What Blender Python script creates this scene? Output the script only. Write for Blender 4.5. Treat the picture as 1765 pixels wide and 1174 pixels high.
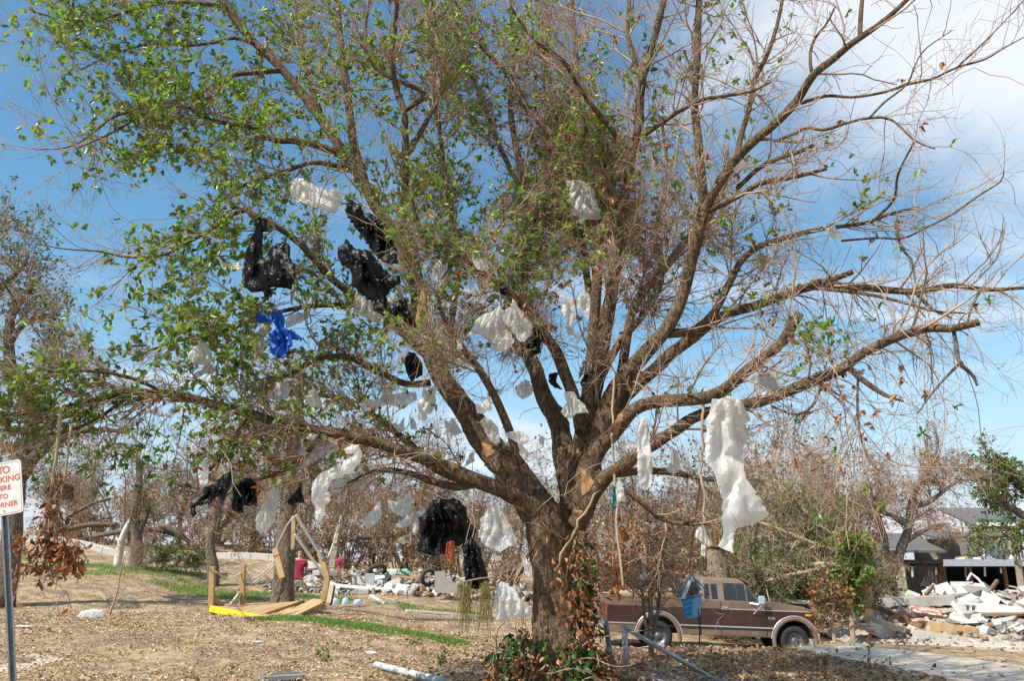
import bpy, bmesh, math, random
import numpy as np
from mathutils import Vector, Matrix, noise
from mathutils.geometry import delaunay_2d_cdt
from mathutils.bvhtree import BVHTree

for o in list(bpy.data.objects):
    bpy.data.objects.remove(o, do_unlink=True)
scene = bpy.context.scene
COL = scene.collection
rad = math.radians

# ------------------------------------------------------------------ camera
EYE = 1.6
FPX = 1400.0                      # focal length in photograph pixels (1765 wide)
PITCH = math.atan(378.0 / FPX)
cam_data = bpy.data.cameras.new('camera')
cam_data.sensor_width = 36.0
cam_data.lens = FPX / 1765.0 * 36.0
cam_data.clip_start = 0.1
cam_data.clip_end = 3000
cam = bpy.data.objects.new('camera', cam_data)
cam.location = (0, 0, EYE)
cam.rotation_euler = (math.pi / 2 + PITCH, 0, 0)
COL.objects.link(cam)
scene.camera = cam

# ------------------------------------------------------------------ light
SUN_EL, SUN_AZ = rad(50), rad(232)        # azimuth of the sun, clockwise from +Y: behind and left of the camera
world = bpy.data.worlds.new('World')
scene.world = world
world.use_nodes = True
wn, wl = world.node_tree.nodes, world.node_tree.links
bg = wn['Background']
bg.inputs['Strength'].default_value = 0.125
sky = wn.new('ShaderNodeTexSky')
sky.sky_type = 'NISHITA'
sky.sun_disc = False
sky.sun_elevation = SUN_EL
sky.sun_rotation = SUN_AZ
sky.air_density = 1.0
sky.dust_density = 0.25
sky.ozone_density = 1.0
# thin drifting cloud: noise on the sky plane overhead
tc = wn.new('ShaderNodeTexCoord')
sep = wn.new('ShaderNodeSeparateXYZ')
wl.new(tc.outputs['Generated'], sep.inputs[0])
def wmath(op, a, b=None, clamp=False):
    n = wn.new('ShaderNodeMath'); n.operation = op; n.use_clamp = clamp
    for i, v in enumerate((a, b)):
        if v is None: continue
        if isinstance(v, (int, float)): n.inputs[i].default_value = v
        else: wl.new(v, n.inputs[i])
    return n.outputs[0]
zc = wmath('ADD', wmath('MAXIMUM', sep.outputs[2], 0.0), 0.16)
comb = wn.new('ShaderNodeCombineXYZ')
wl.new(wmath('DIVIDE', sep.outputs[0], zc), comb.inputs[0])
wl.new(wmath('DIVIDE', sep.outputs[1], zc), comb.inputs[1])
mp = wn.new('ShaderNodeMapping')
mp.inputs['Location'].default_value = (-2.66, 4.66, 0)
mp.inputs['Rotation'].default_value = (0, 0, rad(35))
mp.inputs['Scale'].default_value = (0.75, 1.15, 1)
wl.new(comb.outputs[0], mp.inputs[0])
n1 = wn.new('ShaderNodeTexNoise'); n1.inputs['Scale'].default_value = 0.62
n1.inputs['Detail'].default_value = 7; n1.inputs['Roughness'].default_value = 0.52
n1.inputs['Distortion'].default_value = 0.5
wl.new(mp.outputs[0], n1.inputs['Vector'])
cr = wn.new('ShaderNodeMapRange'); cr.interpolation_type = 'SMOOTHSTEP'
cr.inputs[1].default_value = 0.475; cr.inputs[2].default_value = 0.635
cr.inputs[3].default_value = 0.0; cr.inputs[4].default_value = 0.88
wl.new(n1.outputs['Fac'], cr.inputs[0])
mx = wn.new('ShaderNodeMix'); mx.data_type = 'RGBA'
wl.new(cr.outputs[0], mx.inputs['Factor'])
hs = wn.new('ShaderNodeHueSaturation'); hs.inputs['Hue'].default_value = .485; hs.inputs['Saturation'].default_value = 1.2
wl.new(sky.outputs[0], hs.inputs['Color'])
hz = wn.new('ShaderNodeMapRange'); hz.interpolation_type = 'SMOOTHSTEP'
hz.inputs[1].default_value = 0.0; hz.inputs[2].default_value = 0.30; hz.inputs[3].default_value = 0.85; hz.inputs[4].default_value = 0.0
wl.new(sep.outputs[2], hz.inputs[0])
hm = wn.new('ShaderNodeMix'); hm.data_type = 'RGBA'           # pale haze low over the horizon, all the way round
wl.new(hz.outputs[0], hm.inputs['Factor']); wl.new(hs.outputs[0], hm.inputs[6]); hm.inputs[7].default_value = (3.2, 4.0, 5.0, 1)
wl.new(hm.outputs[2], mx.inputs[6])
mx.inputs[7].default_value = (5.7, 5.95, 6.3, 1)
wl.new(mx.outputs[2], bg.inputs['Color'])

sun_data = bpy.data.lights.new('sun', 'SUN')
sun_data.energy = 5.0
sun_data.angle = rad(0.53)
sun_data.color = (1.0, 0.94, 0.84)
sun = bpy.data.objects.new('sun', sun_data)
sdir = Vector((math.sin(SUN_AZ) * math.cos(SUN_EL), math.cos(SUN_AZ) * math.cos(SUN_EL), math.sin(SUN_EL)))
sun.rotation_euler = sdir.to_track_quat('Z', 'Y').to_euler()
sun.location = sdir * 60
COL.objects.link(sun)

vs = scene.view_settings
vs.view_transform = 'Standard'; vs.look = 'None'; vs.gamma = 1.0
vs.exposure = 0.5
vs.use_curve_mapping = False

# ------------------------------------------------------------------ helpers
CP, SP = math.cos(PITCH), math.sin(PITCH)
def P(px, py, Y):
    """photograph pixel + distance along +Y -> world point"""
    u, v = (px - 882.5) / FPX, (587.0 - py) / FPX
    d = Vector((u, CP - v * SP, SP + v * CP))
    s = Y / d.y
    return Vector((d.x * s, Y, EYE + d.z * s))
def pix(p):
    """world points (N,3) -> pixels"""
    p = np.asarray(p, float).reshape(-1, 3)
    x, y, z = p[:, 0], p[:, 1], p[:, 2] - EYE
    w = y * CP + z * SP
    v = -y * SP + z * CP
    w = np.maximum(w, 0.1)
    return 882.5 + FPX * x / w, 587.0 - FPX * v / w
def pxm(Y): return Y / FPX * 1.03       # metres per pixel at distance Y (roughly)

GPTS = np.array([
    (0, 0, 0), (-8, 0, 0), (8, 0, -.05), (0, -12, 0), (-4.4, 7, -.1), (0, 4, 0), (5, 5, -.1), (.6, 10, .05), (-3, 11, .05), (-7, 10, .12),
    (-5.8, 17, .42), (-5.8, 20, .47), (-8.2, 27, .55), (-3.9, 29, .50), (0, 22, .1), (-1, 29, .40), (-10, 17, .45),
    (-14.6, 29, 1.35), (-13.6, 25, 1.1), (-20, 34, 2.3), (-10.5, 35, 1.7), (-5, 36, 1.0), (-24, 28, 2.0), (-14, 40, 2.3), (-30, 45, 3.2),
    (2.5, 13, .0), (4, 16.6, -.2), (7, 16.8, -.22), (5, 13.5, -.12), (8, 13.5, -.2), (7, 18.3, -.17), (4.5, 18.3, -.22), (8.5, 18.5, -.17), (3.3, 22.3, -.66), (3.3, 23.6, -.66), (5.5, 22.3, -.74), (5.5, 23.8, -.74), (7.6, 22.3, -.82), (7.6, 23.8, -.82), (6, 20.6, -.76),
    (11, 23, -.62), (14, 25, -.65), (15, 20, -.5), (12, 17, -.4), (12, 32, -.7), (20, 45, -1.0), (30, 48, -1.0), (6, 30, -.7), (1.5, 27, -.3), (2, 38, 0), (-2, 55, .7), (14, 60, -.6),
    (-50, 80, 2.0), (0, 100, .5), (50, 80, -.6), (-20, 10, .5), (-25, 18, 1.2)], float)
def ground_np(x, y):
    x = np.asarray(x, float); y = np.asarray(y, float)
    sh = x.shape; x = x.ravel(); y = y.ravel()
    out = np.empty(len(x))
    for i in range(0, len(x), 20000):
        dx = x[i:i + 20000, None] - GPTS[None, :, 0]; dy = y[i:i + 20000, None] - GPTS[None, :, 1]
        w = 1.0 / (dx * dx + dy * dy + 1.8) ** 2
        out[i:i + 20000] = (w * GPTS[None, :, 2]).sum(1) / w.sum(1)
    return out.reshape(sh)
def gz(x, y): return float(ground_np([x], [y])[0])
def G(px, py):
    """pixel -> point where its ray meets the ground"""
    Y = 5.0
    last = None
    while Y < 70:
        p = P(px, py, Y)
        if p.z < gz(p.x, p.y): 
            lo, hi = Y - .3, Y
            for _ in range(12):
                m = (lo + hi) / 2; q = P(px, py, m)
                if q.z < gz(q.x, q.y): hi = m
                else: lo = m
            return P(px, py, hi)
        Y += .3
    p = P(px, py, 40); p.z = gz(p.x, p.y); return p
def at(px, Y, dz=0.0):
    """point on the ground at distance Y in the direction of pixel column px"""
    for py in (1000,):
        p = P(px, py, Y)
    return Vector((p.x, Y, gz(p.x, Y) + dz))

def tag(o, label=None, cat=None, group=None, kind=None):
    if label: o['label'] = label
    if cat:
        o['category'] = cat
        if not kind: o['kind'] = 'thing'
    if group: o['group'] = group
    if kind: o['kind'] = kind
    return o
def empty(name, loc=(0, 0, 0), rz=0, label=None, cat=None, group=None):
    o = bpy.data.objects.new(name, None)
    o.empty_display_size = .2
    o.location = loc; o.rotation_euler = (0, 0, rz)
    COL.objects.link(o)
    return tag(o, label, cat, group)
def link(name, me, mat=None, parent=None, smooth=False):
    o = bpy.data.objects.new(name, me)
    COL.objects.link(o)
    if mat is not None:
        me.materials.clear() if len(me.materials) and me.materials[0] is not mat else None
        if not len(me.materials): me.materials.append(mat)
    if parent is not None: o.parent = parent
    if smooth:
        me.polygons.foreach_set('use_smooth', np.ones(len(me.polygons), bool))
    return o
def np_mesh(name, verts, *facesets):
    """verts (N,3), facesets: int arrays (M,3) or (M,4)"""
    me = bpy.data.meshes.new(name)
    verts = np.ascontiguousarray(verts, dtype=np.float32)
    me.vertices.add(len(verts)); me.vertices.foreach_set('co', verts.ravel())
    fs = [np.asarray(f, dtype=np.int32) for f in facesets if len(f)]
    loops = np.concatenate([f.ravel() for f in fs]) if fs else np.zeros(0, np.int32)
    tot = np.concatenate([np.full(len(f), f.shape[1], np.int32) for f in fs]) if fs else np.zeros(0, np.int32)
    start = np.concatenate([[0], np.cumsum(tot)[:-1]]).astype(np.int32) if len(tot) else tot
    me.loops.add(len(loops)); me.loops.foreach_set('vertex_index', loops)
    me.polygons.add(len(tot)); me.polygons.foreach_set('loop_start', start); me.polygons.foreach_set('loop_total', tot)
    me.update(calc_edges=True)
    return me
class MB:
    """collects simple shapes into one mesh"""
    def __init__(s): s.v = []; s.f = []
    def add(s, vs, fs):
        b = len(s.v); s.v += [tuple(v) for v in vs]; s.f += [tuple(i + b for i in f) for f in fs]; return s
    def box(s, c, d, M=None):
        x, y, z = d[0] / 2, d[1] / 2, d[2] / 2
        vs = [Vector((sx * x, sy * y, sz * z)) for sz in (-1, 1) for sx, sy in ((-1, -1), (1, -1), (1, 1), (-1, 1))]
        if M is not None: vs = [M @ v for v in vs]
        vs = [v + Vector(c) for v in vs]
        return s.add(vs, [(3, 2, 1, 0), (4, 5, 6, 7), (0, 1, 5, 4), (1, 2, 6, 5), (2, 3, 7, 6), (3, 0, 4, 7)])
    def bar(s, a, b, w, h, up=(0, 0, 1)):
        a, b = Vector(a), Vector(b); d = b - a; L = d.length; d.normalize()
        u = Vector(up)
        r = d.cross(u)
        if r.length < 1e-4: r = d.cross(Vector((1, 0, 0)))
        r.normalize(); u = r.cross(d)
        M = Matrix((r, d, u)).transposed()
        return s.box((a + b) / 2, (w, L, h), M)
    def tube(s, pts, r, n=8, caps=True):
        pts = [Vector(p) for p in pts]
        rs = [r] * len(pts) if isinstance(r, (int, float)) else list(r)
        b = len(s.v); prev = None
        for i, p in enumerate(pts):
            t = (pts[min(i + 1, len(pts) - 1)] - pts[max(i - 1, 0)])
            if t.length < 1e-7: t = Vector((0, 0, 1))
            t.normalize()
            if prev is None:
                a = t.cross(Vector((0, 0, 1)))
                if a.length < .05: a = t.cross(Vector((1, 0, 0)))
            else:
                a = prev - t * prev.dot(t)
            a.normalize(); prev = a; c = t.cross(a)
            for k in range(n):
                th = 2 * math.pi * k / n
                s.v.append(tuple(p + (a * math.cos(th) + c * math.sin(th)) * rs[i]))
        for i in range(len(pts) - 1):
            for k in range(n):
                k2 = (k + 1) % n
                s.f.append((b + i * n + k, b + i * n + k2, b + (i + 1) * n + k2, b + (i + 1) * n + k))
        if caps:
            s.f.append(tuple(b + k for k in range(n))[::-1])
            s.f.append(tuple(b + (len(pts) - 1) * n + k for k in range(n)))
        return s
    def prism(s, poly, a, b, axis='y'):
        """2-D outline extruded from a to b along an axis; poly in the two other axes"""
        n = len(poly)
        def mk(p, t):
            return {'y': (p[0], t, p[1]), 'x': (t, p[0], p[1]), 'z': (p[0], p[1], t)}[axis]
        vs = [mk(p, a) for p in poly] + [mk(p, b) for p in poly]
        fs = [tuple(range(n))[::-1], tuple(range(n, 2 * n))] + [(i, (i + 1) % n, n + (i + 1) % n, n + i) for i in range(n)]
        return s.add(vs, fs)
    def mesh(s, name):
        me = bpy.data.meshes.new(name); me.from_pydata(s.v, [], s.f)
        bm = bmesh.new(); bm.from_mesh(me); bmesh.ops.recalc_face_normals(bm, faces=bm.faces); bm.to_mesh(me); bm.free()
        me.update(); return me
    def build(s, name, mat, parent=None, smooth=False, bevel=0):
        o = link(name, s.mesh(name), mat, parent, smooth)
        if bevel:
            m = o.modifiers.new('bevel', 'BEVEL'); m.width = bevel; m.segments = 2; m.limit_method = 'ANGLE'
        return o
def copy_tree(o, parent=None):
    c = o.copy(); COL.objects.link(c); c.parent = parent
    for ch in list(o.children): copy_tree(ch, c)
    return c

# ---- vectorised branches -------------------------------------------------
def unit(a): return a / np.maximum(np.linalg.norm(a, axis=-1, keepdims=True), 1e-9)
def grow(rng, start, d, length, r0, r1, K, wob=.25, bias=(0, 0, 0)):
    """N polylines of K points; length,r0,r1 arrays (N,)"""
    N = len(start); pts = np.empty((N, K, 3)); pts[:, 0] = start
    d = unit(d); step = (np.asarray(length) / (K - 1))[:, None]
    bias = np.asarray(bias, float)
    for k in range(1, K):
        d = unit(d + rng.normal(0, wob, (N, 3)) + bias)
        pts[:, k] = pts[:, k - 1] + d * step
    t = np.linspace(0, 1, K)[None, :]
    r = np.asarray(r0)[:, None] * (1 - t) + np.asarray(r1)[:, None] * t
    return pts, r
def spawn(rng, pts, r, n, t0, t1, ang, lenf, K, wob=.25, bias=(0, 0, 0), rscale=.6, rmin=.0012, tip=.45, weights=None, rmax=1.0):
    """children of polylines pts (N,K0,3); n total children"""
    N, K0, _ = pts.shape
    w = np.linalg.norm(pts[:, -1] - pts[:, 0], axis=1) if weights is None else weights
    idx = rng.choice(N, n, p=w / w.sum())
    t = rng.uniform(t0, t1, n) * (K0 - 1)
    i0 = np.minimum(t.astype(int), K0 - 2); f = (t - i0)[:, None]
    a, b = pts[idx, i0], pts[idx, i0 + 1]
    pos = a * (1 - f) + b * f
    tan = unit(b - a)
    rr = r[idx, i0] * (1 - f[:, 0]) + r[idx, i0 + 1] * f[:, 0]
    q = rng.normal(0, 1, (n, 3)); q = unit(q - tan * (q * tan).sum(1, keepdims=True))
    an = rng.normal(ang, ang * .28, n)[:, None]
    d = tan * np.cos(an) + q * np.sin(an)
    L = lenf(n, idx)
    r0 = np.clip(rr * rscale, rmin, rmax)
    return grow(rng, pos, d, L, r0, np.maximum(r0 * tip, rmin * .7), K, wob, bias) + (idx,)
def tubes(pts, r, n):
    """(N,K,3) -> verts, quads"""
    N, K, _ = pts.shape
    tan = np.empty_like(pts)
    tan[:, 1:-1] = pts[:, 2:] - pts[:, :-2]; tan[:, 0] = pts[:, 1] - pts[:, 0]; tan[:, -1] = pts[:, -1] - pts[:, -2]
    tan = unit(tan)
    ref = np.where(np.abs(tan[:, :1, 2:3]) > .85, np.array([1., 0, 0]), np.array([0, 0, 1.]))
    ref = np.broadcast_to(ref, tan.shape)
    a = unit(np.cross(tan, ref)); b = np.cross(tan, a)
    th = np.arange(n) * 2 * math.pi / n
    v = pts[:, :, None] + r[:, :, None, None] * (a[:, :, None] * np.cos(th)[None, None, :, None] + b[:, :, None] * np.sin(th)[None, None, :, None])
    idx = np.arange(N * K * n).reshape(N, K, n)
    nx = np.roll(idx, -1, axis=2)
    q = np.stack([idx[:, :-1], nx[:, :-1], nx[:, 1:], idx[:, 1:]], -1).reshape(-1, 4)
    return v.reshape(-1, 3), q
def join_np(parts):
    vs, qs, b = [], [], 0
    for v, q in parts:
        vs.append(v); qs.append(q + b); b += len(v)
    return np.concatenate(vs), np.concatenate(qs)
def leaves_np(rng, pos, d, L, wid=.36, fold=.25, droop=.15):
    """folded pointed leaves; pos (N,3), d (N,3) direction, L (N,) length -> verts, quads (two per leaf)"""
    N = len(pos); d = unit(d)
    q = rng.normal(0, 1, (N, 3)) + np.array([0, 0, .9])
    up = unit(q - d * (q * d).sum(1, keepdims=True)); s = np.cross(d, up)
    L = np.asarray(L)[:, None]; W = L * wid * rng.uniform(.8, 1.2, (N, 1))
    fo = fold * rng.uniform(.4, 1.6, (N, 1))
    b = pos
    l1 = pos + d * L * .38 + s * W * .5 + up * W * .5 * fo
    l2 = pos + d * L * .74 + s * W * .42 + up * (W * .42 * fo - L * droop * .4)
    t = pos + d * L - up * L * droop
    r2 = pos + d * L * .74 - s * W * .42 + up * (W * .42 * fo - L * droop * .4)
    r1 = pos + d * L * .38 - s * W * .5 + up * W * .5 * fo
    v = np.stack([b, l1, l2, t, r2, r1], 1).reshape(-1, 3)
    i = np.arange(N)[:, None] * 6
    q = np.concatenate([i + np.array([0, 1, 2, 3]), i + np.array([0, 3, 4, 5])], 0)
    return v, q
def catmull(pts, n):
    pts = np.asarray(pts, float)
    if len(pts) < 3:
        t = np.linspace(0, 1, n)[:, None]; return pts[0] * (1 - t) + pts[-1] * t
    p = np.vstack([2 * pts[0] - pts[1], pts, 2 * pts[-1] - pts[-2]])
    seg = np.linalg.norm(np.diff(pts[:, :3], axis=0), axis=1); cum = np.concatenate([[0], np.cumsum(seg)])
    out = []
    for s in np.linspace(0, cum[-1], n):
        i = min(int(np.searchsorted(cum, s, 'right')) - 1, len(seg) - 1)
        t = (s - cum[i]) / max(seg[i], 1e-9)
        a, b, c, d = p[i], p[i + 1], p[i + 2], p[i + 3]
        out.append(.5 * ((2 * b) + (-a + c) * t + (2 * a - 5 * b + 4 * c - d) * t * t + (-a + 3 * b - 3 * c + d) * t ** 3))
    return np.array(out)

# ------------------------------------------------------------------ materials
MATS = {}
class NT:
    def __init__(s, name):
        s.m = bpy.data.materials.new(name); s.m.use_nodes = True
        s.n, s.l = s.m.node_tree.nodes, s.m.node_tree.links
        s.b = s.n['Principled BSDF']; s.out = s.n['Material Output']; MATS[name] = s.m
    def node(s, t, **kw):
        n = s.n.new(t)
        for k, v in kw.items():
            if hasattr(n, k): setattr(n, k, v)
            else: n.inputs[k].default_value = v
        return n
    def coord(s, scale=(1, 1, 1), kind='Object'):
        t = s.node('ShaderNodeTexCoord'); m = s.node('ShaderNodeMapping')
        m.inputs['Scale'].default_value = scale
        s.l.new(t.outputs[kind], m.inputs[0]); return m.outputs[0]
    def noise(s, vec, scale, detail=5, rough=.55, dist=0):
        n = s.node('ShaderNodeTexNoise', Scale=scale, Detail=detail, Roughness=rough, Distortion=dist)
        s.l.new(vec, n.inputs['Vector']); return n.outputs['Fac']
    def ramp(s, fac, stops):
        r = s.node('ShaderNodeValToRGB'); e = r.color_ramp.elements
        while len(e) < len(stops): e.new(.5)
        for el, (p, c) in zip(e, stops):
            el.position = p; el.color = (*c, 1)
        s.l.new(fac, r.inputs[0]); return r.outputs[0]
    def mix(s, fac, a, b, mode='MIX'):
        m = s.node('ShaderNodeMix'); m.data_type = 'RGBA'; m.blend_type = mode
        for v, i in ((fac, 0), (a, 6), (b, 7)):
            if isinstance(v, (int, float)): m.inputs[i].default_value = v
            elif isinstance(v, tuple): m.inputs[i].default_value = (*v, 1)
            else: s.l.new(v, m.inputs[i])
        return m.outputs[2]
    def bump(s, h, strength=.5, dist=.02):
        b = s.node('ShaderNodeBump', Strength=strength, Distance=dist)
        s.l.new(h, b.inputs['Height']); s.l.new(b.outputs[0], s.b.inputs['Normal']); return b.outputs[0]
    def color(s, c):
        if isinstance(c, tuple): s.b.inputs['Base Color'].default_value = (*c, 1)
        else: s.l.new(c, s.b.inputs['Base Color'])
    def set(s, **kw):
        for k, v in kw.items(): s.b.inputs[k.replace('_', ' ')].default_value = v
        return s
def simple(name, col, rough=.7, var=.25, scale=8, metal=0, bump=0, spec=.4, kind='Object', coat=0):
    t = NT(name); v = t.coord(kind=kind)
    f = t.noise(v, scale, 6, .6)
    c2 = tuple(max(0, x * (1 - var)) for x in col); c3 = tuple(min(1, x * (1 + var * .7)) for x in col)
    t.color(t.ramp(f, [(.3, c2), (.7, c3)]))
    t.set(Roughness=rough, Metallic=metal); t.b.inputs['Specular IOR Level'].default_value = spec
    if coat: t.b.inputs['Coat Weight'].default_value = coat
    if bump: t.bump(t.noise(v, scale * 4, 6, .65), bump, .01)
    return t.m
def island(t):
    g = t.node('ShaderNodeNewGeometry'); return g.outputs['Random Per Island']
def leaf_mat(name, stops, rough=.4, transl=.35, tcol=None, spec=.45):
    t = NT(name); c = t.ramp(island(t), stops)
    t.color(c); t.set(Roughness=rough); t.b.inputs['Specular IOR Level'].default_value = spec
    tr = t.node('ShaderNodeBsdfTranslucent')
    t.l.new(t.mix(1.0, c, tcol or (1.6, 1.7, .7), 'MULTIPLY'), tr.inputs['Color'])
    ms = t.node('ShaderNodeMixShader'); ms.inputs[0].default_value = transl
    t.l.new(t.b.outputs[0], ms.inputs[1]); t.l.new(tr.outputs[0], ms.inputs[2]); t.l.new(ms.outputs[0], t.out.inputs[0])
    return t.m
def bark_mat(name, dark, light, scale=1.0, strength=.9):
    t = NT(name); v = t.coord()
    vs_ = t.coord((1, 1, .45))
    a = t.noise(v, 3.2 * scale, 6, .6)
    b = t.noise(vs_, 26 * scale, 7, .65, .6)
    c = t.ramp(b, [(.34, dark), (.52, tuple((x + y) / 2 for x, y in zip(dark, light))), (.72, light)])
    c = t.mix(a, t.mix(1.0, c, (.62, .56, .50), 'MULTIPLY'), c)
    p = t.noise(v, 9 * scale, 3, .5)
    c = t.mix(t.ramp(p, [(.60, (0, 0, 0)), (.72, (.55, .55, .55))]), c, (light[0] * 1.15, light[1] * 1.2, light[2] * 1.25))
    t.color(c); t.set(Roughness=.9); t.b.inputs['Specular IOR Level'].default_value = .2
    mh = t.node('ShaderNodeMath', operation='ADD'); t.l.new(b, mh.inputs[0]); t.l.new(t.noise(vs_, 60 * scale, 4), mh.inputs[1])
    t.bump(mh.outputs[0], strength, .045)
    return t.m
BARK = bark_mat('bark', (.062, .038, .023), (.43, .305, .20), 1.0, 1.2)
BARK_GREY = bark_mat('bark_grey', (.075, .058, .044), (.38, .315, .25))
TWIG = simple('twig', (.37, .26, .18), .85, .45, 2.5)
TWIG_PALE = simple('twig_pale', (.36, .27, .18), .85, .3, 3)
TWIG_RED = simple('twig_red', (.34, .245, .175), .85, .4, 3)
LEAF = leaf_mat('leaf_green', [(0, (.045, .095, .018)), (.35, (.105, .185, .036)), (.7, (.18, .265, .055)), (.92, (.28, .34, .095)), (1, (.30, .19, .07))], .34, .42)
LEAF_BRIGHT = leaf_mat('leaf_bright', [(0, (.04, .085, .012)), (.5, (.10, .175, .03)), (1, (.20, .27, .06))], .38, .4)
LEAF_DULL = leaf_mat('leaf_dull', [(0, (.045, .06, .022)), (.5, (.085, .10, .045)), (.85, (.14, .14, .07)), (1, (.22, .15, .08))], .6, .3)
LEAF_DEAD = leaf_mat('leaf_dead', [(0, (.13, .045, .016)), (.5, (.27, .105, .038)), (.85, (.40, .19, .08)), (1, (.50, .30, .15))], .55, .25, (1.4, 1.0, .7))
LEAF_BROWN = leaf_mat('leaf_brown', [(0, (.15, .085, .045)), (.5, (.27, .175, .10)), (.85, (.40, .28, .175)), (1, (.52, .40, .27))], .7, .2, (1.2, 1.0, .8))
LITTER = leaf_mat('leaf_litter', [(0, (.17, .10, .055)), (.3, (.37, .25, .14)), (.7, (.53, .385, .23)), (1, (.67, .53, .36))], .75, .1, (1.1, 1.0, .8))
GRASS = leaf_mat('grass_blade', [(0, (.06, .14, .022)), (.6, (.12, .24, .04)), (.9, (.20, .30, .075)), (1, (.36, .31, .14))], .5, .35)
WHITE_PAINT = simple('white_paint', (.66, .65, .62), .55, .12, 5)
CONCRETE = simple('concrete', (.41, .395, .365), .9, .22, 3.5, bump=.3)
CONCRETE_PALE = simple('concrete_pale', (.54, .525, .49), .9, .16, 2.5, bump=.25)
CONCRETE_DARK = simple('concrete_dark', (.24, .225, .205), .92, .25, 3, bump=.3)
BRICK = simple('brick', (.40, .19, .12), .9, .4, 9, bump=.3)
WOOD_NEW = simple('wood_new', (.42, .26, .115), .75, .25, 6, bump=.15)
WOOD_TAN = simple('wood_tan', (.44, .30, .16), .8, .22, 4, bump=.1)
WOOD_GREY = simple('wood_grey', (.30, .25, .19), .9, .35, 6, bump=.25)
WOOD_DARK = simple('wood_dark', (.20, .115, .06), .85, .35, 6, bump=.2)
WOOD_PALE = simple('wood_pale', (.50, .42, .30), .8, .2, 4, bump=.1)
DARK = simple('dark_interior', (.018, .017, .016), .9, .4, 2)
GALV = simple('galvanised', (.34, .36, .38), .5, .2, 12, metal=.7, spec=.5)
POST_STEEL = simple('post_steel', (.22, .235, .25), .5, .25, 14, metal=.55, bump=.05)
ROPE = simple('rope', (.58, .55, .48), .85, .2, 30)
ORANGE = simple('orange_tape', (.85, .16, .03), .5, .1, 10)
YELLOW = simple('yellow_paint', (.85, .62, .02), .55, .15, 9)
# ------------------------------------------------------------------ ground
def build_ground():
    xs = np.concatenate([[-900, -400, -200, -110], np.linspace(-70, -16, 28), np.linspace(-15, 17, 215), np.linspace(18, 70, 27), [110, 200, 400, 900]])
    ys = np.concatenate([[-400, -150, -60, -25, -10, 0], np.linspace(3, 30, 181), np.linspace(31, 90, 60), [120, 200, 400, 800, 1600]])
    X, Yy = np.meshgrid(xs, ys)
    Z = ground_np(X, Yy)
    rng = np.random.default_rng(5)
    far = (np.hypot(X, Yy) > 95)
    Z = np.where(far, Z * .2, Z)
    Z += np.where((Yy > 3) & (Yy < 31) & (np.abs(X) < 17), .018 * np.sin(X * 2.7 + 1.3 * np.sin(Yy * 1.9)) * np.sin(Yy * 2.3 + .7) + rng.normal(0, .007, X.shape), 0)
    v = np.stack([X, Yy, Z], -1).reshape(-1, 3)
    ny, nx = X.shape
    i = np.arange(ny * nx).reshape(ny, nx)
    q = np.stack([i[:-1, :-1], i[:-1, 1:], i[1:, 1:], i[1:, :-1]], -1).reshape(-1, 4)
    t = NT('ground_soil'); vv = t.coord()
    big = t.noise(vv, .35, 5, .6); mid = t.noise(vv, 3.2, 6, .6); fine = t.noise(vv, 30, 6, .7)
    straw = t.ramp(fine, [(.30, (.20, .138, .08)), (.48, (.40, .29, .172)), (.68, (.57, .445, .285))])
    dirt = t.ramp(fine, [(.3, (.10, .072, .048)), (.7, (.30, .225, .155))])
    c = t.mix(t.ramp(mid, [(.38, (0, 0, 0)), (.60, (1, 1, 1))]), dirt, straw)
    green = t.ramp(fine, [(.3, (.05, .075, .02)), (.7, (.16, .19, .06))])
    c = t.mix(t.ramp(big, [(.60, (0, 0, 0)), (.74, (.5, .5, .5))]), c, green)
    patch = t.noise(vv, .9, 7, .65, .6)
    c = t.mix(t.ramp(patch, [(.52, (0, 0, 0)), (.62, (.75, .75, .75))]), c, dirt)
    t.color(c); t.set(Roughness=.95); t.b.inputs['Specular IOR Level'].default_value = .1
    t.bump(fine, .8, .03)
    o = link('ground', np_mesh('ground', v, q), t.m, smooth=True)
    tag(o, 'dry tan lawn littered with dead leaves around the tree', None, kind='structure')
build_ground()

def sheet(name, pix_poly, mat, lift=.03, thick=.1, label=None):
    """a flat concrete sheet lying on the ground, outline given where its corners meet the ground"""
    pts = [G(*p) for p in pix_poly]
    return sheet_w(name, [(p.x, p.y) for p in pts], mat, lift, thick, label)
def sheet_w(name, xy, mat, lift=.03, thick=.1, label=None):
    co = [Vector(p) for p in xy]
    minx, maxx = min(p.x for p in co), max(p.x for p in co); miny, maxy = min(p.y for p in co), max(p.y for p in co)
    st = max(.35, (maxx - minx) / 40)
    pts = list(co)
    n = len(co); edges = []; pts = []
    for i in range(n):
        a, b = co[i], co[(i + 1) % n]; k = max(1, int((b - a).length / st))
        for j in range(k): pts.append(a.lerp(b, j / k) + Vector((noise.noise((a.x + j, a.y, 3)), noise.noise((a.x, b.y + j, 7)))) * .05)
    nb = len(pts); edges = [(i, (i + 1) % nb) for i in range(nb)]
    x = minx
    while x < maxx:
        y = miny
        while y < maxy:
            pts.append(Vector((x, y))); y += st
        x += st
    vo, eo, fo = delaunay_2d_cdt(pts, edges, [list(range(nb))], 2, 1e-4)[:3]
    top = [(p.x, p.y, gz(p.x, p.y) + lift) for p in vo]; N = len(top)
    me = bpy.data.meshes.new(name); me.from_pydata(top, [], [tuple(f) for f in fo]); me.update()
    o = link(name, me, mat)
    m = o.modifiers.new('solid', 'SOLIDIFY'); m.thickness = thick; m.offset = -1 if me.polygons[0].normal.z > 0 else 1
    return tag(o, label, None, kind='structure')
DRIVE = simple('drive_concrete', (.46, .40, .325), .95, .25, 1.6, bump=.3)
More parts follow.
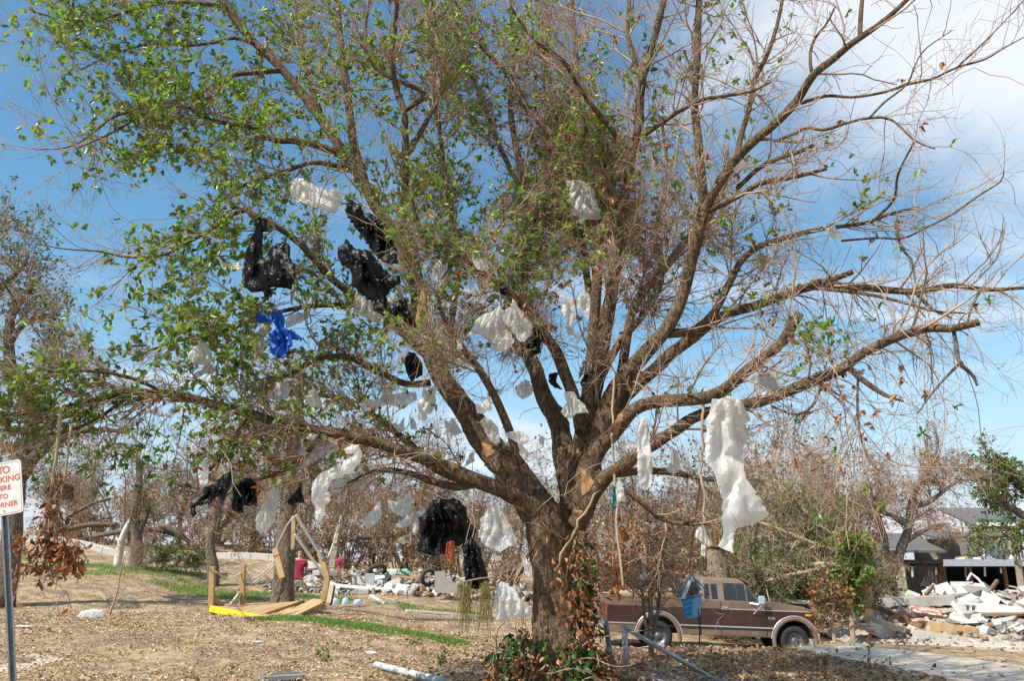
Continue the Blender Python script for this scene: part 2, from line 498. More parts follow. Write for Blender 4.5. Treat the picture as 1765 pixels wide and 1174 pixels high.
sheet_w('driveway', [(9.4, 21.6), (10.0, 20.2), (13, 19.0), (19, 18.0), (24, 19.5), (22, 22), (14, 23.4), (10.3, 23.3)], DRIVE, .05, .14, 'pale dusty concrete drive in front of the rubble')
sheet('driveway', [(1332, 1106), (1400, 1103), (1500, 1120), (1640, 1136), (1800, 1158), (1800, 1215), (1600, 1168), (1440, 1138), (1360, 1121)], DRIVE, .055, .14, 'narrow pale concrete strip from the truck wheel to the right')
sheet('path_slab', [(-60, 1150), (60, 1128), (112, 1137), (30, 1162), (-60, 1176)], DRIVE, .012, .05, 'thin concrete slab half buried in the leaves')

# leaf litter and grass
def ground_region(rng, n, sampler):
    x, y = sampler(n); return np.stack([x, y, ground_np(x, y)], -1)
def litter():
    rng = np.random.default_rng(11)
    n = 150000
    y = 6.5 + 24 * rng.power(1.35, n) ; y = np.where(rng.random(n) < .55, rng.uniform(7, 19, n), y)
    x = rng.uniform(-.66, .66, n) * (y + 2)
    keep = ~((x > 7.5) & (y > 15.5) & (rng.random(n) < .93)) & ~((x > 9) & (y > 18.5))
    # patchier and thinner on the right of the trunk
    pn = np.sin(x * 1.7 + np.sin(y * .9) * 2) * np.sin(y * 1.3 + 1.1) + rng.normal(0, .6, n)
    keep &= ~((x > 1.5) & (pn < -.1))
    keep &= ~((x > 5.5) & (rng.random(n) < .45))
    keep &= pn > -1.2
    dr = np.array([noise.noise((p * .8, q * 1.1, 3)) + .5 * noise.noise((p * 2.2, q * 2.2, 8)) for p, q in zip(x, y)])
    keep &= rng.random(n) < np.clip(.75 + dr * 1.0, .25, 1)
    x, y = x[keep], y[keep]
    pos = np.stack([x, y, ground_np(x, y) + rng.uniform(.006, .035, len(x))], -1)
    d = rng.normal(0, 1, (len(x), 3)); d[:, 2] *= .22
    v, q = leaves_np(rng, pos, d, rng.uniform(.018, .05, len(x)) * rng.choice([.7, 1, 1.4], len(x)), .5, .5, .25)
    o = link('leaf_litter', np_mesh('leaf_litter', v, q), LITTER)
    tag(o, 'dry tan fallen leaves strewn over the whole lawn', None, kind='stuff')
    # red brown drifts under the tree and by the truck
    n = 6500
    x = rng.normal(3.2, 2.3, n); y = rng.uniform(10, 19, n)
    pos = np.stack([x, y, ground_np(x, y) + rng.uniform(.006, .05, n)], -1)
    d = rng.normal(0, 1, (n, 3)); d[:, 2] *= .35
    v, q = leaves_np(rng, pos, d, rng.uniform(.05, .12, n), .5, .5, .3)
    o = link('dead_leaf_drift', np_mesh('dead_leaf_drift', v, q), LEAF_BROWN)
    tag(o, 'red brown dead leaves drifted on the ground before the truck', None, kind='stuff')
litter()
def grass_patch(name, label, cx, cy, rx, ry, n, h, seed, rot=0, mat=None):
    rng = np.random.default_rng(seed)
    th = rng.uniform(0, 2 * math.pi, n); rr = np.sqrt(rng.random(n)) * (1 + rng.normal(0, .12, n))
    lx, ly = np.cos(th) * rr * rx, np.sin(th) * rr * ry
    x = cx + lx * math.cos(rot) - ly * math.sin(rot); y = cy + lx * math.sin(rot) + ly * math.cos(rot)
    rag = np.array([noise.noise((p * .55, q * .9, seed)) + .6 * noise.noise((p * 2.1, q * 2.1, seed + 4)) for p, q in zip(x, y)])
    kp_ = rag + rng.normal(0, .12, n) > (rr - .62) * 1.1 - .12; x, y = x[kp_], y[kp_]; rag = rag[kp_]; n = len(x)
    hh = h * rng.uniform(.4, 1.2, n) * np.clip(.75 + rag, .35, 1.3)
    b = np.stack([x, y, ground_np(x, y) - .005], -1)
    az = rng.uniform(0, 2 * math.pi, n); s = np.stack([np.cos(az), np.sin(az), 0 * az], -1)
    lean = rng.normal(0, .4, (n, 3)); lean[:, 2] = 1; lean = unit(lean)
    w = .007
    v = np.stack([b - s * w, b + s * w, b + lean * hh[:, None] * .55 + s * w * .8, b + lean * hh[:, None] * .55 - s * w * .8, b + lean * hh[:, None] + np.stack([lean[:, 0], lean[:, 1], -.2 + 0 * az], -1) * hh[:, None] * .35], 1).reshape(-1, 3)
    i = np.arange(n)[:, None] * 5
    o = link(name, np_mesh(name, v, i + np.array([[0, 1, 2, 3]]), i + np.array([[3, 2, 4]])), mat or GRASS)
    tag(o, label, None, kind='stuff')
grass_patch('grass', 'green grass right of the broken wooden platform', -2.9, 17.6, 2.6, 1.25, 19000, .09, 1, -.12)
grass_patch('grass', 'green grass strip below the pale kerb by the brush', -13.8, 28.6, 7.0, 2.2, 24000, .12, 2, -.30)
grass_patch('grass', 'sparse green grass between the platform and the kerb', -7.6, 25.5, 3.6, 2.0, 9000, .11, 3, -.2)
grass_patch('grass', 'thin grass under the middle rubble heap', -3.2, 25.6, 3.0, .6, 6000, .10, 4, 0)
grass_patch('grass', 'weedy green tufts beneath the truck sill', 5.6, 19.2, 2.2, .35, 2600, .13, 6, 0)
grass_patch('grass', 'weedy green grass at the foot of the ivy trunk', -.3, 9.3, 1.1, .5, 1500, .09, 8, 0)

# ------------------------------------------------------------------ the oak full of bags
TY = 10.0
LIMBS = {}
def L(name, pts, par=None, y0=None, y1=None, w=1.0, cls='limb', ext=0):
    LIMBS[name] = dict(pts=pts, par=par, y0=y0, y1=y1, w=w, cls=cls)
L('A', [(955, 905, 30), (905, 864, 27), (870, 847, 22), (820, 828, 18), (760, 802, 16), (700, 780, 14), (640, 761, 12.5), (560, 743, 11), (490, 733, 10), (440, 716, 9.5), (370, 697, 9), (310, 682, 8), (240, 676, 6), (150, 692, 4.5), (60, 712, 3), (-30, 720, 2)], y0=9.9, y1=8.0, w=1.3)
L('B', [(935, 890, 46), (880, 812, 40), (840, 765, 35), (800, 705, 30), (760, 650, 26), (735, 590, 23), (722, 530, 20), (714, 480, 18), (700, 440, 17), (680, 400, 16), (650, 360, 15), (625, 310, 14), (600, 275, 13), (560, 214, 12), (520, 160, 11), (480, 112, 10), (440, 74, 9), (400, 28, 8), (370, -20, 7), (330, -90, 5)], y0=10, y1=10.6, w=1.0)
L('C', [(630, 318, 11), (610, 250, 10), (600, 170, 9), (591, 105, 8), (583, 25, 7), (578, -60, 5), (585, -150, 3)], 'B', y1=11.2)
L('D', [(738, 590, 10), (722, 480, 9), (708, 420, 8.5), (697, 375, 8), (699, 307, 8), (699, 238, 7.5), (696, 190, 7), (685, 160, 7), (675, 102, 6), (679, 60, 6), (685, 0, 5), (692, -90, 4)], 'B', y1=9.2)
L('E', [(985, 865, 26), (972, 790, 25), (962, 727, 24), (938, 687, 22), (924, 639, 20), (907, 600, 18), (899, 523, 13), (904, 465, 12), (907, 387, 10), (901, 307, 9), (888, 245, 7), (880, 180, 6), (885, 90, 5), (880, -20, 4)], y0=10.1, y1=11.6)
L('F', [(998, 760, 14), (1008, 700, 14), (1016, 640, 13), (1024, 560, 12), (1030, 470, 12), (1033, 400, 11), (1012, 310, 8), (1002, 288, 8), (941, 221, 7), (907, 184, 7), (887, 143, 6.5), (859, 109, 6), (832, 82, 5.5), (812, 44, 5), (784, -5, 4.5), (750, -80, 3)], y0=10.1, y1=10.9)
L('G', [(1008, 300, 7), (1001, 240, 6.5), (996, 150, 6), (991, 70, 5.5), (985, -10, 5), (980, -120, 3.5)], 'F', y1=12.2, cls='branch')
L('H', [(990, 870, 34), (1000, 790, 27), (1012, 720, 24), (1030, 640, 22), (1045, 560, 19), (1055, 500, 17), (1062, 430, 16), (1066, 385, 16), (1072, 360, 13), (1081, 307, 12), (1091, 262, 12), (1101, 215, 11.5), (1103, 170, 10.5), (1107, 136, 10), (1116, 105, 8.5), (1126, 72, 8), (1136, 34, 7.5), (1145, -5, 7), (1160, -100, 5)], y0=10, y1=9.2, w=.8)
L('H2', [(1106, 140, 7), (1091, 95, 6), (1081, 55, 5.5), (1084, 10, 5), (1075, -60, 3)], 'H', y1=9.6, cls='branch')
L('H3', [(1086, 280, 6.5), (1064, 237, 6), (1033, 198, 5.5), (1009, 165, 5.5), (989, 134, 5), (975, 109, 5), (955, 92, 4.5), (931, 76, 4), (904, 48, 3.5), (880, 10, 2.5)], 'H', y1=8.4, cls='branch')
L('H4', [(1106, 236, 5.5), (1146, 208, 5), (1180, 186, 4.5), (1215, 170, 4), (1250, 165, 3.5), (1295, 157, 3), (1330, 140, 2)], 'H', y1=8.6, cls='branch')
L('H5', [(1066, 385, 9), (1050, 350, 8), (1040, 300, 7), (1045, 250, 5)], 'H', y1=9.8, cls='branch')
L('I', [(1000, 880, 32), (1020, 790, 26), (1045, 715, 25), (1057, 680, 24), (1091, 632, 22), (1122, 598, 20), (1150, 565, 18), (1168, 530, 17), (1180, 495, 16), (1192, 448, 16), (1204, 400, 15), (1216, 345, 12)], y0=9.8, y1=9.0, w=.5)
L('I1', [(1214, 352, 11), (1210, 310, 10), (1203, 238, 9.5), (1197, 177, 9), (1201, 102, 8.5), (1203, 51, 8), (1205, 0, 7), (1210, -100, 5)], 'I', y1=9.8, w=.7)
L('I2', [(1210, 370, 12), (1230, 332, 12), (1267, 275, 11.5), (1301, 242, 11), (1345, 204, 10), (1376, 170, 9.5), (1403, 128, 9), (1437, 101, 8), (1465, 77, 7.5), (1492, 58, 7), (1526, 33, 6), (1560, 2, 5), (1610, -50, 4)], 'I', y1=7.8, w=.55)
L('I3', [(1270, 272, 7), (1276, 238, 6), (1291, 187, 5.5), (1301, 136, 5.5), (1322, 95, 5), (1339, 44, 4.5), (1350, -10, 4)], 'I2', y1=9.3, cls='branch', w=.8)
L('I4', [(1218, 365, 7), (1267, 341, 6), (1308, 317, 5.5), (1356, 307, 5), (1390, 300, 4.5), (1424, 291, 3.5)], 'I', y1=8.5, cls='branch')
L('I5', [(1270, 325, 5), (1308, 290, 5), (1342, 273, 5), (1376, 262, 4.5), (1403, 250, 4)], 'I', y1=8.3, cls='branch')
L('I6', [(1345, 240, 4), (1373, 228, 3.5), (1390, 220, 3.5), (1424, 223, 3.5), (1461, 211, 3), (1499, 203, 3), (1536, 206, 2.5), (1577, 242, 2), (1611, 256, 1.5)], 'I2', y1=7.4, cls='branch', w=.5)
L('I7', [(1380, 178, 4), (1424, 165, 3.5), (1472, 167, 3), (1526, 158, 3), (1564, 145, 3), (1605, 136, 2.5), (1649, 116, 2.5), (1697, 102, 2), (1731, 82, 1.5), (1775, 58, 1)], 'I2', y1=7.2, cls='branch', w=.5)
L('I8', [(1499, 203, 2.5), (1523, 177, 2.5), (1564, 145, 2), (1574, 119, 2), (1594, 85, 1.5), (1642, 51, 1)], 'I6', y1=7.4, cls='branch', w=.5)
L('I9', [(1649, 116, 2), (1686, 82, 2), (1717, 51, 1.5), (1765, 0, 1)], 'I7', y1=7.2, cls='branch', w=.4)
L('I10', [(1482, 64, 5.5), (1484, 20, 5), (1490, -40, 3)], 'I2', y1=8.4, cls='branch', w=.5)
L('I11', [(1400, 130, 4), (1396, 95, 3.5), (1405, 65, 3), (1425, 40, 2.5), (1440, 10, 2)], 'I2', y1=8.8, cls='branch', w=.6)
L('J', [(1005, 870, 28), (1026, 785, 22), (1057, 748, 19), (1091, 708, 17), (1125, 694, 15.5), (1165, 690, 15), (1216, 686, 14.5), (1250, 670, 14), (1284, 642, 13), (1318, 615, 12), (1346, 592, 11.5), (1361, 568, 11), (1378, 541, 11)], y0=9.6, y1=8.2, w=.6)
L('K', [(995, 905, 24), (1030, 838, 20), (1074, 802, 17), (1110, 777, 15.5), (1165, 741, 14), (1206, 716, 13), (1284, 698, 12.5), (1318, 690, 12.5), (1369, 670, 12.5), (1420, 649, 12), (1455, 634, 12), (1482, 612, 10.5), (1523, 591, 9.5), (1567, 574, 9), (1601, 566, 9), (1642, 566, 8.5), (1687, 555, 8)], y0=9.7, y1=7.4, w=.8)
L('Lb', [(1030, 740, 20), (1064, 700, 19), (1091, 670, 18), (1125, 640, 16), (1165, 603, 15), (1192, 584, 14), (1226, 556, 12), (1254, 541, 11), (1301, 527, 10.5), (1349, 510, 10), (1386, 497, 9.5), (1421, 492, 9), (1472, 494, 8), (1523, 499, 7.5), (1574, 503, 7), (1608, 498, 6), (1642, 492, 5.5), (1686, 498, 5), (1724, 499, 4), (1775, 495, 3)], y0=10.1, y1=8.6, w=.8)
L('L2', [(1370, 500, 7), (1410, 487, 6.5), (1440, 480, 6), (1470, 468, 6)], 'Lb', y1=8.6, cls='branch', w=.2)
L('L3', [(1400, 497, 4), (1460, 502, 4), (1520, 512, 3.5), (1570, 525, 3), (1610, 536, 2.5), (1665, 540, 1.5)], 'Lb', y1=8.0, cls='branch', w=.7)
L('L4', [(1580, 505, 4), (1592, 520, 3.5), (1610, 535, 3), (1640, 548, 2)], 'Lb', y1=8.0, cls='branch', w=.5)
L('L5', [(1690, 500, 3), (1676, 527, 2.5), (1668, 552, 2)], 'Lb', y1=8.2, cls='branch', w=.4)
L('M', [(1150, 575, 11), (1195, 570, 10), (1226, 545, 9), (1247, 509, 8), (1274, 455, 7), (1300, 430, 6.5), (1329, 417, 6), (1403, 397, 5), (1450, 390, 4.5), (1492, 384, 4), (1533, 369, 3.5), (1584, 357, 3)], 'I', y1=10.6, w=.9)
L('M2', [(1060, 690, 11), (1072, 640, 11), (1084, 561, 10), (1098, 516, 9), (1125, 486, 9), (1152, 455, 8.5), (1180, 417, 8), (1225, 370, 6), (1250, 310, 4), (1255, 250, 2.5)], 'I', y1=11.4, cls='branch')
L('M3', [(1450, 415, 2.5), (1510, 410, 2.5), (1558, 410, 2.5), (1600, 390, 2), (1640, 370, 2), (1690, 335, 2), (1724, 313, 1.6), (1731, 293, 1)], 'M', y1=9.4, cls='branch', w=.35)
L('M4', [(1545, 380, 3), (1552, 425, 3), (1570, 445, 2.5), (1577, 480, 2), (1580, 500, 1.5)], 'M', y1=9.6, cls='branch', w=.5)
L('M5', [(1500, 385, 3), (1540, 345, 3), (1548, 300, 2.5), (1577, 242, 2)], 'M', y1=9.0, cls='branch', w=.4)
L('K2', [(1466, 636, 6), (1492, 659, 5.5), (1523, 680, 4.5), (1557, 692, 2)], 'K', y1=7.4, cls='branch', w=.1)
L('K3', [(1643, 568, 4), (1649, 598, 4), (1654, 625, 4), (1676, 646, 3.5), (1684, 664, 2.5)], 'K', y1=7.3, cls='branch', w=.3)
L('K4', [(1653, 627, 3), (1628, 653, 2.5), (1605, 680, 2), (1581, 714, 1.2)], 'K3', y1=7.2, cls='branch', w=.5)
L('K5', [(1420, 655, 3), (1400, 700, 3), (1370, 715, 2.5), (1330, 700, 2)], 'K', y1=8.0, cls='branch', w=.7)
L('K6', [(1480, 640, 2.5), (1478, 700, 2.5), (1485, 760, 2), (1500, 800, 1.2)], 'K', y1=7.5, cls='branch', w=1.3)
L('K7', [(1060, 818, 8), (1110, 812, 7), (1160, 815, 6), (1215, 826, 5), (1260, 826, 3)], 'K', y1=9.6, cls='branch', w=.8)
L('K8', [(1072, 840, 5), (1110, 870, 5), (1140, 895, 4.5), (1180, 903, 4), (1225, 902, 3)], 'K', y1=9.2, cls='branch', w=.7)
L('N', [(735, 612, 10), (700, 580, 9), (665, 550, 8), (600, 503, 7.5), (559, 468, 7), (518, 421, 6.5), (477, 391, 6), (440, 371, 5.5), (422, 362, 5), (385, 378, 4.5), (358, 399, 4), (310, 425, 3), (279, 440, 3), (218, 443, 2.5), (170, 433, 2), (120, 430, 1.5), (61, 421, 1)], 'B', y1=8.4, cls='limb', w=1.1)
L('O', [(592, 268, 8), (545, 250, 7.5), (511, 243, 7), (477, 242, 6.5), (453, 232, 6), (436, 219, 5.5), (409, 215, 5), (368, 208, 4.5), (341, 198, 4.5), (320, 184, 4), (260, 190, 3), (200, 225, 2.5), (135, 255, 1.5)], 'B', y1=8.6, cls='limb', w=1.2)
L('Pb', [(486, 120, 7), (443, 124, 6), (402, 129, 5.5), (368, 147, 5), (341, 164, 4.5), (300, 174, 4), (239, 187, 3), (191, 204, 2.5), (153, 235, 2), (116, 254, 1.5), (61, 258, 1)], 'B', y1=8.9, cls='branch', w=1.2)
L('Q', [(385, 10, 5), (341, 5, 4.5), (307, 3, 4), (266, 7, 3.5), (218, 20, 3), (177, 32, 2.5), (120, 35, 2), (60, 20, 1.5)], 'B', y1=9.2, cls='branch', w=1.5)
L('R', [(445, 78, 4.5), (405, 65, 4), (368, 73, 3.5), (324, 78, 3), (260, 75, 2.5), (190, 95, 2), (140, 120, 1.5)], 'B', y1=9.6, cls='branch', w=1.4)
L('S', [(742, 660, 8), (700, 662, 7), (650, 640, 6.5), (600, 616, 6), (545, 618, 5.5), (511, 639, 5), (470, 653, 4.5), (443, 673, 4)], 'B', y1=9.0, cls='branch', w=1.2)
L('T', [(722, 560, 7), (660, 530, 6), (600, 526, 5.5), (545, 527, 5), (504, 533, 4.5), (440, 547, 4), (402, 567, 3.5), (358, 574, 3), (307, 588, 2.5), (266, 601, 2), (225, 618, 1.5)], 'B', y1=8.6, cls='branch', w=1.2)
L('U', [(1003, 745, 17), (990, 690, 15), (958, 605, 13), (941, 582, 12), (921, 544, 11), (887, 516, 10), (856, 486, 9), (825, 469, 8), (798, 446, 7.5), (764, 428, 7), (733, 411, 6), (715, 370, 5), (705, 330, 4)], y0=9.9, y1=9.0, cls='limb', w=.8)
L('V', [(898, 800, 10), (886, 765, 9.5), (870, 722, 9), (849, 676, 8.5), (825, 636, 8), (798, 601, 7), (770, 560, 5), (750, 500, 4)], y0=9.6, y1=8.9, cls='branch', w=.7)
L('W', [(905, 870, 14), (850, 840, 12), (790, 825, 10), (740, 800, 9), (700, 760, 8), (650, 720, 6), (600, 690, 5), (540, 680, 4)], y0=10.2, y1=11.2, cls='branch', w=1.2)
L('X', [(830, 832, 8), (790, 840, 7.5), (745, 830, 7), (700, 815, 6), (650, 812, 5), (600, 835, 4)], 'A', y1=9.8, cls='branch', w=1.0)
L('Z1', [(900, 330, 6), (860, 250, 5.5), (830, 170, 5), (800, 90, 4), (780, 10, 3.5), (765, -60, 3)], 'E', y1=12.4, cls='branch', w=1.2)
L('Z2', [(905, 420, 7), (935, 340, 6), (950, 250, 5), (940, 150, 4.5), (945, 50, 4), (935, -50, 3)], 'E', y1=12.8, cls='branch', w=1.3)
L('Z3', [(700, 270, 6), (740, 200, 5.5), (770, 130, 5), (740, 60, 4), (745, -20, 3)], 'D', y1=10.6, cls='branch', w=1.3)
L('Z4', [(768, 668, 10), (764, 630, 9), (780, 540, 8), (790, 440, 7), (770, 330, 6), (760, 240, 5), (745, 120, 4.5), (730, 0, 3.5)], par='B', y1=12.6, cls='branch', w=1.2)
L('Z5', [(697, 190, 6), (730, 160, 5.5), (650, 120, 4), (630, 60, 3.5), (640, -20, 3)], 'D', y1=9.8, cls='branch', w=1.2)
L('Z6', [(560, 218, 7), (530, 130, 6), (520, 60, 5), (500, -30, 4)], 'B', y1=12.0, cls='branch', w=1.3)
L('Z7', [(600, 290, 6), (540, 280, 5), (480, 300, 4.5), (420, 320, 3.5), (360, 360, 2.5)], 'B', y1=9.4, cls='branch', w=1.2)
L('Z8', [(1022, 560, 9), (1012, 480, 8), (1000, 400, 7), (970, 330, 6), (960, 260, 5), (970, 170, 4)], par='F', y1=12.6, cls='branch', w=1.4)
L('Z9', [(1022, 680, 10), (1062, 600, 8), (1110, 540, 7), (1140, 480, 6), (1130, 400, 5), (1150, 300, 4), (1140, 200, 3)], par='H', y1=11.8, cls='branch', w=1.1)
L('Y1', [(300, 684, 4), (220, 650, 3.5), (150, 640, 3), (80, 640, 2.5), (20, 630, 2)], 'A', y1=7.8, cls='branch', w=1.6)
L('Y2', [(230, 678, 4), (170, 720, 3.5), (110, 745, 3), (50, 750, 2.5), (0, 740, 2)], 'A', y1=7.8, cls='branch', w=1.6)
L('Y3', [(430, 712, 5), (400, 760, 4.5), (370, 800, 4), (340, 830, 3)], 'A', y1=8.6, cls='branch', w=1.4)
L('Y4', [(560, 742, 5), (520, 790, 4.5), (470, 820, 4), (420, 830, 3)], 'A', y1=9.4, cls='branch', w=1.2)

SAMP = []      # (name, samples (n,3) world, radii)
def limb_curve(nm):
    d = LIMBS[nm]
    if 'w3' in d: return d['w3'], d['wr']
    pts = d['pts']
    y0 = d['y0']
    if d['par']:
        pw, pr = limb_curve(d['par'])
        X, Yp = pix(pw); j = int(np.argmin((X - pts[0][0]) ** 2 + (Yp - pts[0][1]) ** 2)); y0 = pw[j, 1]
    y1 = d['y1']
    a = np.array(pts, float)
    seg = np.concatenate([[0], np.cumsum(np.hypot(np.diff(a[:, 0]), np.diff(a[:, 1])))]); t = seg / seg[-1]
    rng = np.random.default_rng(abs(hash(nm)) % 1000 if False else sum(ord(c) * (i + 3) for i, c in enumerate(nm)))
    ys = y0 + (y1 - y0) * t + np.where((t > 0) & (t < 1), rng.normal(0, .06, len(t)), 0)
    w = np.array([list(P(p[0], p[1], y)) + [p[2] * (.90 - .22 * min(1, max(0, (p[2] - 6) / 12))) * y / FPX] for p, y in zip(pts, ys)])
    n = max(10, int(seg[-1] / 13))
    c = catmull(w, n)
    d['w3'] = c[:, :3]; d['wr'] = np.maximum(c[:, 3], .004)
    return d['w3'], d['wr']
def tube_mesh(name, pts, r, n, rough=.10, seed=0):
    v, q = tubes(pts[None], r[None], n)
    # lumpy bark: push verts in and out
    K = len(pts); ctr = np.repeat(pts, n, axis=0); rr = np.repeat(r, n)
    off = np.array([noise.noise((x * 5 + seed, y * 5, z * 2.2)) + .6 * noise.noise((x * 13, y * 13 + seed, z * 6)) for x, y, z in v])
    v = ctr + (v - ctr) * (1 + rough * off)[:, None]
    caps = [tuple(range(n))[::-1], tuple((K - 1) * n + k for k in range(n))]
    me = bpy.data.meshes.new(name)
    me.from_pydata(v.tolist(), [], [tuple(f) for f in q] + caps); me.update()
    return me

tree_base = Vector((P(950, 1150, TY).x, TY, gz(P(950, 1150, TY).x, TY)))
oak = empty('oak_tree', tree_base, 0, 'storm battered oak with ivy at its foot and plastic bags in its branches', 'tree')
def under(o, root):
    o.parent = root; o.matrix_parent_inverse = Matrix.Translation(root.location).inverted(); return o

# trunk: stem and the roots of the great limbs melted together
def build_trunk():
    bm = bmesh.new()
    def addtube(pts, r, n=14):
        me = tube_mesh('tmp', np.array(pts), np.array(r), n, .08, 3)
        bm.from_mesh(me); bpy.data.meshes.remove(me)
    tp = [P(965, 1215, TY), P(962, 1150, TY), P(958, 1080, TY), P(954, 1010, TY), P(950, 950, TY), P(948, 905, TY), P(955, 868, TY)]
    tr = [.36, .28, .245, .235, .26, .30, .27]
    c = catmull(np.array([list(p) + [r] for p, r in zip(tp, tr)]), 22)
    addtube(c[:, :3], c[:, 3], 18)
    for k in range(5):          # root flare ridges and old stems grown together
        a = k * 1.256 + .3
        addtube([tp[0] + Vector((math.cos(a) * .28, math.sin(a) * .28, 0)), tp[1] + Vector((math.cos(a) * .19, math.sin(a) * .19, 0)), tp[3] + Vector((math.cos(a) * .14, math.sin(a) * .14, 0)), tp[4] + Vector((math.cos(a) * .12, math.sin(a) * .12, 0))], [.11, .12, .12, .10], 10)
    for nm in ('A', 'B', 'E', 'H', 'I', 'J', 'K'):
        w, r = limb_curve(nm)
        k = max(4, int(len(w) * (.16 if nm not in 'A' else .10)) )
        addtube(w[:k], r[:k] * 1.06, 12)
    me = bpy.data.meshes.new('trunk'); bm.to_mesh(me); bm.free()
    o = link('trunk', me, BARK)
    m = o.modifiers.new('melt', 'REMESH'); m.mode = 'VOXEL'; m.voxel_size = .022
    s = o.modifiers.new('smooth', 'SMOOTH'); s.iterations = 6; s.factor = .5
    tx = bpy.data.textures.new('bark_relief', 'CLOUDS'); tx.noise_scale = .09; tx.noise_depth = 4
    dm = o.modifiers.new('relief', 'DISPLACE'); dm.texture = tx; dm.strength = .05; dm.mid_level = .5
    dg = bpy.context.evaluated_depsgraph_get()
    em = bpy.data.meshes.new_from_object(o.evaluated_get(dg))
    o.modifiers.clear(); old = o.data; o.data = em; bpy.data.meshes.remove(old); em.name = 'trunk'
    em.materials.clear(); em.materials.append(BARK)
    em.polygons.foreach_set('use_smooth', np.ones(len(em.polygons), bool))
    under(o, oak); return o
trunk_o = build_trunk()
bvh_v, bvh_f = [v.co.copy() for v in trunk_o.data.vertices], [tuple(p.vertices) for p in trunk_o.data.polygons]

ALLP, ALLR, ALLW, ALLN = [], [], [], []
for nm, d in LIMBS.items():
    w, r = limb_curve(nm)
    big = d['cls'] == 'limb'
    o = link('limb' if big else 'branch', tube_mesh('limb', w, r, 12 if big else 7, .12 if big else .08, len(nm) * 7 + len(w)), BARK if r[0] > .02 else BARK_GREY, smooth=True)
    under(o, oak)
    b = len(bvh_v); bvh_v += [v.co.copy() for v in o.data.vertices]; bvh_f += [tuple(i + b for i in p.vertices) for p in o.data.polygons]
    SAMP.append(np.concatenate([w, r[:, None]], 1))
    # resample to a fixed count for the vectorised twigs
    c = catmull(np.concatenate([w, r[:, None]], 1), 24)
    ALLP.append(c[:, :3]); ALLR.append(np.maximum(c[:, 3], .003)); ALLW.append(d['w'] * np.linalg.norm(np.diff(w, axis=0), axis=1).sum()); ALLN.append(nm)
SAMP = np.concatenate(SAMP)
OAK_BVH = BVHTree.FromPolygons(bvh_v, bvh_f)
ALLP, ALLR, ALLW = np.array(ALLP), np.array(ALLR), np.array(ALLW)

def blob(x, y, items):
    out = np.zeros_like(x)
    for cx, cy, rx, ry, a in items:
        out = np.maximum(out, a * np.exp(-(((x - cx) / rx) ** 2 + ((y - cy) / ry) ** 2)))
    return out
GREEN = [(150, 40, 130, 70, 1), (300, 90, 170, 130, 1), (430, 160, 180, 170, .9), (200, 190, 150, 60, .9), (240, 260, 130, 50, .9), (420, 330, 130, 60, .9), (360, 430, 150, 90, 1),
         (330, 560, 170, 100, .9), (500, 480, 140, 110, .75), (100, 690, 180, 75, .75), (420, 700, 120, 80, .55), (260, 800, 100, 60, .5), (400, 800, 110, 70, .5), (560, 560, 130, 110, .55), (650, 120, 130, 150, .5),
         (780, 80, 130, 130, .42), (880, 60, 80, 90, .35), (740, 260, 120, 140, .6), (640, 290, 80, 80, .55), (1010, 200, 60, 120, .45), (1300, 30, 70, 60, .3), (1230, 110, 90, 70, .2), (1470, 340, 70, 60, .35),
         (1400, 570, 60, 40, .5), (1220, 690, 30, 25, .6), (1500, 390, 60, 40, .35), (1290, 330, 120, 110, .14), (1330, 520, 90, 40, .2), (980, 330, 80, 100, .35), (850, 400, 120, 120, .3), (1120, 120, 80, 120, .2), (620, 730, 120, 80, .3), (650, 430, 100, 90, .4)]
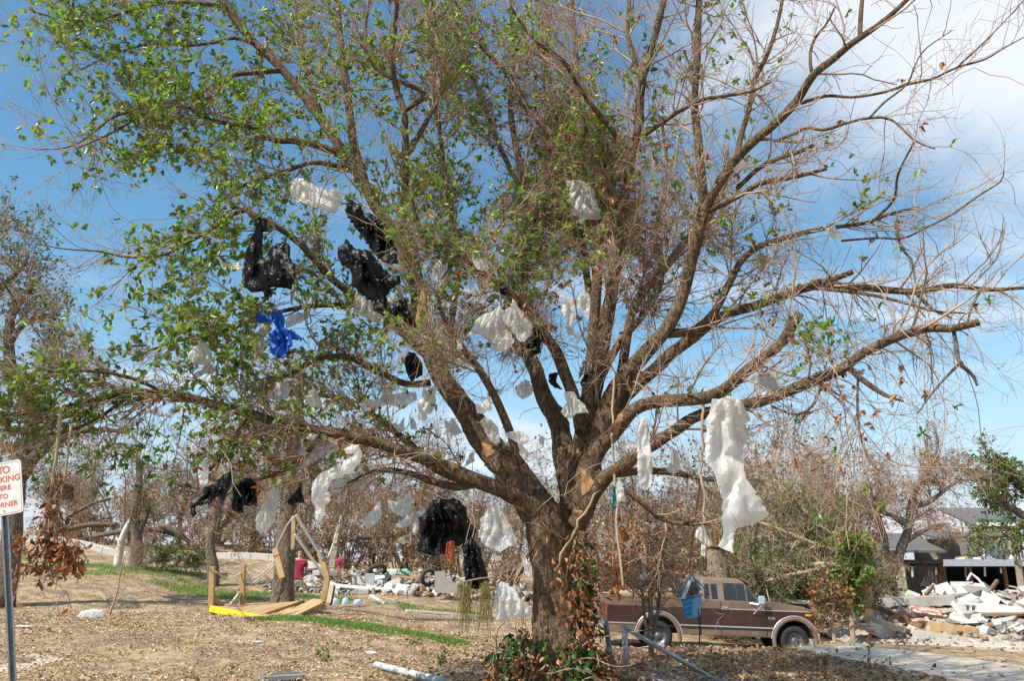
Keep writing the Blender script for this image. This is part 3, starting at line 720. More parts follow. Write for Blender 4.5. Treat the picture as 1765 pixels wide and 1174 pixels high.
def build_twigs():
    rng = np.random.default_rng(21)
    # first order: side branches all along limbs, fewer near the trunk
    W = ALLW / ALLW.sum()
    p1, r1, i1 = spawn(rng, ALLP, ALLR, 1250, .22, 1.0, .75, lambda n, i: rng.uniform(.45, 1.35, n) * np.where(ALLW[i] < 1.5, .7, 1), 8, .16, (0, -.01, .05), .42, .004, .35, W, .014)
    # lower right limbs and the left bough let their shoots hang
    p1b, r1b, i1b = spawn(rng, ALLP, ALLR, 170, .45, .98, 1.1, lambda n, i: rng.uniform(.5, 1.3, n), 8, .16, (0, 0, -.30), .3, .0035, .4,
                          np.array([{'K': 3, 'Lb': 1.6, 'J': 1.5, 'K6': 2, 'K5': 1.5, 'A': 2.2, 'K8': .6, 'L3': .8, 'K7': 1}.get(n, .12) for n in ALLN]), .008)
    c1, c1r = np.concatenate([p1, p1b]), np.concatenate([r1, r1b])
    X, Yp = pix(c1[:, 4])
    # a tangle of dead twigs fills the middle of the crown
    tang = blob(X, Yp, [(900, 260, 190, 260, .15), (860, 540, 230, 200, 2.2), (1000, 430, 150, 180, 2.4), (1190, 430, 170, 160, 1.2), (600, 650, 260, 100, .5), (1350, 640, 160, 100, .5)])
    w1 = np.linalg.norm(c1[:, -1] - c1[:, 0], axis=1) * (.5 + tang + .65 * blob(X, Yp, GREEN))
    p2, r2, i2 = spawn(rng, c1, c1r, 13500, .12, 1.0, .70, lambda n, i: rng.uniform(.22, .62, n), 5, .30, (0, 0, .02), .6, .0022, .5, w1, .0055)
    X2, Y2 = pix(p2[:, 2])
    t2 = blob(X2, Y2, [(900, 260, 190, 260, .2), (860, 560, 220, 190, 1.5), (1000, 430, 140, 170, 1.5), (1190, 430, 150, 120, .6), (600, 650, 260, 100, .5)])
    w2 = np.linalg.norm(p2[:, -1] - p2[:, 0], axis=1) * (.5 + .9 * t2 + .8 * blob(X2, Y2, GREEN))
    p3, r3, i3 = spawn(rng, p2, r2, 54000, .15, 1.0, .75, lambda n, i: rng.uniform(.07, .28, n), 3, .38, (0, 0, .01), .65, .0016, .6, w2, .0032)
    # loose pale strands and vines draped through the crown
    k = 150
    st = SAMP[rng.integers(0, len(SAMP), k), :3] + rng.normal(0, .12, (k, 3))
    pv, rv = grow(rng, st, rng.normal(0, 1, (k, 3)) + [0, -.3, -.9], rng.uniform(.4, 1.5, k), np.full(k, .0045), np.full(k, .003), 9, .28, (0, 0, -.08))
    def clear(p):
        X, Yp = pix(p); bad = np.zeros(len(p), bool)
        for poly, yb in BAGPOLY:
            x0, y0 = poly.min(0); x1, y1 = poly.max(0)
            c = np.where((X > x0) & (X < x1) & (Yp > y0) & (Yp < y1) & (p[:, 1] < yb + .12))[0]
            if not len(c): continue
            px_, py_ = X[c], Yp[c]; ins = np.zeros(len(c), bool); q = np.roll(poly, -1, 0)
            for (ax_, ay_), (bx_, by_) in zip(poly, q):
                cond = ((ay_ > py_) != (by_ > py_)); ins ^= cond & (px_ < (bx_ - ax_) * (py_ - ay_) / (by_ - ay_ + 1e-9) + ax_)
            bad[c[ins]] = True
        return bad
    # bags have swept the twigs out of the space they hang in
    k2 = ~(clear(p2[:, 2]) | clear(p2[:, -1])) | (rng.random(len(p2)) < .10); k3 = ~(clear(p3[:, 1]) | clear(p3[:, 2])) | (rng.random(len(p3)) < .08)
    p2, r2, p3, r3 = p2[k2], r2[k2], p3[k3], r3[k3]
    k1 = ~(clear(c1[:, 3]) | clear(c1[:, 6])) | (rng.random(len(c1)) < .25); c1, c1r = c1[k1], c1r[k1]
    o = link('side_branches', np_mesh('side_branches', *join_np([tubes(c1, c1r, 5)])), TWIG, smooth=True); under(tag(o, kind='stuff'), oak)
    o = link('twigs', np_mesh('twigs', *join_np([tubes(p2, r2, 4), tubes(p3, r3, 3)])), TWIG); under(tag(o, kind='stuff'), oak)
    o = link('dry_vines', np_mesh('dry_vines', *tubes(pv, rv, 4)), TWIG_PALE); under(tag(o, kind='stuff'), oak)
    # leaves: sprigs at twig ends where the crown is still green
    tips = np.concatenate([p2[:, -1], p3[:, -1], p3[:, 1]]); td = unit(np.concatenate([p2[:, -1] - p2[:, -2], p3[:, -1] - p3[:, -2], p3[:, 1] - p3[:, 0]]))
    X, Yp = pix(tips)
    dens = blob(X, Yp, GREEN) + .012
    # clumps
    cl = np.array([noise.noise((a * 1.7, b * 1.7, c * 1.7)) for a, b, c in tips]) * .55 + .85
    keep = (rng.random(len(tips)) < dens * cl * .40) & ~clear(tips)
    tp, dd = tips[keep], td[keep]
    per = rng.integers(3, 7, len(tp)); idx = np.repeat(np.arange(len(tp)), per); n = len(idx)
    pos = tp[idx] - dd[idx] * rng.uniform(0, .05, (n, 1))
    ld = unit(dd[idx] * .8 + rng.normal(0, .75, (n, 3)) + [0, 0, .1])
    Ls = rng.uniform(.045, .108, n)
    v, q = leaves_np(rng, pos, ld, Ls, .46, .3, .12)
    print('oak leaves', n)
    # the 300 largest in the picture become leaves of their own
    xx, yy = pix(pos); inside = (xx > 10) & (xx < 1755) & (yy > 8) & (yy < 1160)
    score = np.where(inside, Ls / pos[:, 1], 0)
    top = np.argsort(-score)[:300]; mask = np.ones(n, bool); mask[top] = False
    half = len(q) // 2
    sel = np.concatenate([mask, mask])
    bright = (xx < 260) & (yy > 590)
    for nm, mt, ms in (('foliage', LEAF, mask & ~bright), ('bright_foliage', LEAF_BRIGHT, mask & bright)):
        ids = np.where(ms)[0]
        vv = v.reshape(-1, 6, 3)[ids].reshape(-1, 3); i = np.arange(len(ids))[:, None] * 6
        qq = np.concatenate([i + np.array([0, 1, 2, 3]), i + np.array([0, 3, 4, 5])], 0)
        o = link(nm, np_mesh(nm, vv, qq), mt); under(tag(o, kind='stuff'), oak)
    V6 = v.reshape(-1, 6, 3)
    for j in top:
        me = np_mesh('leaf', V6[j], np.array([[0, 1, 2, 3], [0, 3, 4, 5]]))
        o = link('leaf', me, LEAF); under(o, oak)
    # dead leaves that still cling
    dn = blob(X, Yp, [(430, 830, 110, 60, .12), (600, 760, 160, 60, .03), (1480, 700, 90, 90, .05), (950, 250, 250, 250, .02), (1560, 90, 120, 100, .05), (560, 620, 60, 40, .03), (330, 720, 60, 50, .03)]) + .0018
    keep = rng.random(len(tips)) < dn
    tp, dd = tips[keep], td[keep]; idx = np.repeat(np.arange(len(tp)), 3); n = len(idx)
    ld = unit(dd[idx] * .4 + rng.normal(0, .7, (n, 3)) + [0, 0, -.7])
    v, q = leaves_np(rng, tp[idx], ld, rng.uniform(.05, .10, n), .42, .9, .3)
    o = link('dead_leaves', np_mesh('dead_leaves', v, q), LEAF_DEAD); under(tag(o, kind='stuff'), oak)

# torn bark showing orange sapwood
def on_bark(poly, bvh, nm, mat, off=.0015, step=3.5):
    co = [Vector(p) for p in poly]; pts = []
    n = len(co)
    for i in range(n):
        a, b = co[i], co[(i + 1) % n]; k = max(1, int((b - a).length / step))
        pts += [a.lerp(b, j / k) + Vector((noise.noise((a.x + j, a.y, 1)), noise.noise((a.x, b.y + j, 5)))) * 2.2 for j in range(k)]
    nb = len(pts)
    x0, x1 = min(p.x for p in co), max(p.x for p in co); y0, y1 = min(p.y for p in co), max(p.y for p in co)
    x = x0
    while x < x1:
        y = y0
        while y < y1: pts.append(Vector((x, y))); y += step
        x += step
    vo, eo, fo = delaunay_2d_cdt(pts, [(i, (i + 1) % nb) for i in range(nb)], [list(range(nb))], 2, 1e-4)[:3]
    C = Vector((0, 0, EYE)); out = []
    prev = None
    for p in vo:
        d = (P(p.x, p.y, 10) - C).normalized()
        h = bvh.ray_cast(C + d * 6, d, 8)
        if h[0] is None: h = (prev or P(p.x, p.y, 9.8), None)
        prev = h[0]; nn = -d
        out.append(tuple(h[0] + nn * (off + .006 * noise.noise(h[0] * 25))))
    me = bpy.data.meshes.new(nm); me.from_pydata(out, [], [tuple(f) for f in fo]); me.update()
    o = link(nm, me, mat, smooth=True)
    m = o.modifiers.new('solid', 'SOLIDIFY'); m.thickness = .01; m.offset = 0
    return under(o, oak)
t = NT('sapwood'); vv = t.coord((1, 1, .3)); f = t.noise(vv, 22, 6, .6)
t.color(t.ramp(f, [(.3, (.11, .05, .02)), (.5, (.30, .15, .06)), (.75, (.48, .30, .15))])); t.set(Roughness=.75); t.bump(f, .4, .01); SAP = t.m
def cvt(off, pts): return [(off[0] + x / off[2], off[1] + y / off[2]) for x, y in pts]
o2 = (840, 740, 4.892)
for poly in ([(460, 780), (520, 820), (535, 880), (515, 980), (490, 970), (500, 880)], [(200, 620), (300, 660), (335, 690), (325, 705), (240, 660)], [(225, 840), (260, 880), (330, 1010), (345, 1050), (310, 1010), (250, 920)],
             [(800, 330), (840, 360), (900, 460), (860, 530), (800, 570), (780, 460)], [(740, 690), (800, 680), (830, 720), (780, 760)], [(745, 220), (770, 130), (780, 200), (760, 270)], [(0, 150), (40, 170), (55, 210), (0, 240)]):
    on_bark(cvt(o2, poly), OAK_BVH, 'torn_bark', SAP)
on_bark([(830, 763), (848, 770), (851, 783), (838, 790), (833, 778)], OAK_BVH, 'branch_scar', SAP)
on_bark([(1066, 700), (1075, 720), (1062, 760), (1052, 770)], OAK_BVH, 'torn_bark', SAP)
# ------------------------------------------------------------------ plastic bags and rags caught in the oak
def plastic(name, col, col2, rough, transl, transp, crinkle=.28, scale=12, spec=.5):
    t = NT(name); v = t.coord()
    f = t.noise(v, 6, 5, .6); t.color(t.ramp(f, [(.35, col2), (.65, col)]))
    t.set(Roughness=rough); t.b.inputs['Specular IOR Level'].default_value = spec
    vo = t.node('ShaderNodeTexVoronoi', Scale=scale); vo.feature = 'DISTANCE_TO_EDGE'
    w = t.node('ShaderNodeMix'); w.data_type = 'VECTOR'; w.inputs[0].default_value = .12
    nz = t.node('ShaderNodeTexNoise', Scale=7.0, Detail=4.0); t.l.new(v, nz.inputs['Vector'])
    t.l.new(v, w.inputs[4]); t.l.new(nz.outputs['Color'], w.inputs[5]); t.l.new(w.outputs[1], vo.inputs['Vector'])
    add = t.node('ShaderNodeMath', operation='ADD'); t.l.new(vo.outputs[0], add.inputs[0]); t.l.new(t.noise(v, 24, 6, .65, .8), add.inputs[1])
    nb = t.bump(add.outputs[0], crinkle, .02)
    last = t.b.outputs[0]
    if transl:
        tr = t.node('ShaderNodeBsdfTranslucent'); tr.inputs['Color'].default_value = (*col, 1); t.l.new(nb, tr.inputs['Normal'])
        m = t.node('ShaderNodeMixShader'); m.inputs[0].default_value = transl
        t.l.new(last, m.inputs[1]); t.l.new(tr.outputs[0], m.inputs[2]); last = m.outputs[0]
    if transp:
        tp = t.node('ShaderNodeBsdfTransparent'); m = t.node('ShaderNodeMixShader'); m.inputs[0].default_value = transp
        t.l.new(last, m.inputs[1]); t.l.new(tp.outputs[0], m.inputs[2]); last = m.outputs[0]
    t.l.new(last, t.out.inputs[0]); return t.m
PL = {
    'white': plastic('plastic_white', (.90, .895, .88), (.82, .81, .78), .42, .55, .10),
    'milky': plastic('plastic_milky', (.88, .875, .85), (.78, .76, .71), .36, .56, .20),
    'film': plastic('plastic_film', (.86, .87, .88), (.76, .77, .78), .30, .52, .22),
    'clear': plastic('plastic_clear', (.88, .88, .86), (.78, .78, .76), .26, .48, .30, .5, 18),
    'cream': plastic('plastic_cream', (.78, .74, .62), (.66, .60, .47), .55, .3, .0),
    'black': plastic('plastic_black', (.0055, .0055, .006), (.0035, .0035, .004), .27, 0, 0, .6, 9, .32),
    'blue': plastic('plastic_blue', (.02, .15, .72), (.012, .09, .5), .35, .28, 0, .6),
    'teal': plastic('plastic_teal', (.01, .16, .17), (.006, .08, .09), .5, .15, 0),
    'grey': plastic('plastic_grey', (.42, .43, .46), (.32, .33, .36), .5, .25, .1),
    'orange': plastic('plastic_orange', (.75, .16, .04), (.55, .09, .02), .5, .3, 0),
}
SXP, SYP = pix(SAMP[:, :3])
BAGPOLY = []
HANG = []          # twigs that hold the bags
def limb_depth(px, py):
    r_px = SAMP[:, 3] / SAMP[:, 1] * FPX
    d = np.hypot(SXP - px, SYP - py) - r_px
    j = int(np.argmin(d)); return SAMP[j, 1], j, d[j]
def bag(label, kind, off, pts, Y=None, dY=-.22, puff=None, name='plastic_bag', group=None, cat='bag', hang=True, fold=1.0, rest=False):
    co = [Vector(p) for p in cvt(off, pts)]
    x0, x1 = min(p.x for p in co), max(p.x for p in co); y0, y1 = min(p.y for p in co), max(p.y for p in co)
    tops = sorted(co, key=lambda p: p.y)[:3]; tx = sum(p.x for p in tops) / 3; ty = tops[0].y
    if Y is None:
        ly, j, dd = limb_depth(tx, ty); Y = ly + dY
    seed = (x0 * 1.3 + y0 * .7) % 97
    if Y < 12: BAGPOLY.append((np.array([(p.x, p.y) for p in co]), Y))
    m = Y / FPX * 1.02
    size = math.sqrt((x1 - x0) * (y1 - y0)); step = max(size / 26, 1.3)
    # jittered outline
    pl = []
    n = len(co)
    for i in range(n):
        a, b, c, d = co[i - 1], co[i], co[(i + 1) % n], co[(i + 2) % n]
        k = max(1, int((c - b).length / step))
        for q in range(k):
            t = q / k
            cm = .5 * ((2 * b) + (-a + c) * t + (2 * a - 5 * b + 4 * c - d) * t * t + (-a + 3 * b - 3 * c + d) * t ** 3)
            s = b.lerp(c, t) * .8 + cm * .2
            j = Vector((noise.noise((s.x * .22, s.y * .22, seed)), noise.noise((s.x * .22, s.y * .22, seed + 31)))) * step * .7
            j += Vector((noise.noise((s.x * .9, s.y * .9, seed + 60)), noise.noise((s.x * .9, s.y * .9, seed + 70)))) * min(size * .035, 2.6)
            pl.append(s + j)
    nb = len(pl); allp = list(pl)
    rnd = random.Random(int(seed * 10))
    y = y0
    row = 0
    while y < y1:
        x = x0 + (row % 2) * step * .5
        while x < x1:
            allp.append(Vector((x + rnd.uniform(-.2, .2) * step, y + rnd.uniform(-.2, .2) * step))); x += step
        y += step * .87; row += 1
    res = delaunay_2d_cdt(allp, [(i, (i + 1) % nb) for i in range(nb)], [list(range(nb))], 2, 1e-4)
    vo, fo = res[0], res[2]
    # boundary edges of what came out
    cnt = {}
    for f in fo:
        for i in range(len(f)):
            e = (f[i], f[(i + 1) % len(f)]); cnt[tuple(sorted(e))] = cnt.get(tuple(sorted(e)), 0) + 1
    bd = set(i for e, k in cnt.items() if k == 1 for i in e)
    V = np.array([(p.x, p.y) for p in vo]); Bp = V[sorted(bd)] if bd else V
    D = np.sqrt(((V[:, None] - Bp[None]) ** 2).sum(-1)).min(1)
    R = max(D.max(), 1e-3)
    puff_m = (puff if puff is not None else (.36 if kind == 'black' else .12)) * R * m
    fr, bk = [], []
    for k, p in enumerate(vo):
        d = D[k] / R; h = math.sqrt(max(0, 1 - (1 - min(d * 1.15, 1)) ** 2))
        an = math.atan2(p.x - tx, (p.y - ty) + size * .35); rr = math.hypot(p.x - tx, p.y - ty + size * .35) / size
        u_ = p.x / size; v_ = p.y / size
        wx = u_ + .22 * noise.noise((u_ * 2.5, v_ * 2.5, seed + 40)); wy = v_ + .22 * noise.noise((u_ * 2.5, v_ * 2.5, seed + 50))
        cre = sum((.5 - abs(noise.noise((wx * f_, wy * f_ * .55, seed + f_)))) * a_ for f_, a_ in ((3.5, 1.0), (8, .45), (16, .2)))
        ph = (an * 15 + seed + 3.0 * noise.noise((p.x * 2.2 / size, p.y * 2.2 / size, seed))) / 6.283 * 2.0
        w = 4 * abs(ph - math.floor(ph + .5)) - 1
        w2 = 1 - abs(noise.noise((p.x * 5.5 / size, p.y * 3.2 / size, seed + 5))) * 3.2
        w3 = noise.noise((p.x * 13 / size, p.y * 10 / size, seed + 9))
        ed = min(1, d * 2.2)
        relief = (w * (.30 + .25 * w2) * min(rr * 1.3, 1) + cre * .55 + w3 * .10 - .3) * fold * max(R, size * .18) * m * (.46 if kind == 'black' else .62)
        sway = noise.noise((p.x * 1.6 / size, p.y * 1.6 / size, seed + 20)) * size * m * .16
        fr.append((-puff_m * h * (.8 + .4 * noise.noise((p.x * 2 / size, p.y * 2 / size, seed + 3))) - relief * ed + sway))
        bk.append((puff_m * h * .9 - relief * (.1 if kind == 'black' else .88) * ed + sway))
    c0 = P((x0 + x1) / 2, y0, Y) if not rest else P((x0 + x1) / 2, y1, Y)
    verts = []
    for k, p in enumerate(vo): verts.append(P(p.x, p.y, Y + fr[k] - .002) - c0)
    nv = len(vo); remap = list(range(nv, 2 * nv))
    for k, p in enumerate(vo):
        verts.append(P(p.x, p.y, Y + bk[k] + .002) - c0)
    faces = []
    for f in fo:
        faces.append(tuple(f)); faces.append(tuple(remap[i] for i in reversed(f)))
    for e, k in cnt.items():
        if k == 1: faces.append((e[0], e[1], remap[e[1]], remap[e[0]]))
    me = bpy.data.meshes.new(name); me.from_pydata([tuple(v) for v in verts], [], faces)
    bm = bmesh.new(); bm.from_mesh(me); bmesh.ops.recalc_face_normals(bm, faces=bm.faces); bm.to_mesh(me); bm.free()
    o = link(name, me, PL[kind], smooth=True); o.location = c0
    me.set_sharp_from_angle(angle=rad(26))
    tag(o, label, cat, group)
    if hang:
        top = P(tx, ty + size * .06, Y)
        dd = np.linalg.norm(SAMP[:, :3] - np.array(top), axis=1) ; j = int(np.argmin(dd)); HANG.append((SAMP[j, :3], np.array(top)))
        if size > 45:      # a second twig through the bag
            q = rnd.choice(co); q = P(q.x * .7 + tx * .3, q.y * .7 + ty * .3, Y - .02)
            dd = np.linalg.norm(SAMP[:, :3] - np.array(q), axis=1); j = int(np.argmin(dd)); HANG.append((SAMP[j, :3], np.array(q)))
    return o
cA, cB, cC, cD = (370, 290, 4.192), (300, 520, 5.3375), (600, 480, 5.869), (780, 440, 5.87)
cE, cF, cG, cH = (440, 640, 5.19), (720, 620, 5.19), (310, 740, 5.336), (560, 790, 4.047)
cR, cS, c2, c6, c4, c1 = (1040, 640, 3.669), (1030, 850, 4.35), (580, 0, 2.935), (1165, 380, 2.935), (0, 380, 2.935), (0, 774, 2.935)
bag('crumpled white bag wedged above the long black bag on the big leaning limb', 'white', cA, [(560, 70), (640, 75), (720, 120), (790, 150), (880, 150), (930, 200), (915, 260), (870, 325), (820, 320), (760, 290), (700, 285), (640, 250), (580, 230), (545, 170)])
bag('black bag with twisted neck slung in a U below a leafy branch', 'black', cA, [(330, 345), (380, 370), (385, 455), (350, 460), (345, 560), (350, 650), (400, 590), (450, 545), (520, 530), (555, 570), (545, 640), (580, 690), (590, 760), (560, 880), (500, 865), (410, 860), (410, 915), (360, 930), (340, 895), (270, 900), (210, 860), (195, 770), (220, 620), (260, 520), (290, 440), (290, 370)])
bag('long black bag draped down against the big leaning limb', 'black', cA, [(945, 260), (980, 235), (1050, 260), (1080, 320), (1170, 340), (1250, 440), (1310, 540), (1320, 690), (1240, 700), (1150, 620), (1100, 540), (1010, 420), (970, 370), (945, 310)], dY=-.3)
bag('bulging black bag below the long black one beside the leaning limb', 'black', cA, [(880, 590), (950, 515), (1010, 570), (1130, 600), (1170, 670), (1240, 730), (1270, 780), (1340, 770), (1345, 830), (1270, 870), (1250, 930), (1235, 1045), (1160, 1030), (1140, 970), (1050, 910), (995, 840), (990, 740), (920, 700), (885, 640)], dY=-.42)
bag('torn white bag peeping from under the bulging black bag', 'white', cA, [(1030, 880), (1080, 930), (1140, 975), (1150, 1030), (1240, 1080), (1200, 1130), (1130, 1100), (1000, 1040), (1010, 940)], dY=-.2)
bag('small white flap of plastic between two black bags by the limb', 'white', cA, [(1260, 920), (1350, 930), (1310, 980), (1250, 1000)], dY=-.12)
bag('small black scrap hanging lowest beside the leaning limb', 'black', cA, [(1290, 980), (1370, 930), (1420, 1060), (1415, 1140), (1360, 1100), (1275, 1050)], dY=-.2)
bag('cream paper scrap stuck behind the U shaped black bag', 'cream', cA, [(30, 660), (90, 690), (200, 680), (190, 730), (110, 740), (50, 720)], dY=.1)
bag('bright blue plastic bag knotted in the leafy branches', 'blue', cB, [(760, 120), (800, 90), (840, 110), (870, 150), (900, 120), (950, 80), (1000, 100), (1020, 160), (1010, 230), (1060, 260), (1110, 290), (1185, 335), (1165, 360), (1090, 350), (1085, 410), (1050, 450), (1020, 515), (940, 515), (870, 450), (885, 390), (855, 350), (890, 290), (940, 240), (915, 190), (860, 185), (790, 195), (755, 165)], dY=-.25)
bag('puffed white bag on a thin leafy branch left of the blue bag', 'white', cB, [(115, 460), (160, 440), (230, 380), (310, 385), (350, 470), (350, 560), (300, 580), (180, 585), (115, 540), (130, 500)])
bag('small white wad right under the puffed white bag', 'white', cB, [(290, 580), (350, 575), (380, 610), (340, 670), (280, 665), (230, 700), (150, 720), (200, 650), (250, 630)])
bag('white bag torn into hanging strips beside the blue bag', 'cream', cB, [(810, 180), (880, 190), (900, 250), (860, 300), (830, 340), (860, 390), (820, 450), (830, 560), (790, 590), (770, 520), (740, 560), (700, 650), (710, 560), (690, 500), (720, 420), (770, 370), (750, 330), (790, 250)], dY=-.12)
bag('greyish sheet of plastic spread just behind the blue bag', 'film', cB, [(1020, 180), (1060, 120), (1150, 105), (1240, 90), (1240, 150), (1170, 190), (1080, 230), (1030, 250)], dY=-.05)
bag('filmy grey white sheet in twigs under the red ribbon', 'film', cB, [(830, 830), (960, 760), (1030, 740), (1080, 790), (1050, 860), (980, 910), (860, 890)], dY=.3)
bag('small grey film among twigs over the left bough', 'film', cB, [(1210, 860), (1280, 830), (1340, 850), (1290, 900), (1240, 960), (1205, 930)], dY=.3)
bag('white shredded plastic caught under the straw tuft', 'white', cC, [(670, 550), (720, 520), (780, 580), (880, 620), (780, 610), (790, 660), (720, 630), (680, 590)], dY=-.32, puff=.3)
bag('black tangled rag pinned in twigs low on the leaning limb', 'black', cC, [(600, 740), (680, 760), (750, 850), (750, 980), (640, 1040), (590, 960), (560, 850)])
bag('thin white film beside the grey mop strands', 'film', cC, [(1110, 820), (1170, 780), (1240, 840), (1180, 890)], dY=.3)
bag('tiny white tag of plastic next to the grey mop strands', 'white', cC, [(1095, 610), (1140, 620), (1160, 710), (1110, 720)], dY=-.1)
bag('wide milky bag spread like a skirt in the middle of the crown', 'milky', cD, [(470, 510), (520, 560), (520, 700), (600, 780), (620, 880), (540, 970), (440, 980), (410, 920), (370, 850), (290, 790), (180, 815), (150, 800), (240, 730), (225, 660), (300, 610), (400, 570)], dY=-.35)
bag('rounded milky bag touching the wide skirt shaped one', 'milky', cD, [(610, 430), (660, 520), (740, 600), (800, 700), (800, 800), (730, 870), (680, 880), (650, 820), (560, 740), (515, 650), (530, 560), (590, 510)], dY=-.45)
bag('black bag folded behind the rounded milky bag', 'black', cD, [(800, 690), (900, 760), (915, 850), (890, 920), (890, 990), (830, 1010), (760, 950), (690, 890), (780, 860)], dY=-.15)
bag('small black knot of plastic above the skirt shaped bag', 'black', cD, [(470, 320), (540, 310), (560, 370), (530, 410), (480, 390)], dY=-.2)
bag('pale bag blown flat along the diagonal branch', 'milky', cD, [(190, 20), (250, 10), (330, 70), (375, 130), (340, 165), (250, 140), (210, 80)], dY=-.2)
bag('white bag with two ears hooked between upright limbs', 'milky', cD, [(1020, 320), (1080, 380), (1150, 425), (1270, 430), (1330, 370), (1380, 380), (1420, 480), (1420, 560), (1490, 570), (1500, 610), (1430, 660), (1370, 650), (1310, 570), (1260, 540), (1255, 620), (1220, 680), (1210, 760), (1280, 810), (1260, 830), (1170, 800), (1145, 700), (1150, 640), (1100, 580), (1120, 490), (1100, 450)], dY=-.3)
bag('silvery plastic sleeve tucked behind an upright limb', 'grey', cF, [(1470, 20), (1550, 0), (1560, 100), (1500, 110), (1440, 180), (1440, 130)], dY=-.25)
bag('black scrap below the silvery sleeve on the upright limb', 'black', cF, [(1500, 115), (1545, 120), (1540, 180), (1470, 245), (1450, 210)], dY=-.25)
bag('dark rag wedged in the fork left of the silvery sleeve', 'black', cF, [(1170, 130), (1260, 110), (1240, 200), (1300, 270), (1220, 250), (1170, 200)], dY=-.15)
bag('white kite shaped film left of the central limb', 'film', cF, [(980, 180), (1035, 260), (1020, 310), (940, 360), (890, 320), (865, 240), (930, 220)], dY=-.2)
bag('white rag hung over the crotch of the right limbs', 'white', cF, [(1310, 290), (1400, 290), (1430, 350), (1490, 400), (1525, 475), (1420, 480), (1370, 530), (1320, 520), (1280, 460), (1330, 390)], dY=-.35)
bag('smooth oval white bag against the dark leaning limb', 'milky', cF, [(600, 510), (660, 540), (720, 610), (735, 740), (700, 760), (640, 720), (590, 620), (560, 550)], dY=-.35)
bag('shredded white knot above the oval white bag', 'white', cF, [(520, 410), (580, 390), (640, 330), (640, 430), (600, 480), (530, 480)], dY=-.3)
bag('limp white bag draped over the thin dark branch', 'milky', cF, [(780, 660), (850, 640), (950, 650), (1010, 730), (940, 770), (1010, 850), (950, 900), (920, 860), (890, 740), (800, 700)], dY=-.12)
bag('white film triangle left of the dark leaning limb', 'film', cF, [(210, 640), (310, 520), (400, 650), (330, 680), (230, 670)], dY=-.1)
bag('white bag torn to lace where a curved branch leaves the limb', 'white', cF, [(0, 370), (40, 330), (40, 260), (75, 270), (70, 380), (110, 360), (130, 240), (190, 240), (150, 320), (150, 410), (90, 430), (80, 540), (10, 560)], dY=-.35)
bag('small strip of film behind the thin dark branch', 'film', cF, [(690, 270), (770, 260), (740, 310), (690, 300)], dY=.1)
bag('grey white film bunched in twigs behind the lace bag', 'film', cE, [(930, 290), (1050, 260), (1180, 210), (1330, 190), (1430, 180), (1450, 260), (1330, 330), (1190, 300), (1080, 310), (1010, 370), (940, 370)], dY=.2)
bag('narrow white tail of film hanging under the lace bag', 'film', cE, [(1380, 400), (1430, 440), (1450, 520), (1390, 520)], dY=.1)
bag('white bag rolled like a scarf over the left bough', 'white', cG, [(1500, 190), (1560, 155), (1640, 150), (1680, 200), (1670, 290), (1600, 380), (1510, 440), (1390, 470), (1360, 560), (1390, 660), (1340, 700), (1330, 820), (1280, 850), (1235, 830), (1240, 740), (1210, 650), (1220, 480), (1290, 410), (1400, 360), (1490, 310), (1600, 230), (1530, 230)], dY=-.35, puff=.4)
bag('wide pale film spread behind the rolled white scarf bag', 'film', cG, [(1380, 500), (1560, 410), (1700, 440), (1761, 480), (1720, 600), (1640, 550), (1540, 560), (1470, 590), (1390, 580)], dY=.15)
bag('pale torn film below the bough left of the scarf bag', 'film', cG, [(1240, 170), (1440, 120), (1460, 200), (1350, 230), (1240, 300), (1130, 360), (1030, 380), (1120, 290)], dY=.1)
bag('white teardrop bag hanging above the broken platform', 'clear', cG, [(840, 540), (910, 560), (920, 640), (880, 740), (870, 850), (800, 930), (740, 965), (700, 920), (695, 830), (740, 730), (800, 620)])
bag('ragged black plastic strung sideways through lower left twigs', 'black', cG, [(120, 650), (200, 580), (220, 530), (330, 510), (400, 410), (480, 390), (480, 480), (420, 640), (390, 670), (350, 620), (270, 690), (150, 710), (160, 790), (110, 810), (90, 700)])
bag('open mouthed square black bag hanging low at left', 'black', cG, [(490, 500), (560, 460), (640, 440), (700, 490), (710, 610), (710, 715), (680, 700), (590, 710), (585, 770), (520, 770), (465, 740), (480, 620)])
bag('small black triangle of plastic right of the teardrop bag', 'black', cG, [(1110, 520), (1130, 600), (1150, 680), (1060, 680), (1040, 720), (980, 670), (1030, 610)])
bag('white wrinkled bag above the ragged black plastic', 'clear', cG, [(180, 310), (250, 290), (270, 400), (250, 510), (190, 520), (165, 410)])
bag('white curl of plastic in leaves above the ragged black plastic', 'white', cG, [(80, 90), (130, 130), (180, 190), (290, 185), (220, 215), (140, 190), (110, 220), (90, 150)], puff=.4)
bag('big shiny black bag hanging under the left bough near the trunk', 'black', cH, [(740, 310), (800, 270), (900, 280), (980, 340), (1000, 430), (1060, 500), (1040, 550), (920, 620), (870, 600), (860, 670), (740, 680), (645, 650), (660, 560), (655, 420), (710, 370)], dY=-.2)
bag('narrow black bag dangling below the big shiny black bag', 'black', cH, [(960, 590), (1030, 550), (1080, 620), (1110, 730), (1145, 870), (1070, 915), (1010, 910), (975, 860), (970, 720)], Y=9.35)
bag('round clear white bag against the trunk below the bough', 'clear', cH, [(1200, 315), (1240, 380), (1300, 480), (1345, 600), (1280, 620), (1220, 660), (1170, 640), (1110, 610), (1070, 540), (1085, 430), (1130, 360)], Y=9.5)
bag('clear crinkled bag knotted low beside the trunk', 'clear', cH, [(1240, 860), (1330, 920), (1360, 980), (1420, 1020), (1450, 1090), (1400, 1120), (1320, 1100), (1270, 1140), (1190, 1130), (1180, 1000), (1200, 880)], Y=9.45)
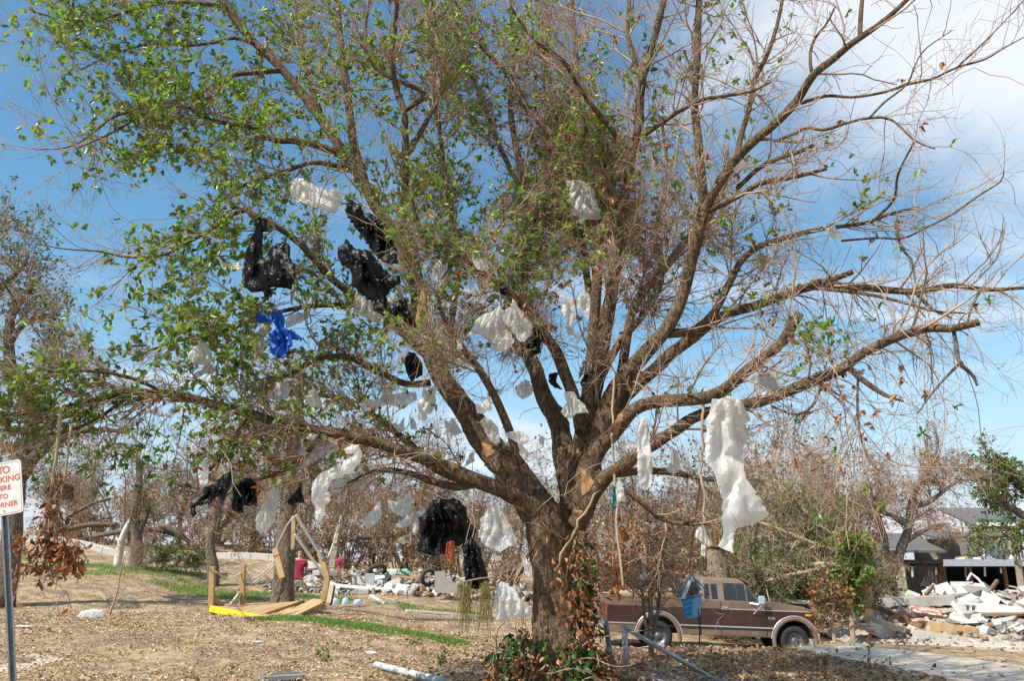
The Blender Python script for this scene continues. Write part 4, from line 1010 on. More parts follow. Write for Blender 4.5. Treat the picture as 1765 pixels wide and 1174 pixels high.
bag('thin white sliver of plastic along the trunk edge', 'white', cH, [(1370, 660), (1410, 700), (1440, 830), (1400, 820), (1380, 730)], Y=9.55)
bag('pale double flap of film left of the big shiny black bag', 'film', cH, [(440, 290), (500, 310), (600, 245), (605, 370), (540, 410), (480, 380), (440, 340)], dY=.05)
bag('pale scrap on the dark side branch above the double flap', 'milky', cH, [(470, 170), (545, 200), (540, 260), (480, 230)], dY=.05)
bag('pale torn film hanging left of the double flap', 'film', cH, [(270, 430), (350, 340), (390, 300), (395, 410), (340, 470)], dY=.1)
bag('cream scrap below and left of the big shiny black bag', 'cream', cH, [(500, 570), (600, 520), (610, 580), (540, 600)], dY=.1)
bag('long pale strip of film running behind the big shiny black bag', 'film', cH, [(480, 470), (580, 400), (700, 350), (700, 400), (600, 470), (520, 490)], dY=.15)
bag('slim white bag hanging straight from the right limb', 'milky', cR, [(230, 290), (275, 290), (290, 430), (310, 560), (310, 700), (280, 750), (230, 740), (215, 600), (215, 430)], dY=-.2)
bag('very large white sheet hanging long from the right limb over the truck', 'white', cR, [(700, 180), (760, 170), (800, 150), (870, 190), (940, 310), (890, 330), (915, 420), (880, 500), (900, 680), (980, 790), (1045, 910), (960, 960), (850, 1000), (820, 1080), (820, 1150), (725, 1110), (755, 1050), (745, 780), (700, 640), (640, 540), (650, 440), (655, 300), (680, 220)], dY=-.25, puff=.10, fold=1.25, name='plastic_sheet', cat='sheet')
bag('see through film stretched between the two right limbs', 'film', cR, [(980, 30), (1060, 15), (1110, 80), (1110, 150), (1010, 165), (980, 90)], dY=.1, puff=.25)
bag('dark teal strip of cloth below the right fork', 'teal', cR, [(55, 720), (75, 730), (100, 860), (55, 870)], dY=-.1, name='cloth_strip', cat='cloth')
bag('white flap beside the dark teal strip', 'milky', cR, [(85, 715), (130, 740), (130, 810), (100, 830), (80, 770)], dY=-.12)
bag('grey film behind the slim hanging white bag', 'film', cR, [(430, 560), (470, 540), (520, 640), (460, 630)], dY=.3)
bag('white shred on the hanging vine right of the trunk', 'white', cR, [(70, 960), (110, 1030), (180, 1090), (180, 1115), (100, 1120), (70, 1060)], dY=-.1)
bag('white clump of torn plastic over the truck cab left of the large sheet', 'white', cR, [(590, 1000), (630, 970), (660, 1040), (690, 1090), (670, 1110), (620, 1080), (580, 1050)], dY=-.05)
bag('narrow white strip trailing beneath the white clump', 'milky', cR, [(620, 1090), (650, 1110), (640, 1174), (615, 1160)], Y=9.2)
bag('white bag with folded ears high in the crown on the thick upright limb', 'white', c2, [(1160, 915), (1240, 910), (1300, 950), (1330, 1060), (1335, 1110), (1270, 1110), (1240, 1135), (1220, 1090), (1190, 1090), (1160, 1020), (1180, 970)], dY=-.3)
bag('wispy clear film on a thin branch far out at right', 'film', c6, [(745, 30), (790, 0), (820, 50), (850, 90), (790, 90)], dY=-.08)
bag('wispy clear film on the sawn end of the long right limb', 'film', c6, [(1260, 490), (1340, 510), (1370, 550), (1300, 545)], dY=-.12)
bag('grey plastic loop drooping over the far end of the left bough', 'grey', c4, [(730, 920), (790, 940), (830, 980), (880, 930), (870, 860), (895, 950), (870, 1000), (800, 990), (740, 970)], dY=-.2)
bag('small white bag flapping in the brown sapling leaves', 'white', cS, [(350, 220), (460, 230), (465, 270), (420, 265), (370, 240)], Y=15.6, hang=False)
bag('white curl of plastic low in the brown sapling', 'white', cS, [(300, 450), (370, 500), (375, 530), (330, 510)], Y=15.6, hang=False)
bag('grey white scrap tied round the brown sapling stems', 'film', cS, [(310, 620), (360, 600), (430, 610), (420, 660), (330, 650)], Y=15.5, hang=False)
bag('tiny white scrap right of the brown sapling stems', 'white', cS, [(450, 625), (480, 650), (465, 690), (450, 660)], Y=15.6, hang=False)
gp = G(155, 1066)
bag('full clear bag of rubbish lying on the leaves by a dead twig', 'clear', c1, [(385, 856), (410, 824), (470, 810), (520, 815), (528, 848), (520, 868), (470, 872), (400, 870)], Y=gp.y, hang=False, puff=1.0, rest=True)

# many small torn shreds snagged round the fork
rs = random.Random(12)
spots = [(590, 690), (640, 700), (668, 672), (690, 735), (610, 830), (655, 868), (690, 840), (715, 905), (775, 745), (790, 690), (905, 668), (935, 760), (800, 620), (845, 700), (860, 815), (880, 760), (545, 690), (520, 780), (500, 720), (585, 860), (640, 900), (478, 670), (1085, 765), (1130, 700), (1160, 800), (1070, 860), (700, 550), (760, 470), (905, 480), (985, 470), (740, 690), (815, 790)]
for i, (sx_, sy_) in enumerate(spots):
    k = rs.uniform(7, 17); tall = rs.uniform(.8, 2.2); a0 = rs.uniform(0, 6.28); nn = rs.randint(5, 9)
    pts = [(sx_ + math.cos(-q * 6.283 / nn) * k * rs.uniform(.12, 1.25), sy_ + math.sin(-q * 6.283 / nn) * k * tall * rs.uniform(.12, 1.25)) for q in range(nn)]
    bag('small torn shred of white plastic snagged among the twigs near the fork', rs.choice(['white', 'white', 'milky', 'film']), (0, 0, 1), pts, dY=rs.uniform(-.3, .35), name='plastic_shred', cat='plastic', group='small plastic shreds near the fork', fold=1.2)

build_twigs()
def hang_twigs():
    rng = np.random.default_rng(3)
    a = np.array([h[0] for h in HANG]); b = np.array([h[1] for h in HANG]); t = np.linspace(0, 1, 6)[None, :, None]
    pts = a[:, None] * (1 - t) + b[:, None] * t
    pts += rng.normal(0, .025, pts.shape) * np.sin(t * math.pi) ; pts[..., 2] -= .05 * np.sin(t[..., 0] * math.pi)
    r = np.full((len(a), 6), .0045)
    o = link('snagging_twigs', np_mesh('snagging_twigs', *tubes(pts, r, 4)), TWIG); under(tag(o, kind='stuff'), oak)
hang_twigs()
def strands(name, label, cat, mat, top, bot, n, r, spread, seed, Y, fan=.4):
    rng = np.random.default_rng(seed)
    a, b = np.array(P(*top, Y)), np.array(P(*bot, Y)); Lg = np.linalg.norm(b - a)
    s = a + rng.normal(0, 1, (n, 3)) * [spread * .5, spread * .4, .02]
    d = (b - a) / Lg + rng.normal(0, 1, (n, 3)) * [fan * .3, fan * .3, .05]
    pts, rr = grow(rng, s, d, Lg * rng.uniform(.6, 1.08, n), np.full(n, r), np.full(n, r * .7), 8, .07, (0, 0, -.12))
    pts[:, 0] = pts[:, 0] * .5 + a * .5
    o = link(name, np_mesh(name, *tubes(pts - a, rr, 4)), mat); o.location = a
    tag(o, label, cat)
    return o
ly = limb_depth(735, 490)[0]
strands('straw_tuft', 'tuft of pale straw snagged on the big leaning limb', 'straw', simple('straw', (.62, .45, .22), .8, .25, 20), (733, 488), (728, 580), 34, .004, .09, 4, ly - .28)
strands('mop_head', 'grey stringy mop head hanging in front of the leaning limb', 'mop', simple('mop_grey', (.36, .35, .33), .9, .2, 30), (768, 545), (766, 632), 90, .0032, .17, 5, ly - .3, .18)
strands('tassel', 'rusty red frayed strands hanging beside the big shiny black bag', 'strands', simple('rust_strand', (.42, .10, .03), .8, .2, 30), (777, 935), (777, 975), 26, .0035, .05, 6, 9.2, .15)
rib = [P(*p, 9.1) for p in cvt(cB, [(720, 885), (790, 865), (850, 820), (885, 780), (880, 755), (920, 775), (945, 758), (905, 785), (840, 835), (770, 900), (765, 940)])]
o = MB().tube([p - rib[0] for p in rib], .007, 5).build('ribbon', PL['orange']); o.location = rib[0]; tag(o, 'thin orange red ribbon strung along a twig below the blue bag', 'ribbon')
# long drooping needles under the narrow black bag
def needles():
    rng = np.random.default_rng(8); n = 150
    s = np.array([P(rng.choice([802, 838]) + rng.normal(0, 6), rng.uniform(1000, 1020), rng.uniform(9.0, 9.3)) for _ in range(n)])
    pts, r = grow(rng, s, rng.normal(0, .16, (n, 3)) + [0, 0, -1], rng.uniform(.15, .6, n), np.full(n, .0035), np.full(n, .0018), 6, .05, (0, 0, -.1))
    stem = np.array([[P(870, 1000, 9.6), P(850, 996, 9.4), P(825, 998, 9.15), P(797, 1004, 9.1)]])
    root = empty('palm_frond', P(870, 1000, 9.6), 0, 'drooping yellow green frond of long thin leaves under the narrow black bag', 'frond')
    o = link('leaflets', np_mesh('leaflets', *tubes(pts, r, 3)), leaf_mat('frond', [(0, (.16, .13, .03)), (.6, (.28, .25, .07)), (1, (.45, .36, .15))], .6, .2)); tag(o, kind='stuff'); under(o, root)
    o = link('stem', np_mesh('stem', *tubes(stem, np.full((1, 4), .008), 5)), TWIG_PALE); under(o, root)
needles()
# ivy and dry creeper round the foot of the trunk
def ivy():
    root = empty('ivy', tree_base, 0, 'green and dried ivy wrapped round the foot of the oak trunk', 'ivy')
    rng = np.random.default_rng(9)
    n = 4200
    h = rng.beta(1.1, 2.6, n) * 2.3; a = rng.uniform(0, 2 * math.pi, n)
    rr = np.where(h < .8, .34 + .22 * (1 - h / .8), .30) * rng.uniform(.85, 1.25, n)
    side = np.clip(1 - h / 2.4, .2, 1)
    x = np.cos(a) * rr * (1 + .25 * (h < .5)) + .12 * (h > .7) + rng.normal(0, .05, n); y = np.sin(a) * rr + rng.normal(0, .04, n)
    keep = (h < .75) | ((np.cos(a) > .1)) 
    keep &= ~((h > .55) & (np.cos(a - 4.3) > .7) & (rng.random(n) < .8))
    x, y, h = x[keep], y[keep], h[keep]; n = len(x)
    cx = np.interp(h, [0, .5, 1, 1.5, 2.4], [.10, .08, .05, .02, .0])
    pos = np.stack([tree_base.x + x + cx * 0, tree_base.y + y, tree_base.z + h], -1)
    d = np.stack([x, y, rng.normal(-.5, .5, n)], -1) + rng.normal(0, .3, (n, 3))
    clump = np.array([noise.noise((p[0] * 3.1, p[1] * 3.1, p[2] * 2.3)) for p in pos])
    dead = clump + rng.normal(0, .12, n) > .0
    for nm, ms, mt in (('green_leaves', ~dead, leaf_mat('ivy_leaf', [(0, (.014, .04, .008)), (.6, (.035, .085, .014)), (1, (.10, .17, .03))], .4, .25)), ('dry_leaves', dead, LEAF_DEAD)):
        v, q = leaves_np(rng, pos[ms], d[ms], rng.uniform(.045, .085, ms.sum()), .8 if nm[0] == 'g' else .5, .4, .25)
        o = link(nm, np_mesh(nm, v, q), mt); under(tag(o, kind='stuff'), root)
    k = 90; st = pos[rng.integers(0, n, k)]
    pts, r = grow(rng, st, rng.normal(0, .5, (k, 3)) + [0, 0, .6], rng.uniform(.3, 1.0, k), np.full(k, .006), np.full(k, .003), 8, .25, (0, .0, 0))
    o = link('vines', np_mesh('vines', *tubes(pts, r, 4)), TWIG_RED); under(tag(o, kind='stuff'), root)
    # two long vines climbing and hanging right of the trunk
    for pts in ([(958, 985, 9.6), (975, 940, 9.5), (1010, 880, 9.4), (1035, 840, 9.35), (1055, 800, 9.4)], [(1060, 650, 9.3), (1056, 750, 9.25), (1062, 850, 9.2), (1066, 950, 9.15), (1075, 1010, 9.1)], [(1212, 690, 8.7), (1210, 790, 8.75), (1213, 900, 8.7)]):
        c = catmull(np.array([list(P(*p)) for p in pts]), 14); c += rng.normal(0, .012, c.shape)
        o = link('vine', np_mesh('vine', *tubes(c[None], np.full((1, 14), .016), 6)), TWIG_PALE, smooth=True); under(o, root)
    k = 170
    px_ = np.concatenate([rng.normal(985, 18, 90), rng.normal(1068, 12, 80)]); py_ = np.concatenate([rng.uniform(925, 1060, 90), rng.uniform(880, 1030, 80)])
    pos = np.array([P(a, b, 9.3 + rng.normal(0, .08)) for a, b in zip(px_, py_)])
    v, q = leaves_np(rng, pos, rng.normal(0, .6, (k, 3)) + [0, 0, -.8], rng.uniform(.06, .12, k), .42, .8, .3)
    o = link('hanging_dry_leaves', np_mesh('hanging_dry_leaves', v, q), LEAF_DEAD); under(tag(o, kind='stuff'), root)
ivy()
# ------------------------------------------------------------------ trees and thicket behind
def traced_tree(name, label, limbs, Y, n1, n2, n3, l1, l2, l3, mat, leaf=None, leafp=.3, lsize=(.05, .09), seed=1, group=None, bias=(0, 0, .05), twig=None, per=3, leafblob=None, base=None, cat='tree', r1max=.03):
    """limbs: list of lists of (px, py, r_px[, Y]); the first is the trunk"""
    rng = np.random.default_rng(seed)
    curves = []
    for lim in limbs:
        w = np.array([list(P(p[0], p[1], p[3] if len(p) > 3 else Y)) + [p[2] * (p[3] if len(p) > 3 else Y) / FPX] for p in lim])
        curves.append(w)
    t0 = curves[0]
    gzv = gz(t0[0, 0], t0[0, 1])
    if t0[0, 2] > gzv - .05 and base is None:
        t0 = np.vstack([[t0[0, 0], t0[0, 1], gzv - .1, t0[0, 3] * 1.2], t0]); curves[0] = t0
    root = empty(name, (t0[0, 0], t0[0, 1], gzv if base is None else t0[0, 2]), 0, label, cat, group)
    cs = []
    for k, w in enumerate(curves):
        c = catmull(w, 24); c[:, 3] = np.maximum(c[:, 3], .004); 
        o = link('trunk' if k == 0 else 'limb', tube_mesh('limb', c[:, :3], c[:, 3], 10 if k == 0 else 7, .12, seed + k), mat, smooth=True); under(o, root)
        cs.append(c)
    cs = np.array(cs); A, R = cs[:, :, :3], cs[:, :, 3]
    twigs_and_leaves(rng, root, A, R, n1, n2, n3, l1, l2, l3, leaf, leafp, lsize, bias, twig or TWIG, per, leafblob, r1max)
    return root
def twigs_and_leaves(rng, root, A, R, n1, n2, n3, l1, l2, l3, leaf, leafp, lsize, bias, twig, per, leafblob=None, r1max=.03, local=False):
    p1, r1, _ = spawn(rng, A, R, n1, .3, 1, .8, lambda n, i: rng.uniform(*l1, n), 7, .18, bias, .45, .006, .4, None, r1max)
    p2, r2, _ = spawn(rng, p1, r1, n2, .1, 1, .75, lambda n, i: rng.uniform(*l2, n), 5, .22, (0, 0, .02), .6, .004, .5, None, .012)
    parts = [tubes(p1, r1, 5), tubes(p2, r2, 3)]
    tips = [p2[:, -1], p2[:, 2], p1[:, -1]]; td = [p2[:, -1] - p2[:, -2], p2[:, 2] - p2[:, 1], p1[:, -1] - p1[:, -2]]
    if n3:
        p3, r3, _ = spawn(rng, p2, r2, n3, .1, 1, .75, lambda n, i: rng.uniform(*l3, n), 3, .25, (0, 0, 0), .65, .003, .6, None, .007)
        parts.append(tubes(p3, r3, 3)); tips += [p3[:, -1]]; td += [p3[:, -1] - p3[:, 0]]
    o = link('twigs', np_mesh('twigs', *join_np(parts)), twig); tag(o, kind='stuff')
    if local: o.parent = root
    else: under(o, root)
    tips = np.concatenate(tips); td = unit(np.concatenate(td))
    for lm, lp, nm in (leaf or []):
        pr = np.full(len(tips), lp * leafp)
        if leafblob: 
            X, Yp = pix(tips); pr = pr * blob(X, Yp, leafblob)
        cl = np.array([noise.noise((a * 1.1 + lp, b * 1.1, c * 1.1)) for a, b, c in tips]) * .9 + .8
        k = rng.random(len(tips)) < pr * cl
        idx = np.repeat(np.where(k)[0], per); n = len(idx)
        if not n: continue
        v, q = leaves_np(rng, tips[idx] + rng.normal(0, .02, (n, 3)), td[idx] * .6 + rng.normal(0, .7, (n, 3)), rng.uniform(*lsize, n), .5, .4, .15)
        o = link(nm, np_mesh(nm, v, q), lm); tag(o, kind='stuff')
        if local: o.parent = root
        else: under(o, root)
def thicket_proto(name, label, cat, group, seed, h, stems, spread, n1, n2, n3, leaf, leafp, lsize, twig, per=3, mat=None, r=.06):
    """shrub or small tree at the origin, for copying"""
    rng = np.random.default_rng(seed)
    root = empty(name, (0, 0, 0), 0, label, cat, group)
    st = rng.normal(0, .12 * spread, (stems, 3)); st[:, 2] = -.15
    d = rng.normal(0, .30 * spread, (stems, 3)); d[:, 2] = 1
    A, R = grow(rng, st, d, h * rng.uniform(.55, 1.0, stems), np.full(stems, r), np.full(stems, r * .25), 12, .10, (0, 0, .04))
    for k in range(stems):
        o = link('stem', tube_mesh('stem', A[k], R[k], 6, .1, k), mat or BARK_GREY, smooth=True); o.parent = root
    s = h / 5.0
    twigs_and_leaves(rng, root, A, R, n1, n2, n3, (.5 * s, 1.7 * s), (.25 * s, .8 * s), (.12 * s, .4 * s), leaf, leafp, lsize, (0, 0, .02), twig, per, None, .02, True)
    return root
PROTO = [
    thicket_proto('bare_tree', 'bare brown storm stripped tree in the thicket behind the lawn', 'tree', 'stripped trees of the thicket', 31, 6.2, 4, 1.0, 60, 520, 2400, [(LEAF_BROWN, 1, 'dead_leaves')], .10, (.08, .15), TWIG_RED, 3, BARK_GREY, .085),
    thicket_proto('bare_tree', 'bare grey tree with sparse dull leaves in the thicket behind the lawn', 'tree', 'sparse grey trees of the thicket', 32, 6.6, 3, .9, 60, 520, 2400, [(LEAF_DULL, 1, 'foliage')], .30, (.08, .14), TWIG, 3, BARK_GREY, .09),
    thicket_proto('dead_shrub', 'tangled brown dead shrub in the thicket', 'shrub', 'dead shrubs of the thicket', 33, 3.3, 9, 1.6, 90, 620, 2200, [(LEAF_BROWN, 1, 'dead_leaves')], .17, (.06, .12), TWIG_RED, 3, TWIG_RED, .03),
    thicket_proto('green_shrub', 'dull green shrub growing in the thicket', 'shrub', 'green shrubs of the thicket', 34, 3.0, 8, 1.5, 80, 560, 1600, [(LEAF_DULL, 1, 'foliage'), (LEAF, .35, 'green_foliage')], .45, (.08, .14), TWIG_PALE, 4, TWIG_PALE, .03),
    thicket_proto('brush_heap', 'low heap of broken pale branches and dead leaves in the thicket', 'brush', 'heaps of broken brush', 35, 2.2, 14, 3.6, 90, 520, 1200, [(LEAF_BROWN, 1, 'dead_leaves')], .35, (.07, .14), TWIG_PALE, 3, TWIG_PALE, .035),
    thicket_proto('rusty_shrub', 'rust leaved dead shrub behind the truck', 'shrub', 'rust leaved shrubs behind the truck', 36, 3.4, 7, 1.3, 80, 560, 1700, [(LEAF_DEAD, .25, 'dead_leaves'), (LEAF_BROWN, .7, 'brown_leaves')], .34, (.07, .13), TWIG_RED, 4, TWIG_RED, .03),
]
USED = [False] * len(PROTO)
def plant(k, px, Y, s=1.0, rz=None, rnd=random.Random(77)):
    o = PROTO[k] if not USED[k] else copy_tree(PROTO[k])
    USED[k] = True
    base = ['bare brown storm stripped tree', 'bare grey tree with sparse dull leaves', 'tangled brown dead shrub', 'dull green shrub', 'low heap of broken pale branches', 'dead shrub hung with brown and rusty leaves'][k]
    where = ('at the lawn edge by the split grey tree' if Y < 31 else 'on the bank beyond the pale kerb') if px < 470 else 'behind the middle rubble heap' if px < 950 else 'beyond the ruined house' if px > 1600 else 'close behind the truck' if Y < 31 else 'in the thicket far behind the truck'
    o['label'] = base + ' ' + where; o['group'] = 'thicket plants: ' + base + ' ' + where
    p = at(px, Y); o.location = p; o.rotation_euler = (rnd.uniform(-.08, .08), rnd.uniform(-.08, .08), rnd.uniform(0, 6.28) if rz is None else rz)
    s *= 1.18 if k < 2 else 1.08
    o.scale = (s * rnd.uniform(.9, 1.1),) * 2 + (s * rnd.uniform(.9, 1.1),)
    return o
# far row of small trees
for px, Y, s, k in [(60, 44, .8, 1), (130, 41, .75, 1), (215, 43, .8, 0), (300, 42, .85, 1), (370, 40, .9, 0), (440, 43, .9, 1), (520, 41, .95, 0), (585, 44, 1.0, 1), (640, 40, .95, 0), (705, 42, 1.0, 0), (760, 40, .95, 1), (820, 43, 1.0, 0), (880, 40, .95, 0),
                    (1010, 42, 1.1, 1), (1060, 38, 1.0, 0), (1110, 40, 1.15, 1), (1165, 36, .95, 0), (1225, 41, 1.25, 1), (1280, 37, 1.1, 0), (1330, 42, 1.35, 1), (1385, 38, 1.15, 0), (1440, 42, 1.2, 1), (1475, 39, .95, 0), (1660, 58, 1.1, 0), (1710, 60, 1.0, 1)]:
    plant(k, px, Y, s)
for px, Y, s, k in [(90, 37, .7, 4), (140, 38, .8, 2), (190, 38, .8, 4), (250, 38, .9, 2), (300, 37, .8, 4), (345, 38, .9, 2), (395, 37, .9, 4), (430, 38, 1.0, 2), (475, 37, 1, 2), (520, 38, 1.1, 2), (560, 37, 1.0, 4), (600, 37, 1.2, 2), (650, 36.5, 1.15, 2), (695, 37, 1.2, 2), (740, 36.5, 1.1, 4), (785, 37, 1.2, 2), (830, 36.5, 1.15, 2), (870, 36, 1.1, 2),
                    (270, 29, .35, 3), (320, 29.5, .4, 3), (235, 28.6, .35, 2),
                    (1020, 32, 1.0, 2), (1060, 29, .95, 5), (1095, 27.5, .95, 5), (1130, 30, 1.1, 2), (1165, 28, .95, 5), (1200, 30, 1.0, 2), (1285, 30, .95, 3), (1325, 28.5, .85, 3), (1365, 30, .95, 4), (1400, 28, .85, 3), (1435, 30, .9, 2), (1465, 29, .8, 3), (1250, 32, 1.1, 3), (1350, 33, 1.2, 3), (1420, 34, 1.2, 2), (1222, 25.8, .72, 2), (1262, 25.6, .6, 3)]:
    plant(k, px, Y, s)

# oak at the far left, behind the sign
traced_tree('oak_tree', 'dark trunked oak with thin dull foliage behind the no parking sign', [
    [(20, 935, 17), (24, 880, 15), (30, 825, 15), (44, 770, 14), (55, 735, 11), (45, 690, 9), (20, 640, 10), (15, 580, 9), (25, 530, 7), (60, 490, 5)],
    [(36, 822, 12), (59, 788, 11), (96, 762, 9), (126, 747, 7), (170, 740, 5), (215, 745, 3)],
    [(22, 645, 9), (-30, 600, 8), (-50, 520, 7), (-20, 430, 5), (10, 380, 3)],
    [(18, 590, 6), (40, 560, 5), (75, 545, 4), (100, 540, 2)],
    [(45, 700, 7), (80, 650, 5), (110, 620, 4), (130, 600, 2)],
    [(-30, 600, 6), (-10, 510, 5), (30, 470, 4), (50, 440, 2)]], 20, 85, 800, 2600, (.4, 1.3), (.3, .8), (.12, .35), BARK_GREY, [(LEAF_DULL, 1, 'foliage'), (LEAF, .3, 'green_foliage')], .42, (.06, .11), 41)
# trunk standing behind the broken platform
traced_tree('shade_tree', 'straight grey trunked tree standing behind the broken platform', [
    [(487, 1040, 20), (489, 1010, 17.5), (491, 960, 17), (495, 900, 16), (500, 850, 14), (505, 780, 11), (515, 700, 8), (520, 640, 5)],
    [(500, 860, 8), (530, 810, 7), (570, 770, 5), (620, 740, 3)], [(500, 840, 7), (470, 790, 6), (430, 760, 4), (390, 740, 3)]], 20.2, 40, 420, 1700, (.4, 1.3), (.25, .7), (.12, .3), BARK_GREY, [(LEAF_BROWN, .5, 'dead_leaves'), (LEAF_DULL, .6, 'foliage')], .30, (.05, .09), 42)
# small grey trees between lawn and kerb
traced_tree('small_tree', 'slim grey tree at the lawn edge left of the platform', [[(368, 982, 9), (362, 940, 8), (372, 900, 7), (380, 860, 6), (395, 820, 4), (400, 780, 2)], [(370, 915, 5), (400, 890, 4), (430, 870, 3)]], 29, 25, 240, 900, (.4, 1.3), (.25, .7), (.12, .3), BARK_GREY, [(LEAF_DULL, 1, 'foliage')], .25, (.06, .1), 43)
traced_tree('small_tree', 'split grey tree by the kerb beside the white dead stump', [[(233, 975, 11), (236, 930, 9), (232, 890, 8), (240, 840, 6), (238, 790, 4)], [(234, 930, 6), (250, 895, 5), (262, 860, 3)]], 30, 25, 240, 900, (.4, 1.3), (.25, .7), (.12, .3), BARK_GREY, [(LEAF_DULL, 1, 'foliage'), (LEAF, .3, 'green_foliage')], .3, (.06, .1), 44)
STUMP = simple('bleached_wood', (.62, .58, .52), .9, .25, 8, bump=.3)
p = [P(204, 960, 30), P(210, 932, 30), P(219, 908, 30), P(235, 882, 30)]; p[0].z = gz(p[0].x, 30) - .05
c = catmull(np.array([list(q) for q in p]), 12); c0 = c[0].copy()
o = link('dead_stump', tube_mesh('dead_stump', c - c0, np.linspace(.15, .07, 12), 9, .2), STUMP, smooth=True); o.location = c0; tag(o, 'bleached white dead stump leaning by the kerb', 'stump')
# bare tree before the ruined house
k5 = (1365, 774, 2.935)
def c5(l, Y=31): return [(k5[0] + a / k5[2], k5[1] + b / k5[2], r, y) for (a, b, r, y) in [(q + (Y,))[:4] for q in l]]
traced_tree('bare_tree', 'spreading bare tree with rusty twigs before the ruined house', [
    c5([(505, 900, 13), (500, 710, 11), (492, 650, 10), (480, 610, 10)]),
    c5([(488, 640, 8), (450, 600, 8), (385, 545, 7), (345, 480, 6), (300, 380, 5), (240, 300, 3), (200, 200, 2, 30)]),
    c5([(490, 640, 9), (520, 595, 9), (555, 500, 8), (590, 400, 7), (600, 300, 6), (640, 180, 4.5), (700, 90, 3), (740, 40, 1.5, 31.6)]),
    c5([(482, 620, 7), (474, 540, 6), (470, 450, 5), (440, 350, 4), (430, 200, 3), (440, 100, 2, 32)]),
    c5([(592, 392, 5), (540, 360, 5), (500, 335, 4), (440, 310, 3), (400, 220, 2, 30)]),
    c5([(600, 310, 5), (650, 285, 4.5), (700, 268, 4), (780, 205, 3), (860, 150, 2, 31)]),
    c5([(560, 480, 5), (640, 430, 4), (700, 400, 3), (780, 380, 2, 30.2)])], 31, 130, 1500, 6000, (.5, 1.5), (.3, .8), (.12, .4), BARK_GREY, [(LEAF_BROWN, .6, 'dead_leaves'), (LEAF_DULL, .25, 'foliage')], .12, (.06, .11), 45, twig=simple('twig_rust', (.33, .21, .15), .9, .3, 2))
# green tree at the right of the ruin
traced_tree('green_tree', 'green leafy tree right of the ruined house', [
    [(1800, 1030, 12), (1795, 960, 11), (1790, 900, 9), (1780, 850, 7), (1760, 810, 4)], [(1792, 910, 7), (1750, 880, 6), (1715, 860, 4), (1700, 830, 2)], [(1790, 880, 6), (1740, 920, 4), (1705, 925, 2)], [(1782, 860, 5), (1730, 820, 4), (1700, 800, 2)], [(1790, 900, 6), (1830, 850, 5), (1860, 800, 3)]], 37, 80, 900, 2600, (.5, 1.4), (.25, .7), (.12, .3), BARK_GREY, [(LEAF_DULL, .7, 'foliage'), (LEAF, .8, 'green_foliage')], .6, (.10, .17), 46, per=3)
# stump of the big tree behind the truck
p = at(1236, 27); c = np.array([list(P(1237, y, 27)) for y in (1090, 1040, 1000, 965, 935)]); c[0, 2] = p.z - .1; cc = catmull(c, 14); c0 = cc[0].copy()
root = empty('broken_trunk', c0, 0, 'thick pale broken tree trunk behind the truck cab', 'trunk')
o = link('bole', tube_mesh('bole', cc - c0, np.linspace(.38, .30, 14), 12, .3), simple('pale_bark', (.24, .195, .145), .95, .35, 6, bump=.5), root, True)
rng_ = np.random.default_rng(4)
jag = MB()
for k in range(16):
    a = k / 16 * 6.28; r_ = .38 * rng_.uniform(.6, 1.1); q = Vector(cc[-1] - c0) + Vector((math.cos(a) * r_, math.sin(a) * r_, -.15))
    jag.tube([q, q + Vector((rng_.normal(0, .08), rng_.normal(0, .08), rng_.uniform(.3, .7)))], [.09, .015], 5)
jag.build('splinters', WOOD_DARK, root)['kind'] = 'stuff'
# fallen limbs with fresh leaves right of the cab
traced_tree('fallen_tree', 'fallen pale limbs with green sprouts arching behind the truck bonnet', [
    [(1500, 1060, 9, 26.5), (1485, 990, 8, 26), (1455, 950, 7, 26), (1415, 905, 6, 26), (1380, 875, 5, 26), (1350, 850, 3, 26), (1320, 835, 2, 26)],
    [(1480, 985, 6, 26), (1440, 975, 6, 25.6), (1395, 976, 5, 25.3), (1340, 985, 4, 25.2), (1300, 1000, 3, 25)],
    [(1460, 955, 5, 26), (1420, 945, 4.5, 25.7), (1370, 925, 4, 25.5), (1320, 905, 3, 25.4), (1280, 895, 2, 25.4)],
    [(1430, 975, 4, 25.6), (1400, 985, 4, 25), (1360, 992, 3, 24.8), (1310, 1005, 2.5, 24.8)],
    [(1488, 1000, 5, 26), (1470, 970, 4, 25.6), (1460, 930, 3, 25.4), (1470, 900, 2, 25.2)]], 26, 90, 800, 1800, (.4, 1.5), (.25, .7), (.12, .3), TWIG_PALE, [(LEAF_BRIGHT, .7, 'sprouts'), (LEAF_DULL, .5, 'foliage')], .42, (.06, .12), 47, twig=TWIG_PALE, bias=(-.05, 0, 0), cat='branches')
traced_tree('leafy_bush', 'bright green leafy bush between the truck nose and the rubble', [
    [(1468, 1075, 4), (1466, 1030, 3.5), (1462, 990, 3), (1465, 945, 2)], [(1466, 1040, 3), (1478, 1000, 3), (1485, 960, 2)], [(1467, 1045, 3), (1454, 1010, 3), (1446, 985, 2)]], 24.2, 26, 220, 560, (.2, .6), (.15, .35), (.1, .25), TWIG_PALE, [(LEAF, .9, 'foliage'), (LEAF_BRIGHT, .6, 'bright_foliage'), (LEAF_DEAD, .3, 'dead_leaves')], .8, (.09, .15), 48, per=4, cat='bush')
traced_tree('small_bush', 'small rusty bush beside the truck front bumper', [[(1441, 1118, 3.5), (1436, 1090, 3), (1434, 1060, 2.5), (1440, 1030, 2)], [(1436, 1085, 2), (1422, 1055, 2), (1415, 1030, 1.5)]], 19.6, 16, 120, 300, (.2, .6), (.15, .35), (.08, .2), TWIG_PALE, [(LEAF_DEAD, .9, 'dead_leaves'), (LEAF_DULL, .5, 'foliage')], .6, (.07, .12), 49, per=3, cat='bush')
